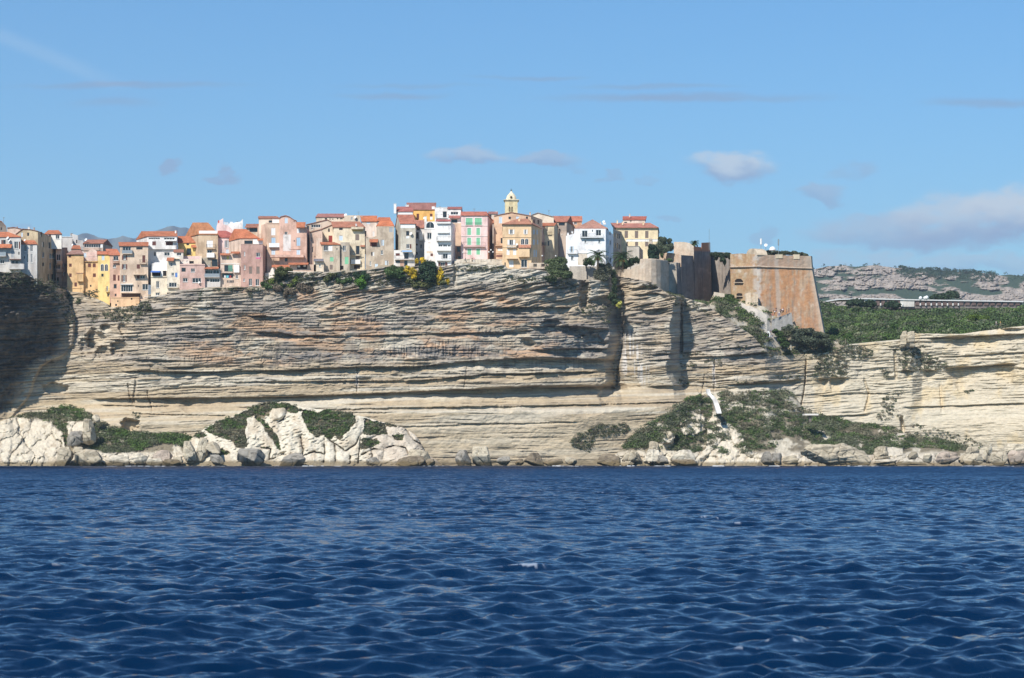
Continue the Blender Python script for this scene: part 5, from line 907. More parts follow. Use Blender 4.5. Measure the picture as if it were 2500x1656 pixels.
def bell_tower():
    e = lambda x: cx_('E', x); v = lambda y: cy_('E', y); Y = 764; og = P(e(382), v(470), Y); m = Y / F
    t = thing('bell_tower', 'pale yellow church bell tower with a curved dome above the roofs', 'bell tower', og); og = tuple(og)
    ps = plaster((.62, .52, .30), .9); wt = plaster((.66, .58, .40), .8); hw = (468 - 295) / 5.6 / 2 * m; cx, cy = P(e(382), 0, Y).x, Y + hw; z = lambda y: P(0, v(y), Y).z
    pl = Plane(e(295), Y, e(468), Y); q = MB(); wins = [(e(347), v(380), e(372), v(435)), (e(380), v(380), e(405), v(435))]; facade(q, pl, [(e(295), v(292)), (e(468), v(292))], v(560), wins, .5)
    A, B = pl.pt(e(295), v(560)), pl.pt(e(468), v(560)); zt = z(292); dv = Vector((0, 2 * hw, 0)); up = lambda p: Vector((p.x, p.y, zt))
    q.poly([B, B + dv, up(B + dv), up(B)]); q.poly([A + dv, A, up(A), up(A + dv)]); q.poly([B + dv, A + dv, up(A + dv), up(B + dv)]); q.build('shaft', ps, t, og)
    for a, b in ((342, 376), (376, 410)):
        q = MB(); xm = (a + b) / 2; q.poly([pl.pt(e(a + 5), v(436), -.4), pl.pt(e(b - 5), v(436), -.4), pl.pt(e(b - 5), v(378), -.4), pl.pt(e(a + 5), v(378), -.4)]); w_ = q.build('louvre_window', M_DARK, t, og)
        q = MB(); q.poly([pl.pt(e(a + 5), v(381), .02), pl.pt(e(b - 5), v(381), .02), pl.pt(e(xm), v(358), .02)]); q.build('pointed_head', M_DARK, w_, og)
        q = MB()
        for k in range(4): slab_on(q, pl, e(a + 5), v(388 + 13 * k), e(b - 5), v(391 + 13 * k), -.38, -.1)
        q.build('louvre', wt, w_, og)
    q = MB()
    for y0, y1, g_ in ((292, 283, .10), (283, 274, .28), (274, 266, .48), (352, 347, .06), (458, 450, .06)): r = hw + g_; q.box((cx - r, cy - r, z(y0)), (cx + r, cy + r, z(y1)))
    q.build('cornice', wt, t, og)
    q = MB(); n = 16; prof = [(70, 265), (70, 250), (66, 228), (57, 205), (42, 186), (26, 170), (14, 155), (8, 142), (7, 138)]; b0 = 0
    for rr, yy in prof:
        r = rr / 5.6 * m
        for i in range(n):
            a = 2 * math.pi * (i + .5) / n; k = 1 / max(abs(math.cos(a)), abs(math.sin(a))); k = 1 + (min(k, 1.18) - 1) * .9; q.v.append((cx + r * k * math.cos(a), cy + r * k * math.sin(a), z(yy)))
    for j in range(len(prof) - 1):
        for i in range(n): i2 = (i + 1) % n; q.f.append((j * n + i, j * n + i2, (j + 1) * n + i2, (j + 1) * n + i)); q.m.append(0)
    q.f.append(tuple((len(prof) - 1) * n + i for i in range(n))); q.m.append(0); d = q.build('dome', wt, t, og)
    q = MB(); n = 12; pr = [(e(380) + 2.6 * math.cos(6.2832 * i / n), v(233) + 2.6 * math.sin(6.2832 * i / n)) for i in range(n)]; pd = Plane(e(300), Y + .2, e(464), Y + .2); q.poly([pd.pt(x, y, .02) for x, y in reversed(pr)]); q.build('oculus', M_DARK, d, og)
    q = MB(); q.lathe((cx, cy, z(142)), [(.2, 0), (.3, .25), (.12, .5)], 8); q.bar((cx, cy, z(140)), (cx, cy, z(104)), .05, 5); q.bar((cx - .4, cy, z(114)), (cx + .4, cy, z(114)), .04, 4); q.build('cross', M_IRON, t, og)
bell_tower()
# pale ledges that edge the cliff under the houses
def ledge(label, pts, dep=1.6, col=(.60, .55, .47), th=1.2):
    og = P(*pts[0]); q = MB()
    for a, b in zip(pts, pts[1:]):
        A, B = P(*a), P(*b); dz = Vector((0, 0, -th * .14)); bk = Vector((0, dep, 0)); q.hexa([A + dz, B + dz, B + dz + bk, A + dz + bk, A, B, B + bk, A + bk])
    o = q.build('ledge', plaster(col), None, tuple(og)); o.location = og; tag(o, label, 'ledge')
ledge('thin pale ledge rising along the rim under the cream and rose houses', [(352, 725.5, 700), (395, 722, 698), (440, 713, 697.5), (505, 703.5, 697.5)])
ledge('straight pale slab ledge under the pink gabled house', [(703, 662.5, 699.5), (771, 664.5, 699.5)], 3.5)
ledge('grey ledge under the stained brown house and its tower neighbour', [(788, 664, 701), (900, 664, 701)], 3, (.40, .36, .31))
# white stairway cut down the rock, and the path slab
def stair(label, pts, w_):
    og = P(*pts[-1][:3]); q = MB()
    for a, b in zip(pts, pts[1:]):
        n = max(2, int(abs(b[1] - a[1]) / 1.6))
        for i in range(n):
            f0, f1 = i / n, (i + 1) / n; A = P(*[a[j] + (b[j] - a[j]) * f0 for j in range(3)]); B = P(*[a[j] + (b[j] - a[j]) * f1 for j in range(3)])
            k_ = .006 * len(q.v) / 8; q.box((A.x - w_ / 2 - .1 * (i % 2) - k_, A.y - .2 - k_, B.z - .25), (A.x + w_ / 2 + k_, A.y + 1.6 + k_, A.z - .004 * (i % 3)))
    o = q.build('stairway', plaster((.66, .64, .60), .3), None, tuple(og)); o.location = og; tag(o, label, 'stairway')
stair('white stairway falling from the cliff to the scrub slope', [(1729, 950, 698), (1731, 960, 698), (1738, 966, 697.5), (1746, 976, 697), (1751, 990, 696), (1756, 1008, 695)], 1.15)
a, b = P(1963, 1011, 704), P(1995, 1014, 706); t = thing('platform', 'white concrete platform on a stub at the end of the path', 'platform', a); q = MB(); q.box((a.x, 703, b.z - .1), (b.x, 708, b.z + .45)); q.build('slab', plaster((.60, .56, .50), .3), t, tuple(a)); q = MB(); q.box((a.x + 1.7, 704, b.z - 2.2), (a.x + 2.5, 706, b.z - .102)); q.build('stub', plaster((.16, .14, .12)), t, tuple(a))

# ---------------------------------------------------------------- saddle, plateau, hills
def sheet(name, xs, topf, botf, Yf, colf, m, nr, disp=None, kind='structure', flip=True):
    t = np.linspace(0, 1, nr)[:, None]; top, bot = topf(xs), botf(xs)
    y = bot[None] + (top - bot)[None] * t; x = np.repeat(xs[None], nr, 0); tt = np.repeat(t, len(xs), 1)
    Y = Yf(x, y, tt)
    if disp is not None: Y = Y - disp(x, y, tt)
    V = ray_pts(x, y, Y); C = colf(x, y)
    o = np_mesh(name, V, grid_quads(nr, len(xs)), m, C.reshape(-1, 3)); tag(o, kind=kind)
    return x, y, Y
SADDLE_TOP = [(1626, 716), (1640, 722), (1657, 726), (1700, 740), (1733, 735), (1742, 718), (1772, 722), (1790, 730), (1820, 738), (1850, 746), (1872, 750), (1884, 768), (1936, 790), (1960, 812), (2016, 818), (2060, 832)]
RIMY = lambda x: base_depth(x, poly(TOP, x))
PATH = [(1862, 790), (1884, 780), (1884, 802), (1891, 808), (1909, 849), (1877, 849), (1880, 825), (1860, 808), (1858, 798)]
PATH2 = [(1795, 738), (1822, 742), (1876, 768), (1880, 780), (1862, 790), (1845, 775), (1812, 755)]
def saddle_col(x, y):
    c = np.ones(x.shape + (3,)) * np.array((.30, .255, .18)); c = mixa(c, (.47, .42, .33), sst(.5, .68, fbm(x / 16, y / 9, 401, 4)) * .9)
    c = mixa(c, (.46, .42, .36), (in_poly(PATH, x, y) | in_poly(PATH2, x, y)) * 1.0)
    return np.clip(c * (.8 + .4 * fbm(x / 3, y / 3, 402, 3))[..., None], 0, 1)
SAD = sheet('slope', np.arange(1626, 2062, 1.5), lambda x: poly(SADDLE_TOP, x), lambda x: poly(TOP, x) + 5, lambda x, y, t: (RIMY(x) + 1.5) + (np.interp(x, [1626, 1740, 1790, 1850, 1936, 2060], [734, 757, 752, 741, 741, 746]) - RIMY(x) - 1.5) * t, saddle_col, M_SOIL, 80, lambda x, y, t: 1.2 * (fbm(x / 20, y / 14, 403, 4) - .5))
PLAT_TOP = [(1930, 756), (1990, 738), (2045, 746), (2110, 754), (2200, 757), (2400, 755), (2500, 753), (2800, 750)]
def plat_col(x, y):
    c = np.ones(x.shape + (3,)) * np.array((.075, .085, .045)); return mixa(c, (.40, .36, .28), sst(.74, .80, fbm(x / 26, y / 6, 411, 3)))
PLATY = lambda x, y, t: (RIMY(x) + 12) + (1000 - RIMY(x) - 12) * t ** 1.6
PLA = sheet('plateau', np.arange(1930, 2800, 3.0), lambda x: poly(PLAT_TOP, x), lambda x: poly(TOP, x) + 6, PLATY, plat_col, M_SOIL, 60, lambda x, y, t: 1.5 * (fbm(x / 30, y / 10, 413, 3) - .5))
# granite hills far behind
CREST = [(1500, 690), (1800, 668), (1960, 662), (1990, 657), (2020, 651), (2060, 648), (2090, 651), (2135, 647), (2165, 652), (2200, 655), (2230, 660), (2280, 658), (2320, 661), (2400, 667), (2440, 672), (2470, 671), (2500, 675), (2600, 668), (2800, 690), (3000, 710)]
def hill_mask(x, y): return sst(.42, .50, fbm(x / 62., y / 17., 421, 6) + .05 * sst(2200, 2050, x) - .09 * sst(672, 655, y) * sst(2190, 2230, x))
def hill_col(x, y):
    k = hill_mask(x, y); f1, gp, cv = cells(x / 7. + vn(x / 9, y / 9, 3), y / 4., 423)
    c = np.ones(x.shape + (3,)) * np.array((.05, .075, .045)); r = np.array((.37, .315, .26)) * (.8 + .4 * cv[..., None]) * (.78 + .22 * sst(.02, .2, gp))[..., None]
    return c + (r - c) * k[..., None]
def hill_disp(x, y, t):
    k = hill_mask(x, y); f1, gp, cv = cells(x / 8. + vn(x / 9, y / 9, 3), y / 4.5, 427); g1, g2, g3 = cells(x / 26., y / 14., 429)
    return k * (14 * sst(0, .3, gp) * (.4 + cv) + 40 * g3 * sst(0, .25, g2)) + 90 * (fbm(x / 60, y / 30, 431, 4) - .5) + 8 * (fbm(x / 4, y / 3, 433, 2) - .5)
HIL = sheet('hills', np.arange(1500, 3000, 1.6), lambda x: poly(CREST, x) + 3.2 * (fbm(x / 14, x * 0, 435, 4) - .5), lambda x: 0 * x + 775, lambda x, y, t: 2250 + 900 * t, hill_col, M_HILL, 120, hill_disp)
# blue mountains on the horizon
MT = [(-900, 610), (-200, 592), (60, 588), (150, 586), (175, 580), (195, 572), (212, 568), (226, 572), (240, 579), (265, 584), (285, 582), (300, 577), (312, 580), (330, 583), (345, 571), (365, 566), (385, 563), (400, 558), (412, 553), (425, 552), (440, 556), (455, 555), (470, 562), (520, 572), (640, 590), (800, 600), (1200, 620), (2000, 668), (2180, 656), (2215, 652), (2260, 656), (2420, 672), (3400, 690)]
sheet('mountains', np.arange(-900, 3400, 6.0), lambda x: poly(MT, x) + 5 * (fbm(x / 40, x * 0, 441, 4) - .5), lambda x: 0 * x + 1102, lambda x, y, t: 12600 + 1700 * t, lambda x, y: np.ones(x.shape + (3,)) * np.array((.10, .11, .085)), M_HILL, 60, lambda x, y, t: 1200 * (fbm(x / 60, y / 40, 443, 5) - .5) * (1 - .5 * t))
q = MB(); q.poly([(-12000, 790, 8), (12000, 790, 8), (12000, 15000, 8), (-12000, 15000, 8)]); tag(q.build('ground', flat_mat('far_scrub_land', (.07, .08, .045), .95)), kind='structure')

# ---------------------------------------------------------------- long low building on the plateau
def hotel():
    h = lambda x: cx_('H', x); v = lambda y: cy_('H', y)
    x0, x1 = h(175), h(1945); Y0, Y1 = 985, 1010; og = P((x0 + x1) / 2, v(560), Y0)
    t = thing('long_building', 'long low building with a white flat roof edge and brown louvred bays above the scrub', 'building', og); og = tuple(og)
    yt = lambda x: np.interp(x, [h(175), h(430), h(900), h(1945)], [v(510), v(503), v(515), v(532)])
    pl = Plane(x0, Y0, x1, Y1); q = MB(); xs = [h(175), h(430), h(760), h(900), h(1300), h(1945)]
    for a, b in zip(xs, xs[1:]):
        q.hexa([pl.pt(a, yt(a) + 2.6, 1), pl.pt(b, yt(b) + 2.6, 1), pl.pt(b, yt(b) + 2.6, -14), pl.pt(a, yt(a) + 2.6, -14), pl.pt(a, yt(a), 1), pl.pt(b, yt(b), 1), pl.pt(b, yt(b), -14), pl.pt(a, yt(a), -14)])
    q.build('roof', M_WHITE, t, og)
    q = MB(); q.hexa([pl.pt(h(430), v(600), 0), pl.pt(x1 - 1, v(600), 0), pl.pt(x1 - 1, v(600), -13), pl.pt(h(430), v(600), -13), pl.pt(h(430), yt(h(430)) + 2.7, 0), pl.pt(x1 - 1, yt(x1) + 2.7, 0), pl.pt(x1 - 1, yt(x1) + 2.7, -13), pl.pt(h(430), yt(h(430)) + 2.7, -13)]); q.build('wall', plaster((.22, .18, .16)), t, og)
    q = MB(); slab_on(q, pl, h(770), yt(h(830)) + 2.2, h(905), v(585), .01, .6); q.build('end_wall', plaster((.60, .56, .50), .3), t, og)
    q = MB(); slab_on(q, pl, h(430), v(518), h(535), v(580), .01, .4); q.build('end_wall', plaster((.60, .58, .55), .3), t, og)
    mlv = plaster((.17, .115, .10)); mlt = plaster((.055, .05, .06))
    x = 540.
    while x < 1930:
        if 755 < x < 905: x += 40; continue
        wdt = 34 if x < 1300 else 40
        q = MB(); slab_on(q, pl, h(x), yt(h(x)) + 3, h(x + wdt), v(572), .05, .5); b = q.build('louvre_bay', mlv, t, og)
        q = MB(); slab_on(q, pl, h(x + wdt), yt(h(x)) + 3, h(x + wdt + 12), v(572), .03, .2); q.build('pane', M_GLASS, b, og)
        if x < 1320: q = MB(); slab_on(q, pl, h(x + wdt + 3), v(552), h(x + wdt + 9), v(575), .4, 1.2); q.build('column', M_WHITE, t, og)
        x += 52 if x < 1300 else 60
    for px, py, r in ((970, 503, .9), (1010, 501, .75), (1028, 497, .95)):
        c = P(h(px), v(py), 990); q = MB(); q.lathe(tuple(c), [(.2, -r * 1.2), (r * .7, -r * .7), (r, 0), (r * .7, r * .7), (.1, r)], 12); q.build('roof_dome', M_DISH, t, og, True)
hotel()

# ---------------------------------------------------------------- air
def haze():
    q = MB(); q.box((-12500, -1700, -3), (12500, 15600, 1560)); m = bpy.data.materials.new('haze'); m.use_nodes = True; nt = m.node_tree; nt.nodes.remove(nt.nodes['Principled BSDF'])
    v = N(nt, 'ShaderNodeVolumePrincipled'); v.inputs['Color'].default_value = (.72, .84, 1, 1); v.inputs['Density'].default_value = .000065; v.inputs['Anisotropy'].default_value = .1
    nt.links.new(v.outputs[0], nt.nodes['Material Output'].inputs['Volume']); tag(q.build('haze', m), kind='stuff')
haze()
# ---------------------------------------------------------------- foot slopes, scrub, plants, boulders, people, lamps
CR_A = [(-260, 1050), (-60, 1046), (0, 1030), (45, 1014), (95, 1010), (150, 993), (180, 997), (222, 1014), (236, 1030), (300, 1052), (360, 1060), (440, 1062), (480, 1075), (560, 1090)]
CR_B = [(430, 1095), (455, 1078), (480, 1062), (505, 1042), (560, 1020), (600, 1000), (645, 983), (690, 985), (740, 994), (800, 1002), (850, 1010), (890, 1018), (940, 1032), (985, 1044), (1012, 1060), (1026, 1078), (1032, 1094), (1046, 1112), (1078, 1132)]
CR_C = [(1500, 1112), (1530, 1086), (1562, 1050), (1590, 1034), (1617, 1017), (1665, 984), (1696, 967), (1735, 966), (1765, 957), (1850, 956), (1925, 957), (1945, 972), (1962, 1000), (1983, 1006), (2025, 1019), (2084, 1034), (2167, 1041), (2199, 1054), (2244, 1069), (2303, 1075), (2347, 1090), (2391, 1097), (2500, 1106), (2780, 1100)]
CLEFTS_B = [[(623.9, 1018.3), (647.8, 1039.1), (663.8, 1061.4), (676.5, 1083.7), (683.6, 1096.5)], [(702.1, 1000.8), (692.5, 1023.1), (679.7, 1031.1)], [(791.3, 1074.1), (792.9, 1096.5), (791.3, 1128.4)], [(895.0, 1043.9), (880.6, 1064.6), (864.7, 1086.9), (844.0, 1101.3)], [(881.3, 1067.8), (876.8, 1096.5), (874.9, 1131.6)], [(816.9, 1086.9), (820.0, 1125.2)], [(855.1, 1114.0), (853.5, 1131.6)], [(638.3, 1093.3), (660.6, 1097.1), (657.4, 1122.0), (692.5, 1109.2)], [(804.1, 1075.7), (823.2, 1086.9), (844.0, 1101.3)], [(922.1, 1061.4), (896.6, 1078.9)], [(936.4, 1096.5), (960.4, 1089.5), (989.1, 1093.9), (1000.2, 1112.4)], [(938.0, 1039.1), (947.6, 1064.6), (976.3, 1074.1)], [(737.1, 1112.4), (765.8, 1102.8), (791.3, 1109.2)], [(733.9, 1067.8), (740.3, 1096.5), (733.9, 1125.2)], [(883.8, 1109.2), (912.5, 1096.5), (938.0, 1099.7)], [(992.3, 1048.6), (1008.2, 1074.1), (1027.3, 1083.7)], [(938.0, 1094.9), (934.9, 1122.0)], [(906.2, 1093.3), (909.3, 1118.8)]]
GREEN_B = [[(593.6, 1007.2), (635.1, 986.4), (668.6, 980.1), (708.4, 986.4), (737.1, 1002.4), (727.6, 1008.8), (705.2, 1005.6), (690.9, 996.0), (665.4, 997.6), (660.6, 1010.4), (647.8, 1021.5), (625.5, 1016.7), (593.6, 1019.9)], [(622.3, 1016.7), (635.1, 1016.7), (657.4, 1039.1), (676.5, 1067.8), (685.5, 1096.5), (676.5, 1096.5), (663.8, 1071.0), (644.6, 1043.9)], [(737.1, 999.2), (778.6, 1008.8), (797.7, 999.2), (842.4, 1002.4), (866.3, 1015.1), (869.5, 1032.7), (851.9, 1050.2), (831.2, 1074.1), (820.0, 1064.6), (804.1, 1072.6), (788.2, 1063.0), (772.2, 1069.4), (756.3, 1055.0), (745.1, 1032.7), (737.1, 1016.7)], [(888.6, 1021.5), (938.0, 1037.5), (949.2, 1061.4), (922.1, 1061.4), (891.8, 1061.4)], [(882.2, 1074.1), (922.1, 1071.0), (926.9, 1085.3), (880.6, 1099.7)], [(941.2, 1034.3), (976.3, 1034.3), (966.7, 1042.3), (944.4, 1040.7)], [(957.2, 1061.4), (985.9, 1061.4), (982.7, 1074.1), (963.6, 1074.1)], [(636.7, 1090.1), (657.4, 1091.7), (651.0, 1096.5), (636.7, 1094.9)], [(497.5, 1048.6), (539.0, 1026.3), (567.7, 1018.3), (602.7, 1000.8), (602.7, 1032.7), (598.0, 1051.8), (602.7, 1093.3), (583.6, 1096.5), (562.9, 1074.1), (539.0, 1067.8), (523.0, 1064.6)], [(464.0, 1064.6), (491.1, 1055.0), (503.9, 1064.6), (491.1, 1071.0)], [(507.1, 1102.8), (523.0, 1096.5), (548.5, 1096.5), (561.3, 1109.2), (535.8, 1112.4)]]
WHITE_A = [[(-260, 1040), (0, 1026), (42, 1020), (100, 1024), (128, 1036), (150, 1056), (160, 1090), (160, 1140), (-260, 1140)], [(165, 1030), (230, 1028), (225, 1085), (165, 1080)]]
ROCKY_B = [[(598, 1040), (612, 1014), (640, 1018), (700, 1030), (735, 1060), (745, 1098), (790, 1140), (600, 1140)], [(655, 998), (700, 1000), (690, 1028), (655, 1028)], [(855, 1018), (893, 1040), (880, 1075), (850, 1098), (820, 1080)], [(905, 1034), (1000, 1050), (1030, 1085), (1010, 1118), (930, 1110), (900, 1070)]]
ROCKY_C = [[(1662, 1032), (1700, 1012), (1722, 1016), (1722, 1050), (1690, 1066), (1662, 1058)], [(1615, 1058), (1650, 1056), (1640, 1082), (1618, 1080)], [(1741.1, 1010.4), (1766.6, 1026.3), (1792.1, 1045.4), (1814.5, 1064.6), (1820.8, 1096.5), (1855.9, 1109.2), (1855.9, 1128.4), (1629.5, 1128.4), (1632.7, 1109.2), (1661.4, 1102.8), (1696.5, 1109.2), (1722.0, 1096.5), (1728.4, 1061.4), (1725.2, 1032.7)], [(1585, 1082), (1608, 1080), (1606, 1100), (1584, 1098)], [(2150, 1050), (2210, 1060), (2200, 1120), (2170, 1120)]]
def rocky(x, y):
    k = np.zeros(x.shape)
    for p in WHITE_A + ROCKY_B + ROCKY_C: k = np.maximum(k, in_poly(p, x + 9 * (fbm(x / 9, y / 9, 551, 3) - .5), y + 9 * (fbm(x / 9, y / 9, 553, 3) - .5)) * 1.0)
    return np.maximum(k, sst(1098, 1112, y + 10 * (fbm(x / 30, y / 30, 555) - .5)) * (x < 2330))
def blocks(x, y):
    a = x + 26 * (fbm(x / 30, y / 30, 557, 4) - .5); b = y + 26 * (fbm(x / 30, y / 30, 559, 4) - .5)
    u, w_ = a * .92 + b * .38, b * .92 - a * .38
    return cells(u / 58., w_ / 105., 561, 1.0) + cells(u / 21., w_ / 15., 563, 1.0)
def soil_col(x, y):
    c = np.ones(x.shape + (3,)) * np.array((.20, .17, .12)); k = sst(.50, .62, fbm(x / 24, y / 18, 501, 4) + .25 * sst(1095, 1128, y))
    c = mixa(c, (.50, .45, .355), k); rk = rocky(x, y); f1, gp, cv, g1, g2, g3 = blocks(x, y); c = mixa(c, (.565, .505, .40), rk); c = mixa(c, (.40, .33, .24), rk * sst(.55, .75, fbm(x / 14, y / 16, 565, 4)) * .8); c = mixa(c, (.17, .15, .12), rk * np.maximum(.55 * sst(.025, 0, gp), .3 * sst(.05, 0, g2) * sst(.45, .6, fbm(x / 30, y / 30, 569)))); c = mixa(c, (.20, .155, .09), sst(1124, 1132, y + 5 * (fbm(x / 14, y / 9, 503) - .5)) * .85)
    return np.clip(c * (.8 + .4 * fbm(x / 3, y / 3, 505, 3))[..., None], 0, 1)
def soil_disp(x, y, t):
    f1, gp, cv = cells(x / 17 + vn(x / 12, y / 12, 7), y / 13., 507)
    rk = rocky(x, y); F1, GP, CV, G1, G2, G3 = blocks(x, y)
    bl = rk * (3.4 * CV + .9 * sst(0, .3, GP) - 1.0 * sst(.03, 0, GP) + .9 * G3 * sst(0, .1, G2) + 1.8 * (fbm(x / 15, y / 12, 567, 4) - .5))
    return bl + 2.4 * (fbm(x / 50, y / 40, 509, 3) - .5) + (1.6 * (cv - .3) * sst(0, .25, gp)) * sst(1080, 1115, y) + .8 * (fbm(x / 6, y / 6, 511, 3) - .5)
def foot(crest, y0, xa, xb, back=3):
    return sheet('slope', np.arange(xa, xb, 1.7), lambda x: poly(crest, x), lambda x: 0 * x + 1150, lambda x, y, t: np.where(t > 2, 0, y0 + (base_depth(x, poly(crest, x)) - back - y0) * t ** 1.15), soil_col, M_SOIL, 90, soil_disp)
FA = foot(CR_A, 679, -260, 560);  FC = foot(CR_C, 686, 1500, 2780, 4)

def seg_dist(pts, x, y):
    d = np.full(x.shape, 1e9)
    for (ax, ay), (bx, by) in zip(pts, pts[1:]):
        t = np.clip(((x - ax) * (bx - ax) + (y - ay) * (by - ay)) / ((bx - ax) ** 2 + (by - ay) ** 2), 0, 1); d = np.minimum(d, np.hypot(x - ax - t * (bx - ax), y - ay - t * (by - ay)))
    return d
def cleft_b(x, y):
    xx = x + 5 * (fbm(x / 10, y / 10, 571, 3) - .5); yy = y + 5 * (fbm(x / 10, y / 10, 573, 3) - .5); d = np.full(x.shape, 1e9)
    for c in CLEFTS_B: d = np.minimum(d, seg_dist(c, xx, yy))
    return d
def in_green_b(x, y):
    xx = x + 9 * (fbm(x / 9, y / 9, 575, 3) - .5); yy = y + 9 * (fbm(x / 9, y / 9, 577, 3) - .5); r = np.zeros(x.shape, bool)
    for p in GREEN_B: r |= in_poly(p, xx, yy)
    return r
def out_disp(x, y, t):
    d = cleft_b(x, y); g = in_green_b(x, y) * 1.0; rock_ = 1 - g
    o = 2.5 * np.clip(d / 30., 0, 1) ** .6 - 1.5 * sst(2.4, .5, d) * rock_ * sst(.36, .5, fbm(x / 18, y / 18, 597, 2))
    o += rock_ * (.42 * np.tanh(5 * (vn(x / 8. + .9 * vn(x / 14, y / 14, 5), (y + .25 * x) / 3.6, 579) - .5)) * sst(.35, .6, fbm(x / 40, y / 40, 581, 2)) + .9 * (fbm(x / 13, y / 11, 583, 4) - .5))
    o += 1.8 * sst(26, 8, np.hypot(x - 680, (y - 1012) * 1.2)) + 1.6 * (fbm(x / 60, y / 50, 585, 2) - .5) - .9 * g
    return o
def out_col(x, y):
    c = np.ones(x.shape + (3,)) * np.array((.60, .545, .435)); c = mixa(c, (.50, .42, .31), sst(.50, .70, fbm(x / 24, y / 30, 587, 4)) * .8); c = mixa(c, (.50, .42, .34), sst(880, 930, x) * .55)
    c = mixa(c, (.33, .27, .20), sst(.60, .72, fbm(x / 6, y / 3, 589, 3)) * .45); c = mixa(c, (.13, .115, .095), sst(2.0, .5, cleft_b(x, y)) * .6); c = mixa(c, (.17, .14, .09), in_green_b(x, y) * 1.0)
    c = mixa(c, (.17, .13, .075), sst(1121, 1130, y + 6 * (fbm(x / 14, y / 9, 503) - .5)) * .85); return np.clip(c * (.86 + .28 * fbm(x / 2.5, y / 2.5, 591, 2))[..., None], 0, 1)
OUT_X = np.arange(430, 1080, 1.2)
FB = sheet('rock_outcrop', OUT_X, lambda x: poly(CR_B, x) + 2.5 * (fbm(x / 9, x * 0, 593, 3) - .5), lambda x: 0 * x + 1150, lambda x, y, t: 676 + (base_depth(x, poly(CR_B, x)) - 2 - 676) * t ** 1.15, out_col, M_ROCK, 150, out_disp, kind='thing')
tag(bpy.data.objects['rock_outcrop'], 'long white limestone outcrop with scrub caps and dark clefts in the middle of the shore', 'rock outcrop')
# leaf clouds -----------------------------------------------------------
NR = np.random.RandomState(21)
def leaves(cen, rad, per, size, cols, squash=.8, lo=.45, full=False):
    """per leaf quads through each ellipsoid: returns vertices, quads, colours"""
    n = len(cen); C = np.repeat(cen, per, 0); Rr = np.repeat(rad, per, 0); k = n * per
    d = NR.randn(k, 3); d /= np.linalg.norm(d, axis=1)[:, None]; d[:, 2] = d[:, 2] if full else np.abs(d[:, 2]) * .95 - .12
    p = C + d * Rr * (lo + (1 - lo) * NR.rand(k, 1) ** .45)
    nn = d + NR.randn(k, 3) * .65; nn /= np.linalg.norm(nn, axis=1)[:, None]
    a = np.cross(nn, NR.randn(k, 3)); a /= np.linalg.norm(a, axis=1)[:, None] + 1e-6; b = np.cross(nn, a)
    s = (np.repeat(size, per, 0) if np.ndim(size) else size) * (.55 + .8 * NR.rand(k)); s = s[:, None]
    V = np.stack([p - a * s, p - b * s * .55, p + a * s, p + b * s * .55], 1).reshape(-1, 3)
    cc = np.repeat(cols, per, 0) * (.65 + .7 * NR.rand(k, 1)); cc = np.repeat(cc, 4, 0)
    return V, np.arange(4 * k).reshape(-1, 4), np.clip(cc, 0, 1)
GREENS = 1.35 * np.array([(.040, .062, .022), (.055, .080, .025), (.085, .095, .055), (.10, .095, .06), (.050, .085, .020), (.12, .10, .07), (.065, .075, .04)])
def scatter(name, parts):
    V, Q, C, o = [], [], [], 0
    for v, q, c in parts: V.append(v); Q.append(q + o); C.append(c); o += len(v)
    ob = np_mesh(name, np.concatenate(V), np.concatenate(Q), M_LEAF, np.concatenate(C), False); tag(ob, kind='stuff'); return ob
def on_sheet(S, n, maskf):
    x, y, Y = S; r = NR.randint(0, x.shape[0], n * 3); c = NR.randint(0, x.shape[1], n * 3); m = maskf(x[r, c], y[r, c]); r, c = r[m][:n], c[m][:n]
    px, py, YY = x[r, c] + NR.randn(len(r)) * .8, y[r, c], Y[r, c]
    return px, py, np.stack([(px - CX) * YY / F, YY, CH + (YH - py) * YY / F], -1)
def bushes(S, n, maskf, r0, r1, per, leaf, tint, flat=.75):
    px, py, p = on_sheet(S, n, maskf); k = len(p); rr = r0 + (r1 - r0) * NR.rand(k) ** 2; p[:, 2] += rr * .12
    idx = tint(px, py); col = GREENS[idx] * (.6 + .8 * NR.rand(k, 1))
    return leaves(p, np.stack([rr, rr, rr * flat], -1), per, leaf * (.8 + .4 * rr / r1), col)
def patchy(seed, choices):
    def f(x, y):
        q = fbm(x / 38., y / 16., seed, 3) + .12 * (NR.rand(len(x)) - .5); i = np.clip(((q - .32) / .36 * len(choices)).astype(int), 0, len(choices) - 1); return np.array(choices)[i]
    return f
def green_A(x, y):
    g = (y < 1098 + 14 * np.sin(x / 37.)) & (fbm(x / 30, y / 20, 521, 3) > .22)
    for p in WHITE_A: g &= ~in_poly(p, x, y)
    return g & (x > 30) & ~((x > 240) & (y > 1106))
def green_B(x, y): return in_green_b(x, y)
def green_C(x, y):
    g = (y < 1104 + 10 * np.sin(x / 53.)) & (fbm(x / 26, y / 16, 525, 3) > .33 + .10 * (y > 1078))
    nz = fbm(x / 17, y / 13, 598, 3) < .53
    for p in ROCKY_C: g &= ~(in_poly(p, x, y) & nz)
    path = np.abs(y - np.interp(x, [1780, 1820, 1905, 2000, 2060, 2165], [988, 995, 1003, 1012, 1024, 1042])) < 2.2
    return g & ~path & ~((x > 2330) & (y > 1100)) & ~((np.abs(x - 1748) < 9) & (y < 1012))
scatter('scrub', [bushes(FA, 2600, green_A, .8, 2.2, 46, .20, patchy(531, [4, 1, 0, 2, 1, 3, 6]), .6), bushes(FB, 2600, green_B, .5, 1.3, 46, .19, patchy(533, [3, 6, 0, 4, 1, 2, 3]), .6)])
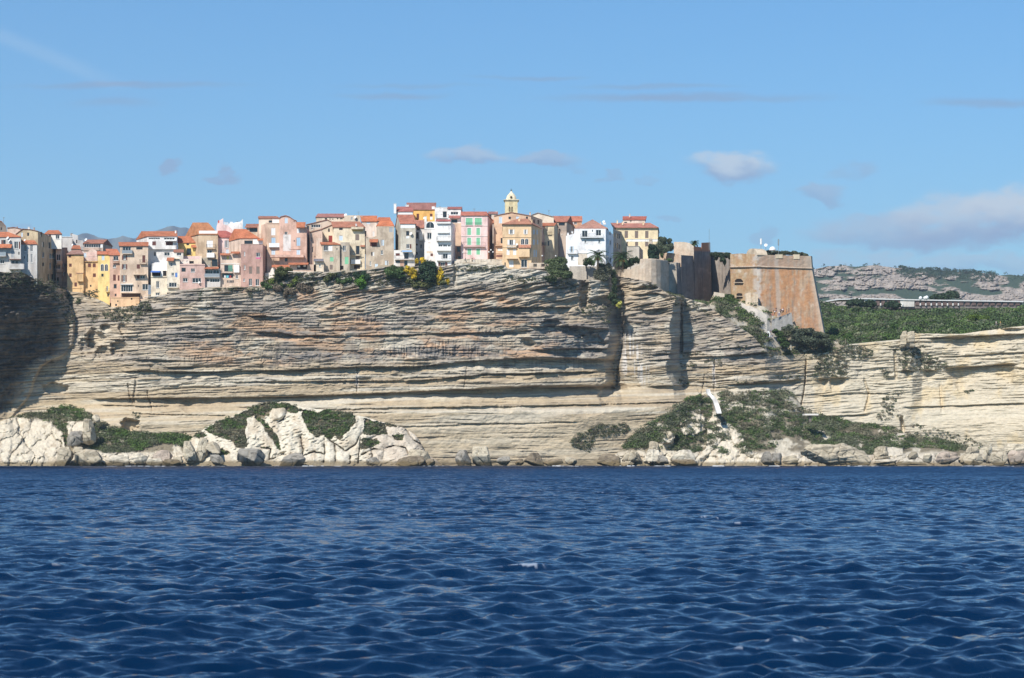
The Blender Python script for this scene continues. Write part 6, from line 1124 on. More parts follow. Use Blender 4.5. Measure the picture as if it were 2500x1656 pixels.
scatter('scrub', [bushes(FC, 4600, green_C, .7, 2.1, 46, .21, patchy(535, [2, 6, 1, 0, 6, 4, 2, 3]), .65)])
def green_S(x, y): return ~(in_poly(PATH, x, y) | in_poly(PATH2, x, y)) & (fbm(x / 28, y / 18, 537, 3) > .42 + .12 * (x < 1740)) & ~((x > 1880) & (x < 1945) & (y > 760) & (y < 806))
scatter('scrub', [bushes(SAD, 1500, green_S, .7, 1.9, 46, .22, patchy(539, [1, 6, 0, 2, 4, 3, 6]), .6)])
def green_P(x, y): return (x > 1960) & (y > poly(PLAT_TOP, x) + np.where(x > 2040, 7, 0)) & (fbm(x / 30, y / 7, 541, 3) > .22)
scatter('scrub', [bushes(PLA, 2600, green_P, 1.0, 2.4, 60, .34, patchy(543, [6, 0, 1, 4, 0, 1, 2, 4]), .75), bushes(PLA, 900, green_P, 2.4, 4.6, 170, .38, patchy(545, [0, 4, 6, 1, 0, 4, 2, 1]), .7)])
# tufts clinging to the cliff ledges
def cliff_tufts():
    spots = []
    def area(pts, n):
        xs = [p[0] for p in pts]; ys = [p[1] for p in pts]; k = 0
        x = NR.uniform(min(xs), max(xs), n * 3); y = NR.uniform(min(ys), max(ys), n * 3); m = in_poly(pts, x, y); spots.extend(zip(x[m][:n], y[m][:n]))
    K = lambda *p: [(cx_('K', a), cy_('K', b)) for a, b in p]; L = lambda *p: [(cx_('L', a), cy_('L', b)) for a, b in p]; I = lambda *p: [(cx_('I', a), cy_('I', b)) for a, b in p]
    area(K((440, 1360), (480, 1290), (680, 1210), (880, 1205), (910, 1270), (760, 1300), (640, 1310), (600, 1420), (560, 1420)), 330)
    area(L((620, 560), (680, 400), (760, 350), (1000, 310), (1120, 360), (1110, 420), (920, 440), (910, 570), (820, 580)), 420)
    area(L((1330, 430), (1440, 330), (1560, 380), (1700, 450), (1800, 500), (1640, 520), (1350, 530)), 230)
    area(L((1190, 760), (1300, 690), (1360, 700), (1330, 760), (1250, 860), (1200, 830)), 45); area(L((1290, 340), (1480, 330), (1560, 320), (1500, 400), (1300, 400)), 45); area(L((1180, 520), (1280, 520), (1240, 600)), 20)
    area(L((1110, 880), (1280, 800), (1350, 900), (1180, 960)), 40); area(L((1400, 940), (1900, 1060), (2050, 1140), (1800, 1160), (1500, 1080)), 90); area(L((1880, 700), (1980, 680), (1900, 715)), 12); area(L((560, 430), (700, 380), (640, 420)), 14)
    area(I((0, 60), (120, 30), (280, 100), (420, 110), (540, 220), (570, 420), (520, 480), (460, 300), (330, 200), (150, 170), (0, 200)), 330)
    area(I((780, 360), (900, 320), (1150, 290), (1180, 370), (1050, 420), (900, 440), (800, 400)), 220); area(I((660, 370), (760, 380), (720, 460)), 25); area(I((1030, 290), (1160, 260), (1160, 350), (1070, 300)), 30); area(I((640, 200), (745, 180), (745, 240), (650, 250)), 34); area(I((550, 250), (630, 240), (600, 300)), 22)
    area(I((1510, 190), (1550, 190), (1530, 260)), 8); area(I((1890, 180), (1930, 190), (1920, 260)), 10); area(I((1590, 280), (1650, 320), (1600, 320)), 7); area(I((1000, 1110), (1080, 1120), (1050, 1200)), 16)
    for x0, x1, y in ((1665, 1720, 866), (1660, 1700, 892), (1755, 1850, 852), (1860, 1890, 866), (1570, 1600, 700), (1890, 1960, 924), (1800, 1825, 936), (1655, 1685, 935), (1720, 1760, 884), (1160, 1300, 690), (1270, 1360, 682), (930, 1090, 690), (700, 830, 690)): area([(x0, y - 7), (x1, y - 7), (x1, y + 5), (x0, y + 5)], 14)
    area(K((480, 330), (600, 300), (760, 310), (740, 440), (660, 430), (560, 370)), 60); area(K((1200, 200), (1420, 300), (1560, 390), (1560, 420), (1400, 330), (1300, 360), (1230, 290)), 60); area(K((770, 30), (800, 30), (800, 210), (760, 220)), 40)
    area([(645, 676), (700, 668), (775, 667), (775, 700), (705, 716), (650, 706)], 240); area([(780, 668), (900, 664), (1010, 662), (1100, 680), (1080, 700), (960, 702), (800, 690)], 240); area([(1112, 650), (1230, 652), (1230, 664), (1112, 662)], 60); area([(1230, 668), (1330, 690), (1330, 700), (1230, 690)], 40); area([(520, 704), (640, 702), (640, 712), (520, 712)], 40); area([(1335, 668), (1410, 690), (1410, 716), (1335, 700)], 60)
    s = np.array(spots); px, py = s[:, 0], s[:, 1]; Y = base_depth(px, py) - cliff_disp(px, py) - .1
    p = np.stack([(px - CX) * Y / F, Y, CH + (YH - py) * Y / F], -1); r = .35 + .75 * NR.rand(len(p)) ** 1.6
    col = GREENS[NR.choice([2, 3, 5, 6, 0, 3], len(p))] * (.8 + .4 * NR.rand(len(p), 1))
    scatter('scrub', [leaves(p, np.stack([r, r * .8, r * .8], -1), 44, .16, col)])
cliff_tufts()
# pines and scrub on the granite crest, one far wood
def far_wood():
    x, y, Y = HIL; n = 2600; c = NR.randint(0, x.shape[1], n); fr = NR.rand(n) ** 1.8; r = (x.shape[0] - 1 - fr * x.shape[0] * .20).astype(int)
    px, py = x[r, c], y[r, c]; m = (px > 2195) & (px < 2430) | (NR.rand(n) < .12); px, py, r, c = px[m], py[m], r[m], c[m]; YY = Y[r, c] - 6
    p = np.stack([(px - CX) * YY / F, YY, CH + (YH - py) * YY / F], -1); s = 1.6 + 2.2 * NR.rand(len(p)); p[:, 2] += s * .6
    a = leaves(p, np.stack([s, s, s * 1.25], -1), 26, .85, np.ones((len(p), 1)) * np.array([[.030, .055, .030]]) * (.7 + .6 * NR.rand(len(p), 1)))
    scatter('woods', [a])
far_wood()

def shrub(name, label, cat, blobs, per, leaf, col, group=None, stem=True, var=.25):
    """blobs: (px, py, Y, rx px, ry px); one plant made of leaf clumps on a short woody stem"""
    b = np.array(blobs, float); n = len(b); b[:, 3:] *= 1.16
    if b[:, 2].mean() < 714:
        yy = b[:, 1] + b[:, 4] * .3; tp = poly(TOP, b[:, 0]); cd = base_depth(b[:, 0], np.maximum(yy, tp + 2)) - cliff_disp(b[:, 0], np.maximum(yy, tp + 2))
        b[:, 2] = np.where(yy > tp - 1, np.minimum(b[:, 2], cd - .25 * b[:, 3] / 7.3), b[:, 2])
    m = b[:, 2] / F
    cen = np.stack([(b[:, 0] - CX) * m, b[:, 2], CH + (YH - b[:, 1]) * m], -1); rad = np.stack([b[:, 3] * m, np.minimum(b[:, 3], b[:, 4] * 1.3) * m, b[:, 4] * m], -1)
    foot_ = cen[np.argmin(cen[:, 2] - rad[:, 2])].copy(); foot_[2] -= rad[np.argmin(cen[:, 2] - rad[:, 2]), 2]
    sub_c, sub_r = [], []
    for c_, r_ in zip(cen, rad):           # each clump is a cluster of smaller tufts
        for k in range(13):
            d = NR.randn(3); d /= np.linalg.norm(d); sub_c.append(c_ + d * r_ * .62 * NR.rand() ** .3); sub_r.append(r_ * (.34 + .22 * NR.rand()))
    sub_c, sub_r = np.array(sub_c), np.array(sub_r); cols = np.array(col) * (1 - var + 2 * var * NR.rand(len(sub_c), 1))
    v, q, c = leaves(sub_c, sub_r, max(18, int(per / 4.0)), leaf * 1.35, cols, lo=.25, full=True)
    # leaves reach all round
    t = thing(name, label, cat, tuple(foot_), group)
    np_mesh('foliage', v, q, M_LEAF, c, False, t, foot_)
    q2 = MB()
    for k in range(3 if stem else 1):
        e = cen[NR.randint(n)]; q2.bar(Vector(foot_) - Vector((0, 0, .6)), Vector(e), .10, 5, .03)
    q2.build('stem', M_BARK, t, tuple(foot_)); return t
M_BARK = flat_mat('bark', (.10, .07, .045), .9)
DG, MG, BG, GG, YG, OL, BRG, YE = (.032, .062, .030), (.068, .115, .036), (.10, .22, .03), (.11, .125, .085), (.16, .20, .045), (.12, .13, .05), (.15, .12, .085), (.60, .43, .03)
def cb(c, *l): return [(cx_(c, x), cy_(c, y), Y, rx / CROPS[c][2], ry / CROPS[c][2]) for x, y, Y, rx, ry in l]
S_ = 'shrubs on the cliff rim'
shrub('shrub', 'big dark green conical shrub between two yellow flowering bushes', 'shrub', cb('D', (810, 1170, 701, 110, 90), (800, 1270, 700, 140, 110), (810, 1350, 699, 110, 70), (760, 1230, 701, 80, 90), (880, 1250, 701, 70, 100)), 900, .2, DG, S_)
shrub('shrub', 'broad yellow flowering bush to the sea side of the little white house', 'shrub', cb('D', (530, 1230, 701, 70, 55), (600, 1260, 700, 60, 70), (620, 1320, 700, 45, 40), (740, 1110, 703, 45, 45), (655, 1110, 703, 25, 40)), 520, .18, YE, S_, var=.4)
shrub('shrub', 'tall narrow yellow flowering bush hugging the white apartment house', 'shrub', cb('D', (990, 1250, 701, 50, 60), (960, 1330, 700, 45, 60), (950, 1400, 699, 35, 40), (1080, 1390, 699, 30, 30), (1010, 1300, 700, 30, 40)), 480, .18, YE, S_, var=.4)
shrub('shrub', 'mid green spreading shrub in front of the weathered grey tan house', 'shrub', cb('D', (270, 1230, 700, 60, 45), (360, 1220, 700, 80, 55), (430, 1240, 700, 60, 50), (330, 1280, 699, 110, 50), (430, 1310, 699, 80, 40)), 560, .2, MG, S_)
shrub('shrub', 'low grey olive shrub under the dark conical shrub', 'shrub', cb('D', (560, 1380, 698, 80, 40), (660, 1420, 698, 80, 45), (800, 1430, 697, 100, 45), (1000, 1400, 698, 70, 45)), 420, .2, OL, S_)
shrub('shrub', 'bright lime green shrub hanging at the rim below the cream balconies', 'shrub', cb('C', (1560, 1170, 699, 85, 55), (1590, 1220, 698, 50, 45), (1600, 1110, 700, 50, 40)), 420, .18, BG, S_)
shrub('shrub', 'dark green shrub behind the lime green one under the cream balconies', 'shrub', cb('C', (1520, 1080, 701, 60, 50), (1600, 1070, 701, 70, 45), (1660, 1100, 700, 50, 40)), 360, .18, DG, S_)
shrub('shrub', 'small mid green shrub under the grey tower house', 'shrub', cb('C', (1410, 1140, 700, 60, 35), (1270, 1150, 700, 50, 40), (1330, 1170, 699, 40, 30)), 300, .17, MG, S_)
shrub('shrub', 'rounded olive bush below the stained brown house', 'shrub', cb('C', (1110, 1130, 700, 70, 60), (1160, 1090, 700, 50, 45), (1200, 1070, 700, 50, 30)), 420, .18, OL, S_)
shrub('ivy', 'brown green ivy curtain over the wall below the low tavern', 'ivy', cb('C', (470, 1010, 701, 75, 50), (560, 1010, 701, 70, 45), (440, 1090, 700, 60, 55), (520, 1070, 700, 70, 55), (480, 1130, 699, 60, 45)), 620, .17, (.06, .075, .022), 'ivy on the walls')
shrub('shrub', 'yellow green shrub slipping down the rim below the tavern ivy', 'shrub', cb('C', (690, 1080, 699, 35, 45), (670, 1150, 698, 40, 45), (620, 1210, 698, 50, 40), (350, 1160, 700, 60, 50)), 340, .17, YG, S_)
shrub('shrub', 'grey brown thorn bush on the rim between ivy and lime shrub', 'shrub', cb('C', (430, 1260, 698, 70, 55), (610, 1300, 697, 80, 60), (760, 1240, 698, 80, 60), (860, 1270, 697, 70, 50), (560, 1330, 697, 50, 60)), 560, .17, BRG, S_)
shrub('shrub', 'dark green bush beside the rose house foot', 'shrub', cb('C', (250, 1200, 700, 50, 40), (310, 1230, 699, 60, 40), (480, 1210, 699, 50, 50)), 300, .17, MG, S_)
shrub('tree', 'bulky dark green fig tree hanging over the wall beside the villa terrace', 'tree', cb('E', (1010, 1110, 706, 120, 60), (920, 1140, 706, 80, 70), (1080, 1130, 706, 90, 60), (1000, 1200, 703, 150, 70), (1110, 1210, 703, 90, 70), (960, 1280, 700, 140, 60), (1060, 1300, 699, 140, 60), (900, 1340, 699, 100, 50), (1150, 1290, 700, 70, 60)), 760, .22, (.075, .10, .042))
shrub('shrub', 'dark rounded bush in front of the grey retaining wall and palm', 'shrub', cb('E', (1640, 1190, 712, 100, 60), (1580, 1260, 710, 80, 80), (1690, 1250, 710, 80, 80), (1620, 1330, 708, 110, 50), (1720, 1180, 712, 50, 50)), 640, .2, (.085, .09, .06), S_)
shrub('ivy', 'green ivy spilling down the corner of the round tower rock', 'ivy', cb('F', (100, 950, 711, 40, 60), (110, 1050, 710, 40, 60), (115, 1150, 709, 40, 60), (80, 1260, 708, 60, 60), (120, 1330, 707, 70, 50)), 520, .18, (.045, .07, .03), 'ivy on the walls')
shrub('agave', 'yellow spiky agave rosette beside the ivy on the tower rock', 'agave', cb('F', (180, 1360, 706, 40, 45)), 200, .3, (.45, .42, .10))
shrub('shrub', 'green hedge at the foot of the palm by the round tower', 'shrub', cb('F', (280, 800, 724, 90, 50), (380, 770, 724, 80, 50), (420, 760, 723, 50, 45), (250, 840, 723, 60, 35)), 480, .18, (.035, .06, .02), S_)
shrub('shrub', 'low dark shrub round the first palm trunk before the white corner house', 'shrub', cb('E', (1430, 1110, 713, 70, 45), (1490, 1130, 713, 60, 40), (1400, 1150, 713, 40, 25)), 320, .18, (.03, .055, .02), S_)
shrub('cypress', 'dark column shaped cypress beside the grey green tree', 'tree', cb('F', (640, 560, 739, 55, 60), (640, 620, 739, 68, 60), (645, 690, 739, 72, 60), (660, 730, 738, 70, 40), (605, 640, 739, 40, 70), (690, 690, 739, 40, 60)), 700, .2, (.020, .045, .025))
shrub('tree', 'grey green feathery tree crown above the parapet by the municipal building', 'tree', cb('F', (790, 500, 741, 75, 60), (760, 560, 741, 80, 60), (840, 560, 741, 75, 60), (880, 580, 741, 45, 50), (790, 620, 740, 90, 45), (720, 600, 740, 60, 60), (860, 490, 741, 35, 35), (740, 470, 741, 30, 30)), 640, .19, (.075, .095, .055))
shrub('shrub', 'little green bush on top of the short grey wall', 'shrub', cb('F', (860, 755, 733, 50, 25), (760, 690, 746, 25, 40)), 200, .16, MG, S_)
shrub('ivy', 'dark ivy fringe hanging over the recessed curtain wall', 'ivy', cb('F', (1480, 680, 769, 60, 35), (1560, 690, 768, 70, 35), (1640, 690, 767, 60, 35), (1590, 750, 767, 35, 50), (1500, 720, 769, 30, 40), (1690, 700, 766, 25, 40), (1620, 780, 767, 18, 40)), 460, .2, (.035, .055, .025), 'ivy on the walls')
shrub('shrub', 'long band of low grey green shrubs growing on the bastion roof', 'shrub', cb('G', (820, 310, 757, 70, 34), (920, 305, 758, 70, 39), (1020, 310, 758, 80, 34), (1120, 315, 758, 80, 36), (1220, 310, 758, 80, 34), (1320, 320, 758, 70, 32), (1390, 335, 757, 40, 26), (880, 320, 757, 60, 28), (1060, 325, 757, 80, 26)), 460, .19, (.075, .09, .055), S_)
shrub('shrub', 'rounded dense green bush at the bend of the path below the bastion', 'shrub', cb('G', (720, 1290, 733, 110, 60), (640, 1270, 733, 90, 60), (740, 1210, 735, 90, 50), (690, 1320, 732, 120, 45), (780, 1320, 732, 60, 40), (620, 1200, 735, 70, 50)), 620, .2, (.04, .065, .018), S_)
shrub('shrub', 'long green bush climbing the slope to the curtain wall', 'shrub', cb('G', (230, 930, 746, 80, 60), (330, 980, 745, 90, 60), (430, 930, 747, 60, 60), (400, 1010, 743, 90, 55), (660, 1110, 739, 100, 60), (740, 1160, 737, 70, 45), (420, 860, 750, 60, 40)), 560, .2, (.05, .08, .024), S_)
shrub('shrub', 'grey dry bush at the foot of the grey ramp wall', 'shrub', cb('G', (1180, 1250, 733, 60, 40), (1120, 1270, 733, 40, 25)), 260, .18, GG, S_)
shrub('shrub', 'bright green hedge strip edging the lower path', 'shrub', cb('G', (1010, 1300, 733, 50, 35), (1060, 1340, 733, 60, 40), (1100, 1410, 732, 60, 45), (1130, 1470, 731, 60, 40)), 380, .18, (.05, .085, .022), S_)
shrub('shrub', 'wide grey green thicket sprawling under the bastion corner', 'shrub', cb('G', (1300, 1320, 736, 90, 50), (1400, 1310, 737, 100, 55), (1500, 1350, 737, 110, 50), (1350, 1400, 735, 110, 55), (1500, 1430, 735, 120, 60), (1620, 1440, 736, 110, 55), (1620, 1380, 738, 70, 40), (1260, 1390, 734, 60, 60)), 560, .22, (.065, .08, .05), S_)
shrub('shrub', 'light lime shrub standing out in the plateau scrub', 'shrub', cb('H', (1540, 700, 800, 110, 45), (1480, 690, 802, 70, 40), (1600, 720, 798, 60, 30)), 420, .26, (.085, .13, .02), S_)
shrub('shrub', 'deep green bush between rock outcrop and plateau scrub', 'shrub', cb('H', (730, 780, 780, 60, 45), (280, 870, 765, 40, 40)), 340, .24, (.045, .09, .018), S_)
for k, (hx, hy, hr) in enumerate(((1180, 490, 80), (1260, 470, 80), (1110, 500, 45), (340, 540, 80), (480, 550, 60), (700, 560, 80))):
    shrub('tree', ['low dark tree crown rising behind the long low building', 'tallest dark tree crown behind the long low building', 'small dark tree next to the tall crowns behind the long building', 'dark tree masking the thin end of the long building roof', 'round dark bush in front of the white end of the long building', 'rounded tree in front of the louvred bays'][k], 'tree', cb('H', (hx, hy, 1022 if k < 3 else 960, hr, 34), (hx - hr * .5, hy + 14, 1021 if k < 3 else 958, hr * .6, 26), (hx + hr * .5, hy + 12, 1021 if k < 3 else 958, hr * .6, 26)), 300, .36, (.028, .050, .024), 'trees round the long building')

# palms ------------------------------------------------------------------
def palm(label, px, py, Y, rad, yfoot, nfr=34, dates=True):
    c = P(px, py, Y); f = P(px + .6, yfoot, Y); t = thing('palm_tree', label, 'palm', f, 'palms by the ramparts'); og = tuple(f); rs = random.Random(int(px))
    q = MB(); n = 9
    for i in range(n): a = f + (c - f) * (i / n); b = f + (c - f) * ((i + 1) / n); q.bar(a, b, .34 - .06 * (i % 2), 8, .30)
    q.build('trunk', flat_mat('palm_trunk', (.16, .115, .07), .9), t, og)
    V, C = [], []; gq = MB()
    for i in range(nfr):
        az = 2 * math.pi * (i * .381966); el = math.radians(80 - 95 * (i / nfr) + rs.uniform(-6, 6)); d = Vector((math.cos(az), math.sin(az), 0)); L_ = rad * rs.uniform(.85, 1.1); pts = []; p = c.copy(); e = el
        for s in range(11): pts.append(p.copy()); p = p + (d * math.cos(e) + Vector((0, 0, math.sin(e)))) * (L_ / 10); e -= .155 + .02 * rs.random()
        for s in range(1, 10):
            a = pts[s]; tg = (pts[s + 1] - pts[s - 1]).normalized(); sd = tg.cross(Vector((0, 0, 1))); sd = sd.normalized() if sd.length > 1e-3 else Vector((1, 0, 0)); ll = rad * .20 * math.sin(math.pi * min(1, (s + 1.5) / 11.5)) + .12
            for g in (0, .5):
                a2 = a + (pts[s + 1] - a) * g
                for sg in (-1, 1):
                    tip = a2 + sd * sg * ll + tg * ll * .75 - Vector((0, 0, ll * .35)); wv = tg * .085; gq.poly([a2 - wv, a2 + wv, tip])
        for s in range(10): gq.bar(pts[s], pts[s + 1], .035, 3, .03, cap=False)
    gq.build('crown', flat_mat('palm_frond', rs.choice([(.05, .09, .028), (.045, .08, .026)]), .55), t, og)
    if dates:
        q = MB()
        for i in range(6): a = 1.05 * i; e = c + Vector((math.cos(a) * .9, math.sin(a) * .9, -.7)); q.bar(c, e, .05, 4); q.lathe(tuple(e), [(.05, -.5), (.28, -.3), (.3, 0), (.1, .3)], 7)
        q.build('date_cluster', flat_mat('dates', (.50, .17, .035), .7), t, og)
palm('full crowned palm with orange dates in front of the white corner house', cx_('E', 1565), cy_('E', 1045), 709, 4.6, 660)
palm('palm with orange dates beside the hedge by the round tower', cx_('F', 225), cy_('F', 735), 722, 5.0, 662)
palm('small dateless palm on top of the rampart', cx_('F', 1208), cy_('F', 530), 765, 2.2, 604, 22, False)

# boulders ---------------------------------------------------------------
import bmesh
def ico(sub):
    bm = bmesh.new(); bmesh.ops.create_icosphere(bm, subdivisions=sub, radius=1); v = np.array([p.co[:] for p in bm.verts]); f = np.array([[q.index for q in g.verts] for g in bm.faces]); bm.free(); return v, f
ICO = {4: ico(4), 5: ico(5), 6: ico(6)}
def rock(label, x0, y0, x1, y1, Y, dep=None, seed=0, tone='pale', sub=5, sharp=10, lean=0, cat='boulder', layered=0., crop='S', group=None):
    x0, x1, y0, y1 = cx_(crop, x0), cx_(crop, x1), cy_(crop, y0), cy_(crop, y1)
    d, fc = ICO[sub]; rs = np.random.RandomState(seed + 7); K = 15; n = rs.randn(K, 3); n[:, 2] *= .8; n /= np.linalg.norm(n, axis=1)[:, None]; h = .60 + .38 * rs.rand(K)
    n = np.concatenate([n, [[0, 0, 1], [0, 0, -1], [1, 0, .1], [-1, 0, .1], [0, -1, .15]]]); h = np.concatenate([h, [.86, .9, .9, .9, .8]])
    dot = np.maximum(d @ n.T, 1e-3); r = (h / dot); r = -np.log(np.exp(-sharp * 4 * np.minimum(r, 3)).sum(1)) / (sharp * 4)
    m = Y / F; sx = (x1 - x0) / 2 * m; sz = (y1 - y0) / 2 * m; sy = dep or min(sx, sz * 1.2)
    p = d * r[:, None]; mx_ = np.abs(p).max(0); p = p / mx_
    P3 = p * np.array([sx, sy, sz]); o = seed * 13.7
    u1 = P3[:, 0] + o; u2 = P3[:, 2] + P3[:, 1] * .7
    dn = .34 * (fbm(u1 / 1.6, u2 / 1.3, 601 + seed, 4) - .5) * min(1.6, sz * .5) + .18 * (fbm(u1 / .5, u2 / .42, 603, 3) - .5)
    f1, gp, cv = cells(u1 / 3.1 + .6 * vn(u1 / 2, u2 / 2, 3), u2 / 3.6 + .3 * u1 / 3.1, 605 + seed); big = min(1, sz / 3.0)
    dn = .7 * dn + big * (.42 * (cv - .5) * sst(0, .06, gp) - .5 * sst(.07, 0, gp))
    if layered: dn = dn + layered * np.tanh(5 * (vn(u1 / 9, (P3[:, 2] - .12 * P3[:, 0]) / .55, 609) - .5))
    P3 = P3 + d * dn[:, None]; tz = (P3[:, 2] / sz + 1) / 2; tp_ = .55 if cat == 'crag' else .22; P3[:, 0] *= 1 + .12 * tp_ - tp_ * np.clip(tz, 0, 1) ** 1.3; P3[:, 1] *= 1 - .4 * tp_ * np.clip(tz, 0, 1); P3[:, 0] += (lean * (2.2 if cat == 'crag' else 1) + 0) * P3[:, 2]
    base = {'pale': (.54, .475, .36), 'cream': (.47, .405, .30), 'grey': (.30, .275, .235), 'brown': (.25, .20, .14), 'white': (.58, .52, .415), 'rose': (.44, .36, .29)}[tone]
    c = np.ones((len(p), 3)) * np.array(base); c = mixa(c, np.array(base) * .66, sst(.48, .66, fbm(u1 / 1.3, u2 / .9, 611, 4))); c = mixa(c, np.array(base) * .35, sst(.07, 0, gp) * big * .7)
    cz = CH + (YH - (y0 + y1) / 2) * m; zw = P3[:, 2] + cz
    c = mixa(c, (.155, .115, .06), sst(2.1, .9, zw + 1.1 * (fbm(u1 / 2, u2 / 2, 613) - .5)) * .9)
    ctr = P((x0 + x1) / 2, (y0 + y1) / 2, Y); off = ctr.z - (sz); org = np.array([ctr.x, ctr.y, ctr.z])
    o_ = np_mesh('boulder' if cat == 'boulder' else cat.replace(' ', '_'), P3, fc, M_ROCK, np.clip(c, 0, 1), True); o_.location = tuple(org); tag(o_, label, cat, group or 'rocks along the waterline')
    return o_
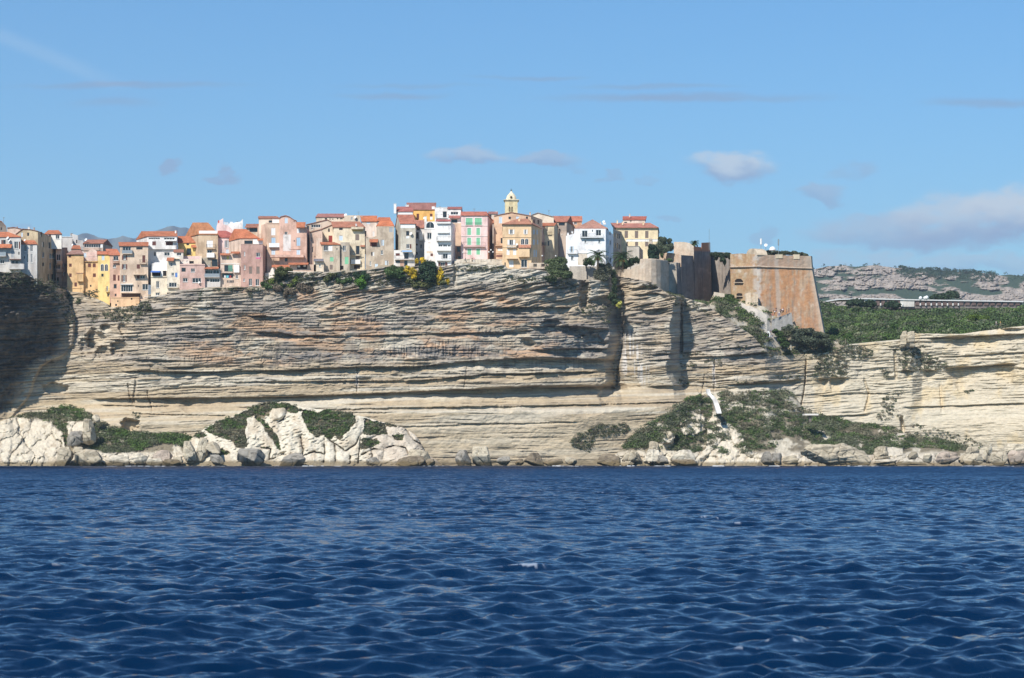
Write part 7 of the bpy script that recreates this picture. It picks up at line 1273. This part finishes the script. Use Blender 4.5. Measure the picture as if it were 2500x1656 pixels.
RK = [
  
 ('dark broken rock below the grassy hillock', 495, 1260, 640, 1380, 682, 'grey', 'I', 5, 'boulder'), ('pale upright rock poking out of the hillock scrub', 625, 1170, 735, 1370, 683, 'cream', 'I', 5, 'boulder'), ('small white rock tip on top of the hillock', 700, 1130, 770, 1200, 690, 'pale', 'I', 4, 'boulder'),
 ('pair of grey cream boulders beside the sheer headland rock', 430, 1380, 560, 1535, 675, 'cream', 'I', 5, 'boulder'), ('flat cream block tilted on the shore rocks', 540, 1385, 650, 1450, 677, 'cream', 'I', 5, 'boulder'), ('broad cream boulder with a brown tide line', 560, 1400, 790, 1535, 674, 'cream', 'I', 5, 'boulder'),
 ('heap of white rubble at the water near the rose block', 790, 1440, 1010, 1530, 676, 'white', 'I', 5, 'boulder'), ('long white slab in the rubble shore', 980, 1430, 1140, 1520, 675, 'white', 'I', 5, 'boulder'), ('low white stones beside the rose coloured block', 1110, 1470, 1260, 1530, 674, 'white', 'I', 5, 'boulder'), ('rose grey cube shaped block on the shore', 1168, 1405, 1335, 1500, 676, 'rose', 'I', 5, 'boulder'), ('flat brown reef rock awash below the rose block', 1240, 1475, 1400, 1535, 672, 'brown', 'I', 5, 'boulder'),
 ('cream boulder rounded on its sea side, first of the upright trio', 1395, 1335, 1505, 1495, 675, 'pale', 'I', 5, 'boulder'), ('tallest upright boulder of the trio', 1490, 1308, 1600, 1500, 676, 'pale', 'I', 5, 'boulder'), ('leaning oval boulder on top of the upright trio', 1572, 1335, 1685, 1435, 675, 'cream', 'I', 5, 'boulder'), ('dark rounded boulder at the feet of the trio', 1595, 1445, 1715, 1520, 672, 'grey', 'I', 5, 'boulder'), ('low cream stone at the water before the trio', 1310, 1450, 1420, 1530, 673, 'cream', 'I', 5, 'boulder'),
 ('large dark rounded rock before the white outcrop', 1810, 1395, 2050, 1535, 671, 'grey', 'I', 5, 'boulder'),


 ('low pale rocks trailing off toward the open cliff foot', 1230, 1400, 1420, 1510, 676, 'cream', 'J', 5, 'boulder'),
 ('smooth brown grey dome rock at the water before the scaly crag', 265, 1432, 490, 1535, 671, 'grey', 'J', 5, 'boulder'), ('small blue grey rounded stone at the water', 920, 1460, 1030, 1525, 671, 'grey', 'J', 5, 'boulder'), ('long low brown reef rock awash under the rounded crag', 1130, 1455, 1385, 1535, 672, 'brown', 'J', 5, 'boulder'), ('little dark reef stones awash by the open cliff foot', 1370, 1475, 1460, 1530, 674, 'brown', 'J', 4, 'boulder'),
 ('grey trapezoid boulder alone at the cliff foot', 1595, 1405, 1725, 1535, 678, 'grey', 'J', 5, 'boulder'), ('pale pyramid boulder with dark foot at the cliff foot', 1710, 1380, 1880, 1535, 679, 'pale', 'J', 5, 'boulder'), ('small dark pointed rock in the water past the pyramid', 1915, 1455, 2030, 1530, 676, 'grey', 'J', 5, 'boulder'), ('tiny black reef rock between the two dark boulders', 2060, 1470, 2130, 1525, 676, 'brown', 'J', 4, 'boulder'),
 ('brown angular boulder midway along the bare cliff foot', 85, 1425, 240, 1535, 677, 'brown', 'K', 5, 'boulder'), ('low brown stones strung along the bare cliff foot', 235, 1475, 400, 1530, 678, 'brown', 'K', 4, 'boulder'), ('small rounded stone near the big brown boulder', 400, 1465, 500, 1530, 678, 'cream', 'K', 4, 'boulder'), ('largest brown rounded boulder on the bare cliff foot', 645, 1432, 860, 1535, 678, 'brown', 'K', 5, 'boulder'),
 ('cream bank rock under the scrub beyond the brown boulder', 830, 1410, 1000, 1500, 684, 'cream', 'K', 5, 'boulder'), ('white boulder at the foot of the scrub slope', 1020, 1400, 1150, 1500, 681, 'white', 'K', 5, 'boulder'), ('grey low rock between white shore boulders', 1110, 1445, 1200, 1525, 678, 'grey', 'K', 5, 'boulder'), ('wide white shore crag under the scrub slope', 1180, 1405, 1420, 1520, 680, 'white', 'K', 5, 'crag'),  ('small cream rock face in the scrub slope', 1145, 1265, 1250, 1360, 688, 'cream', 'K', 5, 'boulder'), ('tiny ochre rock patch low in the scrub', 1045, 1340, 1120, 1410, 686, 'cream', 'K', 5, 'boulder'),
    ('low brown tide rocks under the white scree', 1200, 1480, 1420, 1535, 676, 'brown', 'K', 5, 'boulder'), 
 ('dark grey twin boulder, split down the middle', 185, 1195, 300, 1305, 678, 'grey', 'L', 5, 'boulder'), ('grey boulder with a shaded side next to its twin', 270, 1205, 375, 1305, 677, 'grey', 'L', 5, 'boulder'), ('cream stones between the grey twins and the layered rock', 360, 1225, 510, 1305, 677, 'cream', 'L', 5, 'boulder'), ('huge layered tan boulder lying at the shore', 478, 1128, 1105, 1310, 676, 'cream', 'L', 6, 'boulder'),
 ('cream rock pocket under scrub past the layered boulder', 1130, 1150, 1250, 1260, 690, 'cream', 'L', 5, 'boulder'), ('small cream rock beside the pocket in the scrub', 1410, 1190, 1500, 1260, 690, 'cream', 'L', 5, 'boulder'), ('white beach stones beyond the layered boulder', 1120, 1250, 1330, 1305, 683, 'white', 'L', 5, 'boulder'), ('flat white beach rocks further along the shore', 1310, 1258, 1560, 1305, 682, 'white', 'L', 5, 'boulder'), ('pale leaning beach boulder', 1525, 1205, 1620, 1290, 682, 'pale', 'L', 5, 'boulder'),
 ('rose tan slab with layered top near the beach', 1630, 1195, 1835, 1308, 680, 'rose', 'L', 5, 'boulder'), ('cracked tan boulder with a dark gap beside it', 1820, 1205, 2045, 1308, 680, 'cream', 'L', 5, 'boulder'), ('pale pillar rock standing behind the cracked boulder', 2010, 1130, 2110, 1290, 684, 'pale', 'L', 5, 'crag'), ('tan block under scrub toward the photo edge', 1880, 1150, 2000, 1230, 686, 'cream', 'L', 5, 'boulder'), ('grey tan boulder with undercut foot', 2075, 1195, 2240, 1308, 680, 'cream', 'L', 5, 'boulder'), ('last tan boulder cut by the photo edge', 2215, 1185, 2460, 1312, 681, 'rose', 'L', 5, 'boulder'), ('pale layered rock behind the last boulders', 2160, 1130, 2420, 1225, 690, 'pale', 'L', 5, 'boulder'),
 ]
for i, (lb, a, b, c, d, Y, tn, cr, sb, ct) in enumerate(RK): rock(lb, a, b, c, d, Y + (3.2 if ct == 'crag' else .6), None, i + 1, tn, sb, 14, (.12 if i % 3 == 0 else -.06), ct, .22 if 'layered' in lb or 'slab' in lb else (.05 if ct == 'crag' else 0), cr)
rock('layered rock stack standing at the rim of the far cliff', 770, 815, 845, 975, 736, None, 91, 'cream', 5, 14, 0, 'rock stack', .25, 'H', 'rocks on the cliff rim'); rock('second rounded rock stack on the rim, darker side turned away', 830, 825, 925, 975, 735, None, 92, 'cream', 5, 14, 0, 'rock stack', .25, 'H', 'rocks on the cliff rim')

# street lamps, shrine, posts, laundry -------------------------------------
def lamp(label, px, ytop, yfoot, Y, arms=1):
    f, c = P(px, yfoot, Y), P(px, ytop, Y); t = thing('street_lamp', label, 'street lamp', f, 'street lamps'); og = tuple(f); q = MB(); q.lathe(og, [(.14, -.8), (.14, .3), (.07, .4)], 8); q.bar(f, c, .06, 6, .045); gl = []
    if arms == 1: gl.append(c)
    else:
        for s in (-1, 1): e = c + Vector((.7 * s, 0, -.1)); q.bar(c - Vector((0, 0, .4)), e - Vector((0, 0, .25)), .04, 5); gl.append(e)
        if arms == 3: gl.append(c + Vector((0, 0, .6)))
    q.build('post', M_IRON, t, og)
    for g in gl: q = MB(); q.lathe(tuple(g), [(.04, -.27), (.2, -.18), (.26, 0), (.2, .18), (.04, .27)], 10); q.build('globe', M_DISH, t, og, True)
lamp('twin globe street lamp before the pink house', cx_('D', 1320), cy_('D', 985), cy_('D', 1080), 711, 2); lamp('three globe street lamp in the alley mouth by the pink house', cx_('D', 1672), cy_('D', 980), cy_('D', 1120), 712, 3)
lamp('single globe lamp at the dark alley beside the villa', cx_('E', 805), cy_('E', 1035), cy_('E', 1140), 709); lamp('globe lamp among the fig tree leaves', cx_('E', 990), cy_('E', 1038), cy_('E', 1120), 708); lamp('globe lamp by the shaded side of the white corner house', cx_('E', 1698), cy_('E', 1050), cy_('E', 1160), 714)
c = P(cx_('G', 918), cy_('G', 1372), 732); t = thing('shrine', 'small white roadside shrine with pointed roof beside the path', 'shrine', c); og = tuple(c)
q = MB(); q.box((c.x - .62, c.y - .4, c.z - .5), (c.x + .62, c.y + .4, c.z + 1.35)); q.build('body', M_WHITE, t, og); q = MB(); q.hexa([(c.x - .75, c.y - .5, c.z + 1.35), (c.x + .75, c.y - .5, c.z + 1.35), (c.x + .75, c.y + .5, c.z + 1.35), (c.x - .75, c.y + .5, c.z + 1.35), (c.x - .02, c.y - .5, c.z + 2.0), (c.x + .02, c.y - .5, c.z + 2.0), (c.x + .02, c.y + .5, c.z + 2.0), (c.x - .02, c.y + .5, c.z + 2.0)]); q.build('roof', M_WHITE, t, og)
q = MB(); q.box((c.x - .25, c.y - .43, c.z + .1), (c.x + .25, c.y - .401, c.z + 1.0)); q.build('niche', M_DARK, t, og)
for lb, cr, x, y0, y1, Y in (('tall wooden post on the grey boundary wall', 'L', 893, 262, 305, 742.5), ('short post on the grey boundary wall', 'L', 752, 318, 338, 741.5), ('short white bollard on the peach boundary wall', 'L', 443, 315, 345, 736)):
    a, b = P(cx_(cr, x), cy_(cr, y1), Y), P(cx_(cr, x), cy_(cr, y0), Y); q = MB(); q.bar(a - Vector((0, 0, .5)), b, .11, 6, .08); q.lathe(tuple(b), [(.1, 0), (.12, .05), (.02, .12)], 6); o = q.build('post', M_WHITE if 'white' in lb else flat_mat('weathered_wood', (.3, .25, .19), .9), None, tuple(a)); o.location = a; o.name = 'marker_post'; tag(o, lb, 'post', 'posts on the boundary walls')
q = MB(); a, b = P(cx_('F', 1408), 604, 771), P(cx_('F', 1408), 559, 771); q.bar(a, b, .05, 5); q.bar(a - Vector((0, 0, 1)), a + Vector((0, 0, 2)), .11, 6); o = q.build('flagpole', M_GREYP, None, tuple(a)); o.location = a; tag(o, 'thin bare pole at the outer end of the rampart', 'pole')
for lb, x, w_, cl in (('white towel on the laundry line of the peach terraced house', 1396, 22, (.7, .7, .68)), ('turquoise towel on the laundry line', 1430, 30, (.16, .50, .55)), ('dark red cloth on the laundry line', 1470, 20, (.35, .05, .06)), ('navy cloth on the laundry line', 1450, 16, (.05, .07, .2))):
    pl = Plane(cx_('B', 1334), 706.6, cx_('B', 1612), 706.6); q = MB(); n = 6; X0, X1 = cx_('B', x - w_ / 2), cx_('B', x + w_ / 2); y0, y1 = cy_('B', 968), cy_('B', 1002)
    for i in range(n):
        a, b = X0 + (X1 - X0) * i / n, X0 + (X1 - X0) * (i + 1) / n; da, db = .08 * math.sin(i * 1.7), .08 * math.sin((i + 1) * 1.7); q.hexa([pl.pt(a, y1, da), pl.pt(b, y1, db), pl.pt(b, y1, db - .02), pl.pt(a, y1, da - .02), pl.pt(a, y0, 0), pl.pt(b, y0, 0), pl.pt(b, y0, -.02), pl.pt(a, y0, -.02)])
    og = pl.pt((X0 + X1) / 2, y1); o = q.build('towel', flat_mat('towel_cloth', cl, .9), None, tuple(og)); o.location = og; tag(o, lb, 'laundry', 'laundry on a line')

# people -----------------------------------------------------------------
def skinned(name, pts, edges, m, parent, sub=1):
    me = bpy.data.meshes.new(name); me.from_pydata([p[:3] for p in pts], edges, []); o = bpy.data.objects.new(name, me); COL.objects.link(o)
    md = o.modifiers.new('skin', 'SKIN'); md.use_smooth_shade = True
    lay = me.skin_vertices[0] if me.skin_vertices else None
    if lay is None:
        me.skin_vertices_add() if hasattr(me, 'skin_vertices_add') else None
        lay = me.skin_vertices[0]
    for i, p in enumerate(pts): lay.data[i].radius = (p[3], p[4] if len(p) > 4 else p[3]); lay.data[i].use_root = (i == 0)
    o.modifiers.new('sub', 'SUBSURF').levels = sub; o.modifiers['sub'].render_levels = sub
    dg = bpy.context.evaluated_depsgraph_get(); ev = o.evaluated_get(dg); nm = bpy.data.meshes.new_from_object(ev); bpy.data.objects.remove(o)
    nm.materials.clear(); nm.materials.append(m); nm.polygons.foreach_set('use_smooth', [True] * len(nm.polygons)); r = bpy.data.objects.new(name, nm); return link(r, parent)
_M = {}
def cm(c):
    if c not in _M: _M[c] = flat_mat('cloth', c, .9)
    return _M[c]
SKIN = flat_mat('skin', (.46, .28, .20), .6)
def person(label, px, py, Y, rz, shirt, trousers, hair, stride=.0, arms=(.15, .15), h=1.7, group='walkers on the ramp'):
    f = P(px, py, Y); t = thing('person', label, 'person', f, group); s = h / 1.72
    def S(x, y, z, r, r2=None): return (x * s, y * s, z * s, r * s, (r2 or r) * s)
    pts = [S(0, 0, .94, .13, .10), S(0, 0, 1.15, .125, .09), S(0, 0, 1.36, .15, .09), S(0, 0, 1.47, .055), S(0, -.01, 1.56, .075, .085), S(0, -.01, 1.66, .085, .095), S(0, 0, 1.71, .05)]; e = [(0, 1), (1, 2), (2, 3), (3, 4), (4, 5), (5, 6)]
    hands = []
    for sg, a in ((-1, arms[0]), (1, arms[1])):
        y1, y2 = -.28 * math.sin(a), -.28 * math.sin(a) - .25 * math.sin(a + .35); z1, z2 = 1.39 - .28 * math.cos(a), 1.39 - .28 * math.cos(a) - .25 * math.cos(a + .35); b = len(pts)
        pts += [S(sg * .17, 0, 1.39, .055), S(sg * .215, y1, z1, .043), S(sg * .225, y2, z2, .03), S(sg * .225, y2 - .02, z2 - .08, .036, .018)]; e += [(2, b), (b, b + 1), (b + 1, b + 2), (b + 2, b + 3)]
        for k in range(4): j = len(pts); dy = -.028 + .019 * k; ln = (.062, .075, .07, .055)[k]; pts += [S(sg * .222, y2 - .02 + dy, z2 - .12, .009), S(sg * .215, y2 - .03 + dy, z2 - .12 - ln, .008)]; e += [(b + 3, j), (j, j + 1)]
        j = len(pts); pts += [S(sg * .20, y2 - .055, z2 - .085, .010), S(sg * .192, y2 - .07, z2 - .12, .009)]; e += [(b + 3, j), (j, j + 1)]
    for sg in (-1, 1):
        q = stride * sg; b = len(pts); pts += [S(sg * .09, 0, .88, .095), S(sg * .095, -.22 * q, .48, .062), S(sg * .10, -.42 * q + .06 * abs(q), .09, .042), S(sg * .105, -.42 * q - .11, .035, .038, .03)]; e += [(0, b), (b, b + 1), (b + 1, b + 2), (b + 2, b + 3)]
    body = skinned('body', pts, e, SKIN, t)
    sh = [S(0, 0, .93, .15, .115), S(0, 0, 1.15, .145, .105), S(0, 0, 1.37, .17, .105), S(0, 0, 1.44, .08)]; es = [(0, 1), (1, 2), (2, 3)]
    for sg, a in ((-1, arms[0]), (1, arms[1])): b = len(sh); sh += [S(sg * .18, 0, 1.395, .068), S(sg * .215, -.22 * math.sin(a), 1.39 - .22 * math.cos(a), .058)]; es += [(2, b), (b, b + 1)]
    skinned('shirt', sh, es, cm(shirt), t)
    tr = [S(0, 0, .95, .15, .12)]; et = []
    for sg in (-1, 1): q = stride * sg; b = len(tr); tr += [S(sg * .09, 0, .86, .11), S(sg * .095, -.22 * q, .48, .08), S(sg * .10, -.40 * q + .05 * abs(q), .12, .062)]; et += [(0, b), (b, b + 1), (b + 1, b + 2)]
    skinned('trousers', tr, et, cm(trousers), t)
    skinned('hair', [S(0, .035, 1.60, .07, .08), S(0, .025, 1.68, .09, .10), S(0, .005, 1.735, .06)], [(0, 1), (1, 2)], cm(hair), t)
    q = MB(); q.hexa([(-.012 * s, -.125 * s, 1.585 * s), (.012 * s, -.125 * s, 1.585 * s), (.008 * s, -.09 * s, 1.585 * s), (-.008 * s, -.09 * s, 1.585 * s), (-.008 * s, -.105 * s, 1.63 * s), (.008 * s, -.105 * s, 1.63 * s), (.006 * s, -.085 * s, 1.63 * s), (-.006 * s, -.085 * s, 1.63 * s)])
    q.build('nose', SKIN, t)
    q = MB()
    for sg in (-1, 1): q.box((sg * .032 * s - .012 * s, -.106 * s, 1.632 * s), (sg * .032 * s + .012 * s, -.09 * s, 1.645 * s))
    q.box((-.025 * s, -.100 * s, 1.545 * s), (.025 * s, -.085 * s, 1.553 * s)); q.build('face_features', cm((.12, .05, .04)), t)
    t.rotation_euler = (0, 0, rz); return t
g = lambda x: cx_('G', x)
gy = lambda y: cy_('G', y)
DK, NV, WH, RD, BL, KH, GY2 = (.03, .03, .035), (.04, .06, .14), (.65, .65, .63), (.5, .07, .06), (.12, .22, .42), (.3, .25, .17), (.2, .2, .21)
person('person in a red top at the low end of the ramp wall', g(973), gy(1140), 736.5, .4, RD, WH, DK, .3)
person('person in a white shirt and dark trousers near the ramp foot', g(1000), gy(1095), 738.5, 2.4, WH, DK, (.2, .12, .06), .4)
person('tall person in black standing above the others on the ramp', g(1018), gy(1060), 740.5, .2, DK, NV, DK, .1, h=1.8)
person('person in grey beside the tall person in black', g(990), gy(1062), 740.5, -.8, GY2, DK, KH, .2)
person('person in blue bending toward the ramp wall', g(1042), gy(1122), 737.3, 1.2, BL, WH, DK, .3, (.9, .7), 1.6)
person('person in a white top by the ramp wall beside the one in blue', g(1058), gy(1108), 737.6, .1, WH, BL, (.3, .2, .1), .1)
person('person in dark coat in the middle of the crowd on the ramp', g(1072), gy(1076), 738.8, 3.0, DK, DK, DK, .2)
person('person in navy with pale trousers in the crowd on the ramp', g(1088), gy(1082), 738.4, .6, NV, KH, DK, .3)
person('person with white jacket and dark legs in the crowd on the ramp', g(1102), gy(1070), 738.6, -.3, WH, DK, (.25, .16, .09), .2)
person('person in maroon behind the crowd on the ramp', g(1112), gy(1062), 739.4, 2.2, (.22, .05, .06), DK, DK, .1)
person('person in black leaning at the upper ramp wall', g(1152), gy(1075), 739.3, 1.6, DK, GY2, DK, .1)
person('person in a black top and red brown trousers highest on the ramp', g(1180), gy(1062), 740, .9, DK, (.25, .10, .07), DK, .2)
person('person in dark blue walking down behind the white shrine', g(948), gy(1345), 733.5, .3, NV, DK, DK, .5, group='walkers on the path')
person('person in pale blue walking below the white shrine', g(962), gy(1412), 732.5, .3, (.45, .52, .6), (.5, .5, .5), DK, .5, group='walkers on the path')
person('person with pink top and white trousers on the ledge before the pink house', cx_('D', 1440), cy_('D', 1125), 709.6, .2, (.62, .28, .32), WH, DK, .15, group='people before the pink house')
person('person in black beside the one with the pink top', cx_('D', 1416), cy_('D', 1125), 709.6, -.4, DK, DK, DK, .1, h=1.62, group='people before the pink house')
person('hiker in white on the far cliff rim', cx_('L', 2137), cy_('L', 155), 741, .6, WH, GY2, DK, .5, group='hikers on the far rim')
person('hiker in yellow on the far cliff rim', cx_('L', 2172), cy_('L', 155), 741, .6, (.55, .42, .06), KH, DK, .4, group='hikers on the far rim')

# wash along the rocks
def foam():
    n = 130; px = NR.uniform(-100, 2600, n); px = px[(fbm(px / 60, px * 0, 701, 3) > .54)]; Y = 668 + 6 * NR.rand(len(px)); V, Q, o = [], [], 0
    for x, y in zip(px, Y):
        c = P(x, 0, y); w_, h = .5 + 1.6 * NR.rand(), .04 + .16 * NR.rand() ** 3
        for k in range(7):
            d = NR.randn(2) * np.array([w_, .4]); r = .18 + .22 * NR.rand(); b = np.array([c.x + d[0], y + d[1], .02]); q = np.array([[-r * 2, -r, 0], [r * 2, -r, 0], [r * 2, r, 0], [-r * 2, r, 0], [-r * .9, -r * .4, h], [r * .9, -r * .4, h], [r * .9, r * .4, h], [-r * .9, r * .4, h]]) + b
            V.append(q); Q.append(np.array([[0, 1, 5, 4], [1, 2, 6, 5], [2, 3, 7, 6], [3, 0, 4, 7], [4, 5, 6, 7]]) + o); o += 8
    ob = np_mesh('foam', np.concatenate(V), np.concatenate(Q), flat_mat('sea_foam', (.7, .72, .74), .9)); tag(ob, kind='stuff')
foam()
print('objects', len(bpy.data.objects))
